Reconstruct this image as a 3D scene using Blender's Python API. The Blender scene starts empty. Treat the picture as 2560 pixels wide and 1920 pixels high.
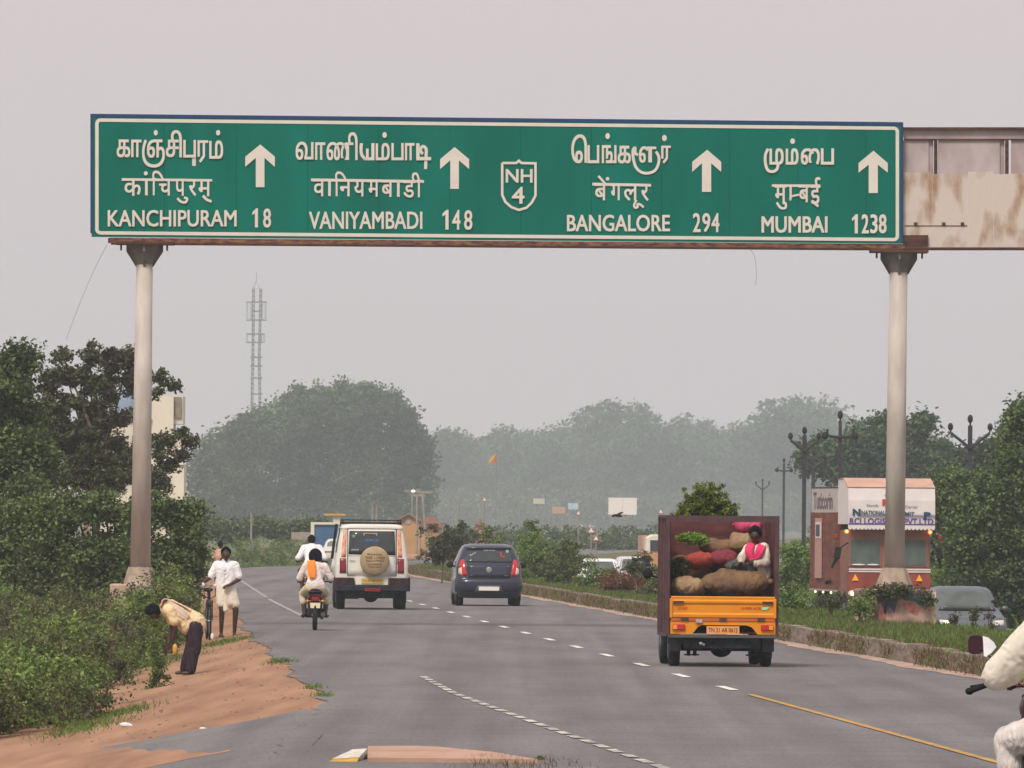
import bpy, math, random
import numpy as np
from mathutils import Vector, Matrix, Euler
from mathutils import noise as mnoise

S = bpy.context.scene
COL = S.collection
R = math.radians
PI = math.pi
# ---------------------------------------------------------------- camera
F = 23000.0            # focal length in photo pixels (2560 wide)
ROLL = R(0.5)
CAMZ = 2.1
cam_d = bpy.data.cameras.new('camera')
cam = bpy.data.objects.new('camera', cam_d)
COL.objects.link(cam)
S.camera = cam
cam_d.sensor_width = 36.0
cam_d.lens = F / 2560 * 36
cam_d.clip_start = 1.0
cam_d.clip_end = 20000
ROT = Matrix.Rotation(R(90) + math.atan(340 / F), 4, 'X') @ Matrix.Rotation(ROLL, 4, 'Z')
cam.matrix_world = Matrix.Translation((0, 0, CAMZ)) @ ROT
# ---------------------------------------------------------------- world, sun, exposure
w = bpy.data.worlds.new('World')
S.world = w
w.use_nodes = True
nt = w.node_tree
nt.nodes.clear()
sky = nt.nodes.new('ShaderNodeTexSky')
sky.sky_type = 'NISHITA'
sky.sun_disc = False
sky.sun_elevation = R(52)
sky.sun_rotation = R(205)
sky.air_density = 1.6
sky.dust_density = 6.0
sky.ozone_density = 1.0
bg1 = nt.nodes.new('ShaderNodeBackground')
bg1.inputs[1].default_value = 0.05
bg2 = nt.nodes.new('ShaderNodeBackground')      # even veil of overcast cloud
bg2.inputs[0].default_value = (0.63, 0.560, 0.578, 1)
bg2.inputs[1].default_value = 1.02
mixs = nt.nodes.new('ShaderNodeMixShader')
mixs.inputs[0].default_value = 0.86
wo = nt.nodes.new('ShaderNodeOutputWorld')
nt.links.new(sky.outputs[0], bg1.inputs[0])
nt.links.new(bg1.outputs[0], mixs.inputs[1])
nt.links.new(bg2.outputs[0], mixs.inputs[2])
nt.links.new(mixs.outputs[0], wo.inputs[0])
sun_d = bpy.data.lights.new('sun', 'SUN')
sun_d.energy = 2.5
sun_d.angle = R(18)
sun_d.color = (1.0, 0.93, 0.83)
sun = bpy.data.objects.new('sun', sun_d)
COL.objects.link(sun)
sun.rotation_euler = Euler((R(38), 0, R(-25)))   # high behind the camera
S.view_settings.view_transform = 'Standard'
S.view_settings.look = 'None'
S.view_settings.gamma = 1.0
S.view_settings.use_curve_mapping = False
S.view_settings.exposure = 0.3
S.cycles.max_bounces = 6
S.cycles.transparent_max_bounces = 8
S.cycles.volume_bounces = 1
try:
    S.cycles.use_denoising = True
except Exception:
    pass

# ---------------------------------------------------------------- pixel to world helpers
R3 = ROT.to_3x3()


def ray(px, py):
    return R3 @ Vector(((px - 1280) / F, -(py - 960) / F, -1.0))


def P(px, py, Y):
    d = ray(px, py)
    return Vector((0, 0, CAMZ)) + d * (Y / d.y)


# ---------------------------------------------------------------- road geometry (metres)
_Ys = np.arange(0, 3700, 2.0)
_sl = np.where(_Ys < 340, -0.0445, 0.0)
_sl = np.interp(_Ys, [0, 340, 400, 470, 560, 4000], [-0.0445, -0.0445, 0.10, 0.045, 0.05, 0.05])
_ln = np.cumsum(_sl) * 2.0
_ln = _ln - np.interp(115, _Ys, _ln) + 2.72


def lane(Y):
    return float(np.interp(Y, _Ys, _ln))


def kerb(Y):
    return lane(Y) + 4.3 - 0.0018 * (min(Y, 400) - 115)


def edge(Y):
    if Y < 122.5:
        return float(np.interp(Y, [60, 78.5, 90.2, 110, 122.5], [2.35, 1.25, 0.52, -0.66, -1.18]))
    return lane(Y) - 3.55 + 0.5 * min(1, max(0, (Y - 230) / 110))


def asph(Y):
    if Y > 360:
        return edge(Y) - 1.2
    return float(np.interp(Y, [60, 90, 104, 115, 132, 170, 200, 240, 300, 360],
                           [-2.1, -2.1, -2.1, -2.6, -3.3, -4.95, -6.0, -7.4, -9.6, edge(361) - 1.2]))


def sstep(a, b, x):
    t = min(1, max(0, (x - a) / (b - a)))
    return t * t * (3 - 2 * t)


def gz(X, Y):
    a = asph(Y)
    k = kerb(Y)
    if X < a:
        return -min(0.7, 0.19 * (a - X))
    if X <= k:
        return 0.0
    d = X - k
    if d < 4.4:
        return 0.27 - 0.03 * d
    if d < 5.4:
        return 0.138 - 0.888 * (d - 4.4)
    if d < 13:
        return -0.75
    return -0.75 - min(0.3, 0.2 * (d - 13))


def G(px, py):
    lo = 50.0
    for i in range(4000):
        p = P(px, py, lo)
        if p.z < gz(p.x, lo):
            return Vector((p.x, lo, gz(p.x, lo)))
        lo += 0.25 if lo < 400 else 2
    return p


# ---------------------------------------------------------------- materials
MATS = {}


def mat(name, col, rough=0.6, metal=0.0, var=0.12, scale=8.0, bump=0.0, spec=0.2, col2=None, leafy=False,
        emit=None, alpha=None, coat=0.0, mscale=None, det=6, ramp=(0.35, 0.65)):
    if name in MATS:
        return MATS[name]
    m = bpy.data.materials.new(name)
    m.use_nodes = True
    n = m.node_tree.nodes
    l = m.node_tree.links
    b = n['Principled BSDF']
    b.inputs['Roughness'].default_value = rough
    b.inputs['Metallic'].default_value = metal
    b.inputs['Specular IOR Level'].default_value = spec * (.35 if leafy else 1)
    b.inputs['Coat Weight'].default_value = coat
    tc = n.new('ShaderNodeTexCoord')
    if mscale:
        mp = n.new('ShaderNodeMapping')
        mp.inputs['Scale'].default_value = mscale
        l.new(tc.outputs['Object'], mp.inputs[0])
        src = mp.outputs[0]
    else:
        src = tc.outputs['Object']
    nz = n.new('ShaderNodeTexNoise')
    nz.inputs['Scale'].default_value = scale
    nz.inputs['Detail'].default_value = det
    l.new(src, nz.inputs['Vector'])
    cr = n.new('ShaderNodeValToRGB')
    cr.color_ramp.elements[0].position = ramp[0]
    cr.color_ramp.elements[1].position = ramp[1]
    c = Vector(col)
    c2 = Vector(col2) if col2 else c * (1 - var)
    c1 = c if col2 else c * (1 + var)
    cr.color_ramp.elements[0].color = (*c2, 1)
    cr.color_ramp.elements[1].color = (*c1, 1)
    l.new(nz.outputs[0], cr.inputs[0])
    out = cr.outputs[0]
    if leafy:
        g = n.new('ShaderNodeNewGeometry')
        hs = n.new('ShaderNodeHueSaturation')
        mr = n.new('ShaderNodeMapRange')
        mr.inputs['To Min'].default_value = 0.55
        mr.inputs['To Max'].default_value = 1.5
        l.new(g.outputs['Random Per Island'], mr.inputs[0])
        l.new(mr.outputs[0], hs.inputs['Value'])
        l.new(out, hs.inputs['Color'])
        out = hs.outputs[0]
        tr = n.new('ShaderNodeBsdfTranslucent')
        mx = n.new('ShaderNodeMixShader')
        mx.inputs[0].default_value = 0.22
        l.new(out, tr.inputs[0])
        l.new(b.outputs[0], mx.inputs[1])
        l.new(tr.outputs[0], mx.inputs[2])
        l.new(mx.outputs[0], n['Material Output'].inputs[0])
    l.new(out, b.inputs['Base Color'])
    if bump:
        bp = n.new('ShaderNodeBump')
        bp.inputs['Strength'].default_value = bump
        bp.inputs['Distance'].default_value = 0.02
        nz2 = n.new('ShaderNodeTexNoise')
        nz2.inputs['Scale'].default_value = scale * 3
        nz2.inputs['Detail'].default_value = 5
        l.new(src, nz2.inputs['Vector'])
        l.new(nz2.outputs[0], bp.inputs['Height'])
        l.new(bp.outputs[0], b.inputs['Normal'])
    if emit:
        b.inputs['Emission Color'].default_value = (*emit[0], 1)
        b.inputs['Emission Strength'].default_value = emit[1]
    MATS[name] = m
    return m


def tag(o, label=None, cat=None, group=None, kind=None):
    if label:
        o['label'] = label
    if cat:
        o['category'] = cat
    if group:
        o['group'] = group
    if kind:
        o['kind'] = kind
    return o


def thing(name, loc, label, cat, group=None, rz=0.0, scale=1.0):
    o = bpy.data.objects.new(name, None)
    COL.objects.link(o)
    o.location = loc
    o.rotation_euler = (0, 0, rz)
    o.scale = (scale, scale, scale)
    o.empty_display_size = 0.3
    return tag(o, label, cat, group)


def link_mesh(name, me, m, parent=None, smooth=False):
    o = bpy.data.objects.new(name, me)
    COL.objects.link(o)
    if m is not None:
        me.materials.clear()
        me.materials.append(m)
    if parent is not None:
        o.parent = parent
    if smooth:
        me.polygons.foreach_set('use_smooth', [True] * len(me.polygons))
    return o


def copy_tree(o, parent=None):
    c = o.copy()
    COL.objects.link(c)
    if parent is not None:
        c.parent = parent
    for ch in [x for x in COL.objects if x.parent == o and x != c]:
        copy_tree(ch, c)
    return c


class MB:
    def __init__(s):
        s.v = []
        s.f = []

    def add(s, vs, fs):
        k = len(s.v)
        s.v += [tuple(v) for v in vs]
        s.f += [tuple(i + k for i in f) for f in fs]
        return s

    def box(s, x0, x1, y0, y1, z0, z1, rot=None, piv=None, bev=0.0):
        vs = [Vector((x, y, z)) for x in (x0, x1) for y in (y0, y1) for z in (z0, z1)]
        if rot is not None:
            m = Euler(rot).to_matrix()
            c = Vector(piv) if piv else sum(vs, Vector()) / 8
            vs = [m @ (v - c) + c for v in vs]
        return s.add(vs, [(0, 1, 3, 2), (4, 6, 7, 5), (0, 4, 5, 1), (2, 3, 7, 6), (0, 2, 6, 4), (1, 5, 7, 3)])

    def prism(s, poly, y0, y1):
        """poly in (x, z), extruded along y"""
        n = len(poly)
        vs = [(x, y0, z) for x, z in poly] + [(x, y1, z) for x, z in poly]
        fs = [tuple(range(n)), tuple(range(2 * n - 1, n - 1, -1))]
        fs += [((i + 1) % n, i, n + i, n + (i + 1) % n) for i in range(n)]
        return s.add(vs, fs)

    def prismx(s, poly, x0, x1):
        """poly in (y, z), extruded along x"""
        n = len(poly)
        vs = [(x0, y, z) for y, z in poly] + [(x1, y, z) for y, z in poly]
        fs = [tuple(range(n)), tuple(range(2 * n - 1, n - 1, -1))]
        fs += [((i + 1) % n, i, n + i, n + (i + 1) % n) for i in range(n)]
        return s.add(vs, fs)

    def cyl(s, p0, p1, r0, r1=None, n=10, cap=True):
        r1 = r0 if r1 is None else r1
        p0 = Vector(p0)
        p1 = Vector(p1)
        d = (p1 - p0).normalized()
        u = d.orthogonal().normalized()
        v = d.cross(u)
        vs = []
        for p, r in ((p0, r0), (p1, r1)):
            for i in range(n):
                a = 2 * PI * i / n
                vs.append(p + u * (math.cos(a) * r) + v * (math.sin(a) * r))
        fs = [(i, (i + 1) % n, n + (i + 1) % n, n + i) for i in range(n)]
        if cap:
            fs += [tuple(range(n - 1, -1, -1)), tuple(range(n, 2 * n))]
        return s.add(vs, fs)

    def tube(s, pts, r, n=6):
        for a, b in zip(pts[:-1], pts[1:]):
            s.cyl(a, b, r if not isinstance(r, (list, tuple)) else r[0], None, n)
        return s

    def rev(s, prof, c=(0, 0, 0), n=20, axis='z'):
        """prof: (radius, height) list, closed by caps"""
        c = Vector(c)
        vs = []
        for r, h in prof:
            for i in range(n):
                a = 2 * PI * i / n
                if axis == 'z':
                    p = Vector((r * math.cos(a), r * math.sin(a), h))
                elif axis == 'x':
                    p = Vector((h, r * math.cos(a), r * math.sin(a)))
                else:
                    p = Vector((r * math.cos(a), h, r * math.sin(a)))
                vs.append(c + p)
        m = len(prof)
        fs = [(j * n + i, j * n + (i + 1) % n, (j + 1) * n + (i + 1) % n, (j + 1) * n + i)
              for j in range(m - 1) for i in range(n)]
        fs += [tuple(range(n - 1, -1, -1)), tuple(range((m - 1) * n, m * n))]
        return s.add(vs, fs)

    def ell(s, c, rad, rot=None, nu=14, nv=9):
        c = Vector(c)
        m = Euler(rot).to_matrix() if rot is not None else Matrix.Identity(3)
        vs = []
        for j in range(1, nv):
            t = PI * j / nv
            for i in range(nu):
                a = 2 * PI * i / nu
                p = Vector((rad[0] * math.sin(t) * math.cos(a), rad[1] * math.sin(t) * math.sin(a), rad[2] * math.cos(t)))
                vs.append(c + m @ p)
        top = len(vs)
        vs.append(c + m @ Vector((0, 0, rad[2])))
        vs.append(c + m @ Vector((0, 0, -rad[2])))
        fs = [(j * nu + i, (j + 1) * nu + i, (j + 1) * nu + (i + 1) % nu, j * nu + (i + 1) % nu)
              for j in range(nv - 2) for i in range(nu)]
        fs += [(top, i, (i + 1) % nu) for i in range(nu)]
        fs += [(top + 1, (nv - 2) * nu + (i + 1) % nu, (nv - 2) * nu + i) for i in range(nu)]
        return s.add(vs, fs)

    def mesh(s, name):
        me = bpy.data.meshes.new(name)
        me.from_pydata(s.v, [], s.f)
        me.update()
        return me

    def build(s, name, m, parent=None, smooth=False, label=None, bevel=0.0, seg=2):
        me = s.mesh(name)
        o = link_mesh(name, me, m, parent, smooth)
        if bevel:
            b = o.modifiers.new('bevel', 'BEVEL')
            b.width = bevel
            b.segments = seg
            b.limit_method = 'ANGLE'
        if label:
            o['label'] = label
        return o


# ---------------------------------------------------------------- lettering
_TX = {}


def glyph(body, off=0.0):
    key = (body, off)
    if key in _TX:
        return _TX[key]
    c = bpy.data.curves.new('t', 'FONT')
    c.body = body
    c.fill_mode = 'FRONT'
    c.offset = off
    c.resolution_u = 3
    o = bpy.data.objects.new('t', c)
    COL.objects.link(o)
    dg = bpy.context.evaluated_depsgraph_get()
    me = bpy.data.meshes.new_from_object(o.evaluated_get(dg))
    vs = np.array([v.co[:2] for v in me.vertices])
    fs = [tuple(p.vertices) for p in me.polygons]
    bpy.data.objects.remove(o)
    bpy.data.curves.remove(c)
    bpy.data.meshes.remove(me)
    lo = vs.min(0)
    hi = vs.max(0)
    vs = (vs - lo) / np.maximum(hi - lo, 1e-6)
    _TX[key] = (vs, fs, (hi - lo)[0] / (hi - lo)[1])
    return _TX[key]


def put_glyph(mb, body, x0, y0, x1, y1, fn, off=0.0):
    """fills the box; y0 is the top; fn(x, y) -> point"""
    vs, fs, _ = glyph(body, off)
    mb.add([fn(x0 + (x1 - x0) * v[0], y1 + (y0 - y1) * v[1]) for v in vs], fs)


def smooth_line(pts, k=5):
    pts = [Vector(p) for p in pts]
    if len(pts) < 3:
        return pts
    out = []
    n = len(pts)
    for i in range(n - 1):
        p0 = pts[max(0, i - 1)]
        p1 = pts[i]
        p2 = pts[i + 1]
        p3 = pts[min(n - 1, i + 2)]
        for j in range(k):
            t = j / k
            out.append(0.5 * ((2 * p1) + (p2 - p0) * t + (2 * p0 - 5 * p1 + 4 * p2 - p3) * t * t + (3 * p1 - p0 - 3 * p2 + p3) * t ** 3))
    out.append(pts[-1])
    return out


def ribbon(mb, pts, wd, fn, smooth=True, closed=False):
    q = smooth_line(pts) if smooth else [Vector(p) for p in pts]
    vs = []
    n = len(q)
    for i in range(n):
        if closed:
            a = (q[i] - q[i - 1]).normalized()
            b = (q[(i + 1) % n] - q[i]).normalized()
        else:
            a = (q[i] - q[max(0, i - 1)])
            b = (q[min(n - 1, i + 1)] - q[i])
            a = a.normalized() if a.length > 0 else b.normalized()
            b = b.normalized() if b.length > 0 else a
        t = (a + b).normalized()
        nn = Vector((-t.y, t.x))
        c = max(0.5, nn.dot(Vector((-b.y, b.x))))
        e = nn * (wd / 2 / c)
        vs += [fn(q[i].x + e.x, q[i].y + e.y), fn(q[i].x - e.x, q[i].y - e.y)]
    m = n if closed else n - 1
    mb.add(vs, [(2 * i, 2 * ((i + 1) % n), 2 * ((i + 1) % n) + 1, 2 * i + 1) for i in range(m)])


def disc(mb, x0, y0, x1, y1, fn, n=10):
    cx, cy, rx, ry = (x0 + x1) / 2, (y0 + y1) / 2, (x1 - x0) / 2, (y1 - y0) / 2
    mb.add([fn(cx + rx * math.cos(2 * PI * i / n), cy + ry * math.sin(2 * PI * i / n)) for i in range(n)], [tuple(range(n))])


def flat_text(name, body, x, z, w, h, y, m, parent, off=0.012, rot=0.0):
    """text on a plane facing -y, box centred at x, z"""
    mb = MB()
    ca, sa = math.cos(rot), math.sin(rot)

    def fn(u, v):
        return (x + u * ca - v * sa, y, z + u * sa + v * ca)
    vs, fs, _ = glyph(body, off)
    mb.add([fn((v[0] - .5) * w, (v[1] - .5) * h) for v in vs], fs)
    return mb.build(name, m, parent)


# ---------------------------------------------------------------- foliage
def leaf_mesh(name, C, size, rng, elong=1.9, up=0.25, cup=True):
    """rhombic leaves of one quad each at the points C (n,3)"""
    n = len(C)
    nrm = rng.normal(size=(n, 3))
    nrm[:, 2] = np.abs(nrm[:, 2]) + up
    nrm /= np.linalg.norm(nrm, axis=1)[:, None]
    t = rng.normal(size=(n, 3))
    t -= nrm * (t * nrm).sum(1)[:, None]
    t /= np.linalg.norm(t, axis=1)[:, None]
    b = np.cross(nrm, t)
    sz = (size * rng.uniform(0.6, 1.35, n))[:, None] if np.isscalar(size) else (size * rng.uniform(0.6, 1.35, n))[:, None]
    L = t * sz * 0.5
    W = b * sz * 0.5 / elong
    V = np.empty((n, 4, 3), np.float32)
    V[:, 0] = C - L
    V[:, 1] = C + W - L * 0.1 + nrm * sz * 0.08
    V[:, 2] = C + L
    V[:, 3] = C - W - L * 0.1 + nrm * sz * 0.08
    me = bpy.data.meshes.new(name)
    me.vertices.add(n * 4)
    me.vertices.foreach_set('co', V.ravel())
    me.loops.add(n * 4)
    me.loops.foreach_set('vertex_index', np.arange(n * 4, dtype=np.int32))
    me.polygons.add(n)
    me.polygons.foreach_set('loop_start', np.arange(0, n * 4, 4, dtype=np.int32))
    me.polygons.foreach_set('loop_total', np.full(n, 4, np.int32))
    me.update()
    me.validate()
    return me


def crown_points(rng, blobs, n, clump=0.25, per=40, low=-0.6, shell=0.8):
    """blobs: (x,y,z,rx,ry,rz); leaves gathered into clumps near the blob surfaces"""
    B = np.array(blobs, float)
    wgt = (B[:, 3] * B[:, 5])
    wgt /= wgt.sum()
    k = max(4, n // per)
    idx = rng.choice(len(B), k, p=wgt)
    d = rng.normal(size=(k, 3))
    d /= np.linalg.norm(d, axis=1)[:, None]
    d[:, 2] = np.where(d[:, 2] < low, -d[:, 2] * 0.5, d[:, 2])
    r = shell + (1 - shell) * rng.uniform(-1.6, 1.0, k)
    r = np.where(rng.uniform(size=k) < .16, r * rng.uniform(1.02, 1.2, k), r)
    cc = B[idx, :3] + d * B[idx, 3:6] * r[:, None]
    sizes = clump * rng.uniform(0.35, 1.5, k)
    j = rng.integers(0, k, n)
    dd = rng.normal(size=(n, 3))
    dd /= np.linalg.norm(dd, axis=1)[:, None]
    rr = rng.uniform(0, 1, n) ** 0.5
    return cc[j] + dd * (rr * sizes[j])[:, None] * np.array([1, 1, 0.75])


def limbs(mb, base, blobs, r0, rng, n=7):
    base = Vector(base)
    cz = sum(b[2] for b in blobs) / len(blobs)
    cx = sum(b[0] for b in blobs) / len(blobs)
    cy = sum(b[1] for b in blobs) / len(blobs)
    fork = Vector((base.x * .6 + cx * .4, base.y * .6 + cy * .4, base.z + (cz - base.z) * 0.45))
    mid = (base + fork) / 2 + Vector((rng.normal() * r0 * .7, rng.normal() * r0 * .7, 0))
    mb.cyl(base, mid, r0 * 1.15, r0 * .9, 8)
    mb.cyl(mid, fork, r0 * .9, r0 * .72, 8)
    for b in list(blobs)[:n]:
        t = Vector(b[:3])
        m = fork.lerp(t, 0.5) + Vector((rng.normal() * .2, rng.normal() * .2, rng.uniform(0, .3))) * (t - fork).length * .3
        mb.cyl(fork, m, r0 * .5, r0 * .32, 6)
        mb.cyl(m, t, r0 * .32, r0 * .1, 6)


def make_tree(name, blobs, base, r0, n, leaf, m_leaf, label, cat, group=None, seed=0, clump=0.5, per=40, m_bark=None, low=-0.6, shell=.8, elong=1.7):
    rng = np.random.default_rng(seed)
    t = thing(name, base, label, cat, group)
    bl = [(b[0] - base[0], b[1] - base[1], b[2] - base[2], *b[3:]) for b in blobs]
    me = leaf_mesh('crown', crown_points(rng, bl, n, clump, per, low, shell), leaf, rng, elong)
    link_mesh('crown', me, m_leaf, t)
    mb = MB()
    limbs(mb, (0, 0, 0), bl, r0, rng)
    mb.build('trunk', m_bark or M_bark, t)
    return t


def cloth_strip(name, pts, wd, side, m, parent, th=.012, wav=.006):
    """a folded strip of cloth laid along pts, width wd, across the side direction"""
    q = smooth_line([Vector(p) for p in pts], 4)
    n = len(q)
    vs = []
    k = 7
    for i in range(n):
        w_ = wd if not isinstance(wd, (list, tuple)) else float(np.interp(i / (n - 1), np.linspace(0, 1, len(wd)), wd))
        t = (q[min(i + 1, n - 1)] - q[max(i - 1, 0)]).normalized()
        s = Vector(side)
        s = (s - t * s.dot(t)).normalized()
        nn = t.cross(s)
        for lay in (0, 1):
            for j in range(k):
                u = (j / (k - 1) - .5)
                vs.append(q[i] + s * u * w_ + nn * (math.sin(j * 2.1 + i * .35) * wav + (lay - .5) * th))
    fs = []
    r = 2 * k
    for i in range(n - 1):
        for j in range(k - 1):
            a = i * r + j
            fs += [(a, a + 1, a + r + 1, a + r), (a + k, a + k + r, a + k + r + 1, a + k + 1)]
        a = i * r
        fs += [(a, a + r, a + r + k, a + k), (a + k - 1, a + 2 * k - 1, a + r + 2 * k - 1, a + r + k - 1)]
    fs += [tuple(range(k)) + tuple(range(2 * k - 1, k - 1, -1)), tuple(range((n - 1) * r, (n - 1) * r + k)) + tuple(range((n - 1) * r + 2 * k - 1, (n - 1) * r + k - 1, -1))]
    mb = MB()
    mb.add(vs, fs)
    return mb.build(name, m, parent, True)


# ---------------------------------------------------------------- organic shapes
WRINK = {'shirt': .013, 'dhoti': .010, 'lungi': .016, 'trousers': .014, 'cloth': .022}


def organic(name, prims, m, parent, voxel=0.014, smooth=3, label=None, wr=None):
    mb = MB()
    for p in prims:
        if p[0] == 'c':
            _, a, b, ra, rb = p
            a = Vector(a)
            b = Vector(b)
            mb.ell(a, (ra, ra, ra), nu=12, nv=8)
            mb.ell(b, (rb, rb, rb), nu=12, nv=8)
            if (b - a).length > 1e-4:
                mb.cyl(a, b, ra, rb, 12)
        elif p[0] == 'e':
            mb.ell(p[1], p[2], p[3] if len(p) > 3 else None, 14, 10)
        elif p[0] == 'b':
            mb.box(*p[1])
    me = mb.mesh('tmp')
    o = bpy.data.objects.new('tmp', me)
    COL.objects.link(o)
    md = o.modifiers.new('r', 'REMESH')
    md.mode = 'VOXEL'
    md.voxel_size = voxel
    md.use_smooth_shade = True
    if smooth:
        sm = o.modifiers.new('s', 'SMOOTH')
        sm.iterations = smooth
        sm.factor = 0.5
    dg = bpy.context.evaluated_depsgraph_get()
    me2 = bpy.data.meshes.new_from_object(o.evaluated_get(dg))
    bpy.data.objects.remove(o)
    bpy.data.meshes.remove(me)
    me2.name = name
    if wr is None:
        wr = WRINK.get(name, 0)
    if wr:
        sd = (len(me2.vertices) % 97) * .37
        n_ = len(me2.vertices)
        co = np.empty(n_ * 3)
        no = np.empty(n_ * 3)
        me2.vertices.foreach_get('co', co)
        me2.vertices.foreach_get('normal', no)
        co = co.reshape(-1, 3)
        no = no.reshape(-1, 3)
        d = np.empty(n_)
        for i in range(n_):
            p = co[i]
            a = mnoise.noise((p[0] * 7 + sd, p[1] * 7, p[2] * 5))
            q = mnoise.noise((p[0] * 15 + a * 2, p[1] * 15 + sd, p[2] * 7 + a * 3))
            d[i] = a * .8 + (1 - abs(q) * 3.0) * .55
        co += no * (d * wr)[:, None]
        me2.vertices.foreach_set('co', co.ravel())
        me2.update()
    ob = link_mesh(name, me2, m, parent, True)
    if label:
        ob['label'] = label
    return ob

# ================================================================ MATERIALS
M_bark = mat('bark', (0.13, 0.10, 0.075), 0.9, bump=0.6, var=.35, scale=5, mscale=(6, 6, 1))
M_asph = mat('asphalt', (0.185, 0.176, 0.178), 0.95, scale=1.1, bump=.3, mscale=(1, .1, 1), spec=.2, det=15, col2=(0.15, 0.142, 0.142), ramp=(.3, .62))
M_asph2 = mat('asphalt_side', (0.20, 0.186, 0.178), 0.95, var=.16, scale=1.6, bump=.3, mscale=(1, .4, 1), spec=.2, det=10)
M_dirt = mat('red_earth', (0.39, 0.23, 0.14), 0.95, var=.2, scale=2.0, bump=.12, mscale=(1, .1, 1), ramp=(.3, .7), det=15, col2=(0.25, 0.14, 0.09), spec=.1)
M_sand = mat('sand_strip', (0.40, 0.29, 0.23), 0.95, var=.2, scale=3, bump=.4, mscale=(1, .2, 1), det=8, spec=.15)
M_soil = mat('soil_grass', (0.10, 0.13, 0.05), 0.95, scale=.8, bump=.6, col2=(0.14, 0.11, 0.06), det=10, spec=.1)
M_white = mat('worn_white_paint', (0.62, 0.60, 0.55), 0.7, var=.3, scale=9, det=10, ramp=(.3, .55))
M_faded = mat('faded_white_paint', (0.38, 0.37, 0.35), 0.8, scale=5, det=10, col2=(.2, .19, .19), ramp=(.35, .6))
M_worn = mat('worn_block_paint', (0.60, 0.57, 0.50), 0.8, scale=3.5, det=12, col2=(.26, .25, .24), ramp=(.42, .56))
M_yellowline = mat('yellow_paint', (0.55, 0.31, 0.07), 0.8, scale=3, det=12, col2=(.32, .21, .09), ramp=(.38, .6))
M_kerb = mat('kerb_concrete', (0.30, 0.245, 0.205), 0.95, scale=3, bump=.7, col2=(0.17, 0.13, 0.10), det=10, mscale=(2, .5, 4), spec=.15)
M_grass = mat('grass_blades', (0.115, 0.21, 0.04), 0.8, scale=1.2, col2=(0.10, 0.12, 0.04), leafy=True, spec=.2)
M_dry = mat('dry_grass', (0.20, 0.15, 0.085), 0.9, scale=2, col2=(0.13, 0.08, 0.055), leafy=True, spec=.1)
M_leafG = mat('leaf_mid_green', (0.21, 0.30, 0.075), 0.65, scale=1.6, col2=(0.09, 0.14, 0.05), leafy=True, spec=.3, det=3)
M_leafD = mat('leaf_dark_green', (0.10, 0.125, 0.055), 0.65, scale=1.4, col2=(0.08, 0.068, 0.048), leafy=True, spec=.3, det=3)
M_leafB = mat('leaf_bright_green', (0.19, 0.29, 0.06), 0.65, scale=1.3, col2=(0.11, 0.16, 0.04), leafy=True, spec=.3, det=3)
M_leafO = mat('leaf_olive', (0.19, 0.22, 0.075), 0.7, scale=1.4, col2=(0.075, 0.10, 0.045), leafy=True, spec=.25, det=3)
M_leafR = mat('leaf_red_brown', (0.22, 0.075, 0.055), 0.7, scale=2.0, col2=(0.13, 0.10, 0.05), leafy=True, spec=.2, det=3)
M_leafT = mat('leaf_tree', (0.155, 0.215, 0.075), 0.7, scale=1.1, col2=(0.07, 0.10, 0.045), leafy=True, spec=.25, det=3)
M_leafF = mat('leaf_far', (0.11, 0.18, 0.07), 0.7, scale=.1, col2=(0.035, 0.058, 0.034), leafy=True, spec=.2, det=3)  # mottled highlights of the far crowns are put into the leaf colour
M_leafF2 = mat('leaf_far_olive', (0.14, 0.19, 0.08), 0.7, scale=.2, col2=(0.06, 0.085, 0.045), leafy=True, spec=.2, det=3)
M_galv = mat('weathered_grey_steel', (0.56, 0.505, 0.46), 0.6, scale=3, var=.12, bump=.15, mscale=(1.5, 1.5, .35), col2=(0.43, 0.385, 0.34), metal=.0)
M_galvd = mat('dark_grey_steel', (0.15, 0.14, 0.125), 0.7, scale=4, var=.2, bump=.15)
M_conc = mat('stained_plaster', (0.50, 0.38, 0.28), 0.9, scale=2.4, bump=.4, col2=(0.30, 0.24, 0.19), det=10)
M_rust = mat('rusty_steel', (0.13, 0.055, 0.035), 0.85, scale=4, bump=.4, col2=(0.05, 0.025, 0.025), det=9, mscale=(1, 1, 3))
M_rust2 = mat('rust_streaked_steel', (0.27, 0.14, 0.07), 0.85, scale=6, bump=.3, col2=(0.08, 0.03, 0.03), det=9, mscale=(1, 1, 4))
M_black = mat('black_rubber', (0.018, 0.018, 0.02), 0.85, var=.25, scale=10, spec=.08)
M_dark = mat('dark_underbody', (0.022, 0.022, 0.03), 0.8, var=.4, scale=8, bump=.3)
M_glass = mat('dark_glass', (0.035, 0.045, 0.045), 0.12, var=.1, spec=.6)
M_chrome = mat('dull_chrome', (0.55, 0.55, 0.55), 0.3, metal=1.0, var=.1)



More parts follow.
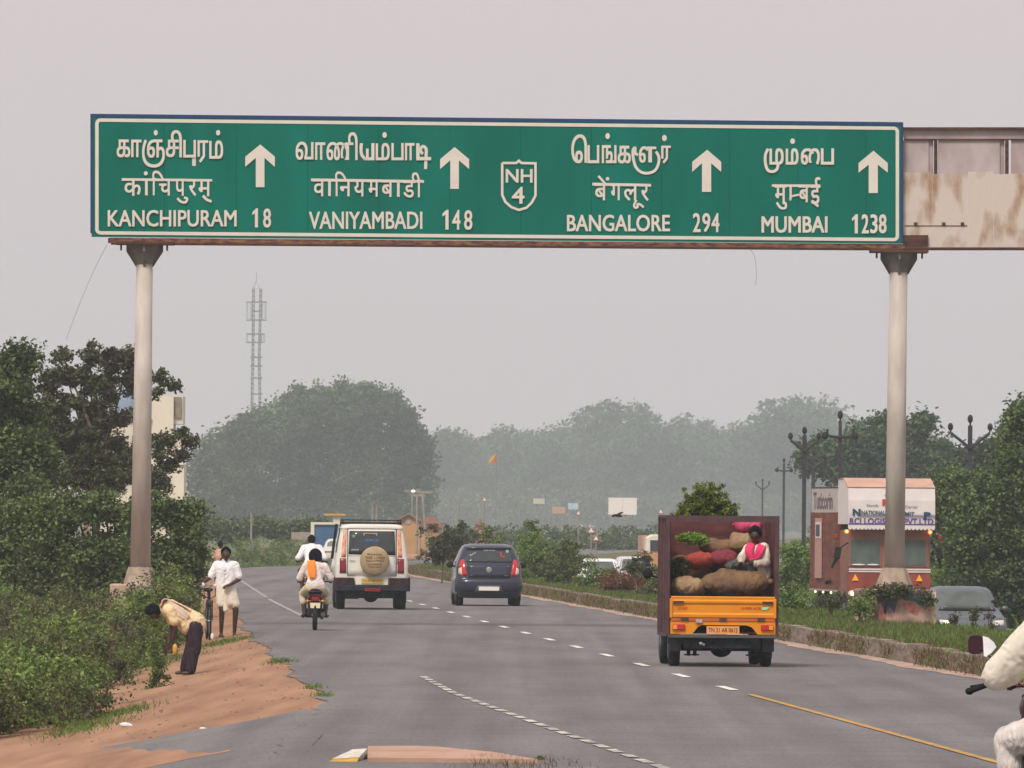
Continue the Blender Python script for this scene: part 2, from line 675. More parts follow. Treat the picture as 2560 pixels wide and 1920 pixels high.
def road_wear(m, amt=.16):
    n = m.node_tree.nodes
    l = m.node_tree.links
    b = n['Principled BSDF']
    src = b.inputs['Base Color'].links[0].from_socket
    tc = n.new('ShaderNodeTexCoord')
    out = src
    for (sc, rot, lo, hi, p0, p1) in (((1.5, .012, 1), .0445, 1 - amt, 1.06, .38, .62), ((.5, .09, 1), .0, .93, 1.04, .4, .6), ((22, 6, 1), 0, .80, 1.16, .3, .7), ((.8, 1.1, 1), 0, .93, 1.03, .35, .6)):
        mp = n.new('ShaderNodeMapping')
        mp.inputs['Scale'].default_value = sc
        mp.inputs['Rotation'].default_value = (0, 0, -rot)
        nz = n.new('ShaderNodeTexNoise')
        nz.inputs['Scale'].default_value = 1.0
        nz.inputs['Detail'].default_value = 4
        mr = n.new('ShaderNodeMapRange')
        mr.inputs['From Min'].default_value = p0
        mr.inputs['From Max'].default_value = p1
        mr.inputs['To Min'].default_value = lo
        mr.inputs['To Max'].default_value = hi
        mx = n.new('ShaderNodeVectorMath')
        mx.operation = 'SCALE'
        l.new(tc.outputs['Object'], mp.inputs[0])
        l.new(mp.outputs[0], nz.inputs['Vector'])
        l.new(nz.outputs[0], mr.inputs[0])
        l.new(out, mx.inputs[0])
        l.new(mr.outputs[0], mx.inputs['Scale'])
        out = mx.outputs[0]
    l.new(out, b.inputs['Base Color'])


road_wear(M_asph)
road_wear(M_asph2, .1)
# ================================================================ GROUND AND ROADS
Ys = list(np.arange(30, 120, 1.0)) + list(np.arange(120, 300, 2.0)) + list(np.arange(300, 700, 5.0)) + list(np.arange(700, 3501, 50.0))


def sheet(name, ys, cols, m, zoff=0.0, zfix=None):
    """cols: function Y -> list of x stations; draped on the terrain"""
    vs = []
    fs = []
    for y in ys:
        for x in cols(y):
            vs.append((x, y, (gz(x, y) if zfix is None else zfix) + zoff))
    k = len(cols(ys[0]))
    for j in range(len(ys) - 1):
        for i in range(k - 1):
            fs.append((j * k + i, j * k + i + 1, (j + 1) * k + i + 1, (j + 1) * k + i))
    me = bpy.data.meshes.new(name)
    me.from_pydata(vs, [], fs)
    me.update()
    o = link_mesh(name, me, m, None, True)
    o['kind'] = 'structure'
    return o


rg = random.Random(4)


def gcols(y):
    a = asph(y)
    k = kerb(y)
    L = [-380, -60, -25] if a > -24 else [a - 380, a - 60, a - 25]
    return L + [a - 12, a - 8, a - 6, a - 5, a - 4, a - 3, a - 2, a - 1, a - .2, a, k, k + .02, k + 1.5, k + 3, k + 4.4, k + 5.4, k + 9, k + 13, k + 14.5, k + 30, k + 60, k + 400]


ground = sheet('ground', [-60, -20, 0, 20] + Ys, gcols, M_soil)
_jit = {}


def jag(y, amp, seed=0, f=1.0):
    s = 0
    for i, (w_, a_) in enumerate(((.35, 1), (.9, .5), (2.3, .3), (5.1, .15))):
        s += a_ * math.sin(y * w_ * f + seed * 1.7 + i * 2.1)
    return s * amp


def strip(name, y0, y1, dy, fl, fr, m, zoff, n=6):
    ys = list(np.arange(y0, y1 + .01, dy))
    return sheet(name, ys, lambda y: [fl(y) + (fr(y) - fl(y)) * i / n for i in range(n + 1)], m, zoff)


sheet('dirt_shoulder', list(np.arange(60, 360.1, .5)), lambda y: [asph(y) + d for d in (-8, -6, -5, -4, -3, -2, -1, -.2, 0, .25)], M_dirt, 0.008)
strip('main_road', 30, 1800, 1.0, lambda y: asph(y) + .05 + jag(y, .07) + .05 * math.sin(y * 3.7) * math.sin(y * 1.3), lambda y: kerb(y) - .004, M_asph, 0.018, 8)
strip('opposite_road', 60, 1800, 4.0, lambda y: kerb(y) + 5.6, lambda y: kerb(y) + 12.8, M_asph, 0.012, 4)
strip('sand_strip', 60, 420, .5, lambda y: kerb(y) - .42 - jag(y, .07, 3), lambda y: kerb(y) - .04, M_sand, 0.024, 3)


# side road that joins from the left
def sidefar(x):
    t = asph(101) - x
    return 101.0 + 0.3 * math.sin(x * 2.1) + .25 * math.sin(x * 5.3 + 1) - 0.25 * max(0, t - 4)


def sidesheet(name, x0, x1, dx, f0, f1, m, zoff, n=40):
    vs = []
    fs = []
    xs = list(np.arange(x0, x1 + .01, dx))
    for x in xs:
        for i in range(n + 1):
            y = f0(x) + (f1(x) - f0(x)) * i / n
            vs.append((x, y, gz(x, y) + zoff))
    k = n + 1
    fs = [(a * k + i, (a + 1) * k + i, (a + 1) * k + i + 1, a * k + i + 1) for a in range(len(xs) - 1) for i in range(n)]
    me = bpy.data.meshes.new(name)
    me.from_pydata(vs, [], fs)
    me.update()
    o = link_mesh(name, me, m, None, True)
    o['kind'] = 'structure'
    return o


sidesheet('side_road', -30, -1.75, .2, lambda x: 60, lambda x: sidefar(x), M_asph, 0.0187)
sidesheet('dirt_patch', -30, -2.6, .05, lambda x: 85.6 - min(1.6, max(0, -2.6 - x) * .8) + .15 * math.sin(x * 6),
          lambda x: 85.8 + min(16.5, max(0, -2.7 - x) * 8.5) + .4 * math.sin(x * 9) + .3 * math.sin(x * 23), M_dirt, 0.0215, 8)


# ---- painted markings: each mark is its own mesh under one marking object
def marks(name, rects, m, z=0.026, part=None, split=True):
    """rects: (fl, fr, y0, y1)"""
    root = bpy.data.objects.new(name, None)
    COL.objects.link(root)
    root['kind'] = 'structure'
    for (fl, fr, y0, y1) in rects:
        vs = []
        ys = np.linspace(y0, y1, max(2, int((y1 - y0) / 3) + 2))
        for y in ys:
            vs += [(fl(y), y, gz(fl(y), y) + z), (fr(y), y, gz(fr(y), y) + z)]
        k = len(ys)
        me = bpy.data.meshes.new(part or 'stripe')
        me.from_pydata(vs, [], [(2 * i, 2 * i + 1, 2 * i + 3, 2 * i + 2) for i in range(k - 1)])
        me.update()
        link_mesh(part or 'stripe', me, m, root)
    return root


marks('lane_marking', [(lambda y: lane(y) - .06, lambda y: lane(y) + .06, yc - 1.35, yc + 1.35) for yc in np.arange(115, 350, 9.1)], M_white, part='dash')
marks('yellow_marking', [(lambda y: lane(y) - .045, lambda y: lane(y) + .045, 62, 111)], M_yellowline)
bl = []
y = 74.0
while y < 122:
    if rg.random() > .06:
        bl.append((lambda q: edge(q) - .05, lambda q: edge(q) + .05, y, y + 1.15))
    y += 1.72
marks('junction_marking', bl, M_worn, part='dash')
marks('edge_marking', [(lambda q: edge(q) - .055, lambda q: edge(q) + .055, 192, 236), (lambda q: edge(q) - .05, lambda q: edge(q) + .05, 240, 345)], M_faded)

# ---- kerb of the median: stones set end to end
kroot = bpy.data.objects.new('median_kerb', None)
COL.objects.link(kroot)
kroot['kind'] = 'structure'
y = 62.0
n_ = 0
while y < 330:
    L = 2.0 if y < 200 else 6.0
    mb = MB()
    x0, x1 = kerb(y), kerb(y + L - .03)
    h = .29 + rg.uniform(-.015, .015)
    q = rg.uniform(-.015, .015)
    top = [(x0 + q, y, h), (x0 + q + .22, y, h), (x1 + q + .22, y + L - .03, h), (x1 + q, y + L - .03, h)]
    bot = [(a - (.02 if i in (0, 3) else 0), b, 0.0) for i, (a, b, c) in enumerate(top)]
    mb.add(top + bot, [(0, 1, 2, 3), (7, 6, 5, 4), (0, 4, 5, 1), (1, 5, 6, 2), (2, 6, 7, 3), (3, 7, 4, 0)])
    mb.build('kerbstone', M_kerb, kroot)
    y += L
    n_ += 1


# ---------------------------------------------------------------- grass
def blades(name, pts, h, wd, m, seed=0, lean=.35):
    rng = np.random.default_rng(seed)
    n = len(pts)
    C = np.array(pts, float)
    hh = h * rng.uniform(.5, 1.4, n)
    a = rng.uniform(0, 2 * PI, n)
    d = np.stack([np.cos(a), np.sin(a), np.zeros(n)], 1) * (wd / 2 * rng.uniform(.7, 1.3, n))[:, None]
    ln = rng.normal(size=(n, 3)) * lean
    ln[:, 2] = 1
    V = np.empty((n, 3, 3), np.float32)
    V[:, 0] = C - d
    V[:, 1] = C + d
    V[:, 2] = C + ln * hh[:, None]
    me = bpy.data.meshes.new(name)
    me.vertices.add(n * 3)
    me.vertices.foreach_set('co', V.ravel())
    me.loops.add(n * 3)
    me.loops.foreach_set('vertex_index', np.arange(n * 3, dtype=np.int32))
    me.polygons.add(n)
    me.polygons.foreach_set('loop_start', np.arange(0, n * 3, 3, dtype=np.int32))
    me.polygons.foreach_set('loop_total', np.full(n, 3, np.int32))
    me.update()
    o = link_mesh(name, me, m)
    o['kind'] = 'stuff'
    return o


def scatter(n, fl, fr, y0, y1, seed, pw=1.0):
    rng = np.random.default_rng(seed)
    out = []
    for i in range(n):
        y = y0 + (y1 - y0) * rng.random() ** pw
        a, b = fl(y), fr(y)
        x = a + (b - a) * rng.random()
        out.append((x, y, gz(x, y)))
    return out


o = blades('median_grass', scatter(70000, lambda y: kerb(y) + .2, lambda y: kerb(y) + 4.6, 95, 420, 1, 1.2), .075, .03, M_grass, 1)
tag(o, 'short bright green grass growing along the top of the median', 'grass')
pts = [(kerb(y) - .02 + random.Random(i).gauss(-.02, .09), y, random.Random(i * 3).uniform(0, .25)) for i, y in enumerate(np.random.default_rng(3).uniform(115, 400, 26000)) if math.sin(y * .35) + math.sin(y * .9 + 1) + .5 * math.sin(y * 2.7) > (-.2 if y < 190 else -.9)]
o = blades('dry_median_grass', scatter(14000, lambda y: kerb(y) + .15, lambda y: kerb(y) + 3.5, 95, 420, 14, 1.2), .09, .02, M_dry, 15)
tag(o, 'dry straw coloured blades among the green median grass', 'dry grass')
o = blades('kerb_grass', pts[::4], .10, .02, M_grass, 22, .6)
tag(o, 'sparse green grass among the dry weeds on the median kerb', 'grass')
pts = pts[1::2] + pts[2::4]
o = blades('kerb_weeds', pts, .11, .02, M_dry, 2, .5)
tag(o, 'dry brown weeds and dead grass hanging over the median kerb', 'dry grass')
o = blades('verge_grass', scatter(40000, lambda y: asph(y) - 9, lambda y: asph(y) - (.7 if y < 330 else .1), 182, 700, 5, 1.3), .22, .05, M_grass, 3, .5)
tag(o, 'rough green grass on the left verge beyond the gantry', 'grass')
o = blades('far_side_grass', scatter(40000, lambda y: kerb(y) + 13.3, lambda y: kerb(y) + 24, 200, 700, 6, 1.2), .35, .06, M_grass, 4, .5)
tag(o, 'tall green grass on the far side of the opposite road', 'grass')
# dirt tufts by the asphalt edge
tuft_pts = []
for cx, cy, r_, k_ in ((-3.3, 133.5, .12, 260), (asph(113) + .1, 113, .07, 120), (asph(108) + .1, 108, .06, 120), (-5.0, 160, .25, 900), (-5.7, 152, .4, 900), (-5.0, 118, .25, 700), (-5.3, 113, .3, 900)):
    q = np.random.default_rng(int(cy * 7)).normal(size=(k_, 2))
    for a, b in q:
        tuft_pts.append((cx + a * r_, cy + b * r_ * 5, gz(cx + a * r_, cy + b * r_ * 5)))
o = blades('shoulder_tufts', tuft_pts, .07, .014, M_grass, 8, .6)
tag(o, 'low green grass tufts at the edge of the red earth shoulder', 'grass')

# pebbles on the shoulder
mb = MB()
rp = random.Random(9)
for i in range(1500):
    y = rp.uniform(92, 175)
    x = asph(y) + min(rp.uniform(-3.2, .3), 9) if i % 3 else asph(y) + rp.gauss(.12, .22)
    r = rp.uniform(.006, .032) * rp.random() ** .5
    mb.ell((x, y, gz(x, y) + r * .3), (r, r, r * .6), None, 5, 4)
o = mb.build('pebbles', mat('pebble_grey', (.17, .12, .09), .9, var=.3))
tag(o, 'small dark pebbles strewn over the red earth shoulder', 'pebbles', kind='stuff')

# ================================================================ ROAD SIGN GANTRY
YL, YR = 176.0, 178.3
TL, TR = P(230, 288, YL), P(2255, 309, YR)
BLc, BRc = P(230, 592, YL), P(2255, 609, YR)
SN = (TR - TL).cross(BLc - TL).normalized()
if SN.y > 0:
    SN = -SN


def SP(u, v, off=0.0):
    """u along, v down the board, off towards the camera"""
    a = TL.lerp(TR, u)
    b = BLc.lerp(BRc, u)
    return a.lerp(b, v) + SN * off


def S2(px, py, off=0.012):
    u = (px - 230) / 2025.0
    t = 288 + 21 * u
    b = 592 + 17 * u
    return SP(u, (py - t) / (b - t), off)


M_sign = mat('green_sign_sheeting', (0.0, 0.155, 0.112), 0.7, var=.13, scale=1.2, spec=.06, mscale=(1, 1, .25), det=10)
M_signw = mat('white_reflective', (0.72, 0.67, 0.60), 0.5, var=.04, scale=3)
M_signe = mat('sign_edge_blue', (0.02, 0.06, 0.16), 0.5, var=.1)
gan = thing('road_sign_gantry', (TL + TR) / 2 * 1.0, 'long green overhead road sign to Kanchipuram and Mumbai on two grey poles', 'road sign')
gbase = P(355, 1573, YL)
gan.location = (gbase.x, gbase.y, gz(gbase.x, gbase.y))
GI = Matrix.Translation(-Vector(gan.location))


def gb(mb, name, m, smooth=False, **k):
    mb.v = [tuple(GI @ Vector(v)) for v in mb.v]
    return mb.build(name, m, gan, smooth, **k)


seams = [230, 409, 587, 764, 941, 1118, 1295, 1472, 1648, 1820, 1992, 2164, 2255]
for a, b in zip(seams[:-1], seams[1:]):
    ua, ub = (a - 230) / 2025 + .00016, (b - 230) / 2025 - .00016
    mb = MB()
    vs = [SP(ua, 0), SP(ub, 0), SP(ub, 1), SP(ua, 1)]
    vs += [v - SN * .03 for v in vs]
    mb.add(vs, [(0, 3, 2, 1), (4, 5, 6, 7), (0, 1, 5, 4), (1, 2, 6, 5), (2, 3, 7, 6), (3, 0, 4, 7)])
    gb(mb, 'panel', M_sign)
# backing sheet, edge trim
mb = MB()
e = .03
vs = [SP(0, 0, -.035), SP(1, 0, -.035), SP(1, 1, -.035), SP(0, 1, -.035)]
vs += [v - SN * .05 for v in vs]
mb.add(vs, [(0, 3, 2, 1), (4, 5, 6, 7), (0, 1, 5, 4), (1, 2, 6, 5), (2, 3, 7, 6), (3, 0, 4, 7)])
gb(mb, 'backing_sheet', M_galvd)
mb = MB()
for (ua, va, ub, vb) in ((-.0015, -.012, 1.0015, .016), (-.0015, .016, .0012, .97), (.9985, .016, 1.0015, 1.0)):
    vs = [SP(ua, va, .006), SP(ub, va, .006), SP(ub, vb, .006), SP(ua, vb, .006)]
    vs += [v - SN * .1 for v in vs]
    mb.add(vs, [(0, 3, 2, 1), (4, 5, 6, 7), (0, 1, 5, 4), (1, 2, 6, 5), (2, 3, 7, 6), (3, 0, 4, 7)])
gb(mb, 'edge_trim', M_signe)
# border with rounded corners
mb = MB()
x0, x1, yt, yb, rr = 242, 2243, 300, 582, 9
loop = []
for cx, cy, a0 in ((x0 + rr, yt + rr, 180), (x1 - rr, yt + rr, 270), (x1 - rr, yb - rr, 0), (x0 + rr, yb - rr, 90)):
    for i in range(6):
        a = R(a0 + 18 * i)
        loop.append((cx + rr * math.cos(a), cy + rr * math.sin(a)))
full = []
for i in range(len(loop)):
    p, q = loop[i], loop[(i + 1) % len(loop)]
    full.append(p)
    if abs(p[0] - q[0]) > 100:
        full += [(p[0] + (q[0] - p[0]) * t, p[1]) for t in (.25, .5, .75)]


def S2b(px, py):
    u = (px - 230) / 2025.0
    return SP(u, (py - 288) / 304.0, .010)


ribbon(mb, full, 8.5, S2b, smooth=False, closed=True)
gb(mb, 'border', M_signw)

LAY = [0.012]


def word(name, zoom, items):
    """zoom: (ox, oy, scale) of the measuring frame"""
    ox, oy, sc = zoom
    mb = MB()
    for it in items:
        LAY[0] = .012 + (LAY[0] - .012 + .005) % .02
        off = LAY[0]

        def fn(x, y):
            return S2(ox + x * sc, oy + y * sc, off)
        k = it[0]
        if k == 'dot':
            disc(mb, *it[1:5], fn)
        elif k == 'line':
            ribbon(mb, it[2], it[1], fn)
        elif k == 'poly':
            mb.add([fn(x, y) for x, y in it[1]], [tuple(range(len(it[1])))])
        elif k == 'pline':
            ribbon(mb, it[2], it[1], fn, smooth=False)
        else:
            bw = {tb: 7, hb: 5}.get(it[5], 6) if len(it) > 5 else 4
            for q, (dx, dy) in enumerate(((-1, -1), (1, -1), (-1, 1), (1, 1), (0, 0))):
                def fq(x, y, dx=dx, dy=dy, q=q):
                    return S2(ox + (x + dx * bw * .5) * sc, oy + (y + dy * bw * .45) * sc, off + q * .0008)
                put_glyph(mb, k, it[1] + bw / 2, it[2] + bw / 2, it[3] - bw / 2, it[4] - bw / 2, fq, 0.0)
    return gb(mb, name, M_signw)


z1 = (200, 260, .25316)
z2 = (700, 260, .25316)
z3 = (1200, 260, .28933)
z4 = (1800, 260, .34358)
tb = .028     # weight of the tamil letters
hb = .012
word('lettering', z1, [('க', 358, 350, 492, 528, tb), ('ா', 500, 352, 600, 526, tb), ('ஞ', 605, 350, 828, 628, tb), ('dot', 720, 256, 760, 312),
                       ('ச', 838, 352, 965, 526, tb), ('ி', 888, 258, 995, 528, tb), ('ப', 1008, 355, 1132, 530, tb), ('poly', [(1096, 500), (1132, 500), (1132, 612), (1096, 612)]),
                       ('ர', 1148, 358, 1252, 580, tb), ('ம', 1262, 360, 1398, 542, tb), ('dot', 1328, 256, 1370, 312)])
word('lettering', z1, [('poly', [(408, 732), (1292, 742), (1292, 768), (408, 758)]), ('क', 425, 735, 605, 908, hb), ('poly', [(635, 740), (661, 740), (661, 905), (635, 900)]),
                       ('dot', 622, 664, 662, 706), ('ि', 697, 658, 815, 902, hb), ('च', 765, 738, 897, 905, hb), ('प', 925, 738, 1030, 908, hb),
                       ('line', 24, [(950, 930), (985, 965), (1030, 970), (1045, 935), (1015, 925)]), ('र', 1060, 742, 1140, 910, hb), ('म', 1150, 742, 1285, 912, hb),
                       ('line', 26, [(1200, 905), (1240, 945), (1285, 962)])])
word('lettering', z1, [('KANCHIPURAM', 270, 1046, 1530, 1212, .022)])
word('distance_number', z1, [('poly', [(1722, 1030), (1740, 1030), (1740, 1218), (1710, 1218), (1710, 1078), (1685, 1098), (1685, 1070)]), ('8', 1790, 1032, 1868, 1222, .022)])
word('arrow', z1, [('poly', [(1762, 400), (1905, 520), (1905, 622), (1803, 532), (1803, 822), (1718, 822), (1718, 532), (1615, 620), (1615, 520)])])
word('lettering', z2, [('வ', 133, 372, 308, 552, tb), ('ா', 325, 378, 425, 552, tb), ('ண', 437, 375, 700, 556, tb), ('ி', 648, 278, 742, 555, tb), ('line', 30, [(780, 388), (775, 440), (782, 500), (812, 540)]), ('pline', 30, [(893, 386), (893, 541), (800, 541)]), ('pline', 26, [(838, 541), (838, 440)]),
                       ('ம', 920, 385, 1058, 556, tb), ('dot', 985, 276, 1030, 336), ('ப', 1075, 385, 1195, 556, tb), ('ா', 1208, 385, 1302, 556, tb),
                       ('line', 33, [(1335, 388), (1335, 480), (1335, 540)]), ('poly', [(1320, 523), (1465, 523), (1465, 556), (1320, 556)]),
                       ('line', 30, [(1385, 492), (1362, 465), (1370, 428), (1395, 420), (1418, 450), (1416, 520), (1412, 642)])])
word('lettering', z2, [('poly', [(285, 735), (1395, 752), (1395, 780), (285, 763)]), ('व', 305, 742, 425, 912, hb), ('poly', [(453, 745), (479, 745), (479, 912), (453, 908)]),
                       ('ि', 513, 665, 632, 912, hb), ('न', 562, 745, 685, 912, hb), ('य', 702, 747, 818, 914, hb), ('म', 843, 750, 957, 916, hb), ('ब', 975, 752, 1097, 918, hb),
                       ('poly', [(1130, 755), (1156, 755), (1156, 918), (1130, 915)]), ('ड', 1188, 758, 1305, 925, hb), ('ी', 1275, 675, 1375, 922, hb)])
word('lettering', z2, [('VANIYAMBADI', 265, 1062, 1380, 1236, .022)])
word('distance_number', z2, [('poly', [(1617, 1045), (1638, 1045), (1638, 1240), (1607, 1240), (1607, 1092), (1578, 1112), (1578, 1082)]), ('4', 1672, 1045, 1755, 1242, .022), ('8', 1790, 1048, 1872, 1244, .022)])
word('arrow', z2, [('poly', [(1698, 425), (1841, 545), (1841, 642), (1740, 556), (1740, 838), (1655, 838), (1655, 556), (1555, 642), (1555, 545)])])
word('route_shield', z3, [('pline', 21, [(168, 510), (290, 510), (312, 490), (335, 510), (456, 513), (456, 790), (425, 850), (380, 895), (312, 916), (245, 890), (195, 845), (168, 785), (168, 510)])])
word('route_number', z3, [('NH', 198, 562, 430, 680, .02), ('4', 250, 715, 360, 862, .02)])
word('lettering', z3, [('ெ', 766, 262, 902, 512, tb), ('ப', 905, 355, 1008, 512, tb), ('ங', 1030, 355, 1157, 512, tb), ('dot', 1060, 250, 1100, 304), ('க', 1168, 360, 1282, 514, tb),
                       ('ள', 1352, 365, 1502, 508, tb), ('line', 24, [(1345, 440), (1320, 425), (1318, 380), (1300, 400), (1303, 470), (1325, 545), (1370, 588), (1430, 598), (1490, 575), (1520, 520), (1525, 460), (1500, 410)]),
                       ('ர', 1545, 360, 1628, 514, tb), ('dot', 1553, 266, 1595, 322)])
word('lettering', z3, [('poly', [(948, 680), (1457, 690), (1457, 714), (948, 704)]), ('ब', 965, 688, 1077, 832, hb), ('line', 20, [(1000, 622), (1025, 650), (1060, 690)]), ('dot', 1064, 630, 1096, 662),
                       ('ग', 1105, 690, 1202, 832, hb), ('ल', 1215, 690, 1348, 836, hb), ('line', 20, [(1330, 830), (1310, 870), (1318, 895), (1340, 890), (1340, 865), (1365, 870), (1392, 893)]), ('र', 1368, 692, 1440, 838, hb)])
word('lettering', z3, [('BANGALORE', 728, 956, 1622, 1102, .022)])
word('distance_number', z3, [('2', 1820, 942, 1888, 1108, .022), ('9', 1902, 942, 1972, 1108, .022), ('4', 1982, 942, 2052, 1108, .022)])
word('arrow', z3, [('poly', [(1945, 395), (2067, 500), (2067, 587), (1980, 512), (1980, 760), (1900, 760), (1900, 512), (1815, 587), (1815, 500)])])
word('lettering', z4, [('ம', 348, 322, 452, 442, tb), ('line', 21, [(338, 326), (318, 370), (318, 430), (335, 480), (370, 492), (402, 475), (412, 435)]), ('ம', 468, 322, 562, 442, tb), ('dot', 500, 250, 536, 292),
                       ('ை', 578, 322, 718, 442, tb), ('ப', 725, 322, 822, 442, tb)])
word('lettering', z4, [('poly', [(366, 584), (722, 586), (722, 604), (366, 602)]), ('म', 385, 590, 475, 716, hb), ('line', 17, [(402, 716), (430, 755), (465, 755), (465, 722), (445, 722)]),
                       ('pline', 16, [(503, 600), (503, 690)]), ('dot', 492, 676, 514, 704), ('pline', 15, [(503, 672), (566, 660)]), ('ब', 562, 590, 642, 716, hb), ('ई', 648, 532, 722, 752, hb)])
word('lettering', z4, [('MUMBAI', 290, 816, 775, 938, .022)])
word('distance_number', z4, [('poly', [(983, 802), (998, 802), (998, 942), (975, 942), (975, 838), (955, 852), (955, 832)]), ('2', 1025, 802, 1078, 942, .022), ('3', 1088, 802, 1143, 942, .022), ('8', 1152, 802, 1210, 942, .022)])
word('arrow', z4, [('poly', [(1113, 340), (1218, 430), (1218, 500), (1145, 442), (1145, 648), (1078, 648), (1078, 442), (1003, 500), (1003, 430)])])

# lower beam, rust streaked
yb0 = .12


def beam(name, pts_l, pts_r, Ya, Yb, d0, d1, m, bevel=0):
    """front outline given by photo height at both ends, depth d0..d1 behind the board plane"""
    mb = MB()
    vs = []
    for (px, t, b, Y) in ((pts_l[0], pts_l[1], pts_l[2], Ya), (pts_r[0], pts_r[1], pts_r[2], Yb)):
        for py in (t, b):
            p = P(px, py, Y)
            vs += [p - SN * d0, p - SN * d1]
    # order: Lt f,b  Lb f,b  Rt f,b  Rb f,b
    mb.add(vs, [(0, 2, 6, 4), (1, 5, 7, 3), (0, 4, 5, 1), (2, 3, 7, 6), (0, 1, 3, 2), (4, 6, 7, 5)])
    return gb(mb, name, m)


beam('lower_beam', (276, 594, 606), (2262, 610, 621), YL, YR, .03, .45, M_rust2)
beam('beam_flange', (284, 606, 610), (2262, 621, 625), YL, YR, -.03, .5, M_rust)
beam('upper_beam', (300, 300, 318), (2262, 325, 342), YL, YR, .12, .4, M_galvd)

# poles
for (pt, pb, Yp, wt, wb, side) in (((362, 612), (351, 1418), YL + .25, 40, 51, 0), ((2247, 632), (2236, 1420), YR + .25, 44, 51, 1)):
    s_ = F / Yp
    a = P(pt[0], pt[1], Yp)
    b = P(pb[0], pb[1], Yp)
    b.x = a.x + (b.x - a.x) * 1.0
    mb = MB()
    mb.cyl(b, a, wb / 2 / s_, wt / 2 / s_, 24)
    gb(mb, 'pole', M_galv, True)
    # gusset plates under the beam
    for k in range(4):
        ang = k * PI / 2
        dx, dy = math.cos(ang), math.sin(ang)
        mb = MB()
        r1 = (wt / 2 + 2) / s_
        prof = [(.06, 0), (46 / s_, 0), (46 / s_, -.13), (r1, -.42), (.06, -.42)]
        th = .02
        vs = []
        for (r_, z_) in prof:
            vs.append(a + Vector((dx * r_ - dy * th, dy * r_ + dx * th, z_ + .0)))
        for (r_, z_) in prof:
            vs.append(a + Vector((dx * r_ + dy * th, dy * r_ - dx * th, z_ + .0)))
        mb.add(vs, [(0, 1, 2, 3, 4), (9, 8, 7, 6, 5)] + [((i + 1) % 5, i, 5 + i, 5 + (i + 1) % 5) for i in range(5)])
        gb(mb, 'gusset', M_galvd)
    mb = MB()
    mb.rev([(46 / s_, 0), (40 / s_, -.1), (r1 + .02, -.36), (r1 - .02, -.36)], (a.x, a.y, a.z + .0), 8)
    gb(mb, 'cap_cone', M_galvd)
    mb = MB()
    mb.box(a.x - .56, a.x + .56, a.y - .4, a.y + .4, a.z, a.z + .05)
    for sx in (-.44, .44):
        mb.cyl((a.x + sx, a.y - .3, a.z - .12), (a.x + sx, a.y - .3, a.z + .05), .02, None, 6)
    gb(mb, 'top_plate', M_rust)
    # faceted base skirt
    mb = MB()
    mb.rev([(wb / 2 / s_ - .01, .02), (wb / 2 / s_ + .035, 0), (.33 + .06 * side, -.31 - .09 * side), (.335 + .06 * side, -.32 - .09 * side)], tuple(b), 8)
    gb(mb, 'base_skirt', mat('dusty_base_steel', (.42, .33, .25), .8, scale=4, col2=(.28, .22, .17), bump=.2))
    mb = MB()
    mb.cyl(b + Vector((0, 0, -.02)), b + Vector((0, 0, .02)), wb / 2 / s_ + .02, None, 20)
    gb(mb, 'weld_ring', M_galvd)
    bx = b
    # concrete pedestal
    mb = MB()
    g_ = gz(b.x, b.y) - .3
    ztop = b.z - .32 - .09 * side
    hw = .56 if side == 0 else .76
    mb.box(b.x - hw, b.x + hw, b.y - hw, b.y + hw, g_, ztop)
    o = gb(mb, 'pedestal', M_conc if side == 0 else mat('peeling_painted_plaster', (0.55, 0.36, 0.30), .9, scale=2.2, bump=.4, col2=(0.20, 0.12, 0.11), det=11, ramp=(.38, .55)), bevel=.03)
    if side:
        yf = b.y - hw - .012
        for (pp, cc) in (([(2152, 1480), (2176, 1478), (2190, 1500), (2182, 1520), (2172, 1538), (2160, 1530), (2158, 1505)], (.52, .42, .16)), ([(2192, 1478), (2240, 1476), (2243, 1500), (2236, 1530), (2226, 1512), (2212, 1534), (2204, 1505), (2194, 1508)], (.09, .08, .13)),
                         ([(2205, 1500), (2217, 1505), (2214, 1545), (2200, 1560), (2196, 1535)], (.42, .16, .15)), ([(2250, 1484), (2300, 1478), (2318, 1500), (2300, 1512), (2285, 1500), (2262, 1498)], (.13, .16, .17)),
                         ([(2256, 1505), (2285, 1503), (2300, 1520), (2290, 1535), (2262, 1520)], (.50, .18, .15)), ([(2322, 1478), (2340, 1476), (2341, 1560), (2333, 1565), (2328, 1530)], (.60, .50, .36))):
            mb = MB()
            vs = []
            for (x_, y_) in pp:
                v = P(x_, y_ + 3, yf)
                vs.append(v)
            k = len(vs)
            vs += [v + Vector((0, .008, 0)) for v in vs]
            mb.add(vs, [tuple(range(k)), tuple(range(2 * k - 1, k - 1, -1))] + [((i + 1) % k, i, k + i, k + (i + 1) % k) for i in range(k)])
            gb(mb, 'paint_remnant', mat('paint_remnant_%d' % int(cc[0] * 100 + cc[2] * 1000), cc, .9, var=.35, scale=9, det=9))
        PEDR = b.copy()
        o['label'] = 'peeling reddish painted pedestal'
    else:
        PEDL = b.copy()
    for k in range(4):
        mb = MB()
        sx = (-.26, .26)[k % 2]
        sy = (-.26, .26)[k // 2]
        mb.cyl((b.x + sx * 1.25, b.y + sy * 1.25, ztop), (b.x + sx * 1.25, b.y + sy * 1.25, ztop + .09), .025, None, 6)
        gb(mb, 'anchor_bolt', M_rust)

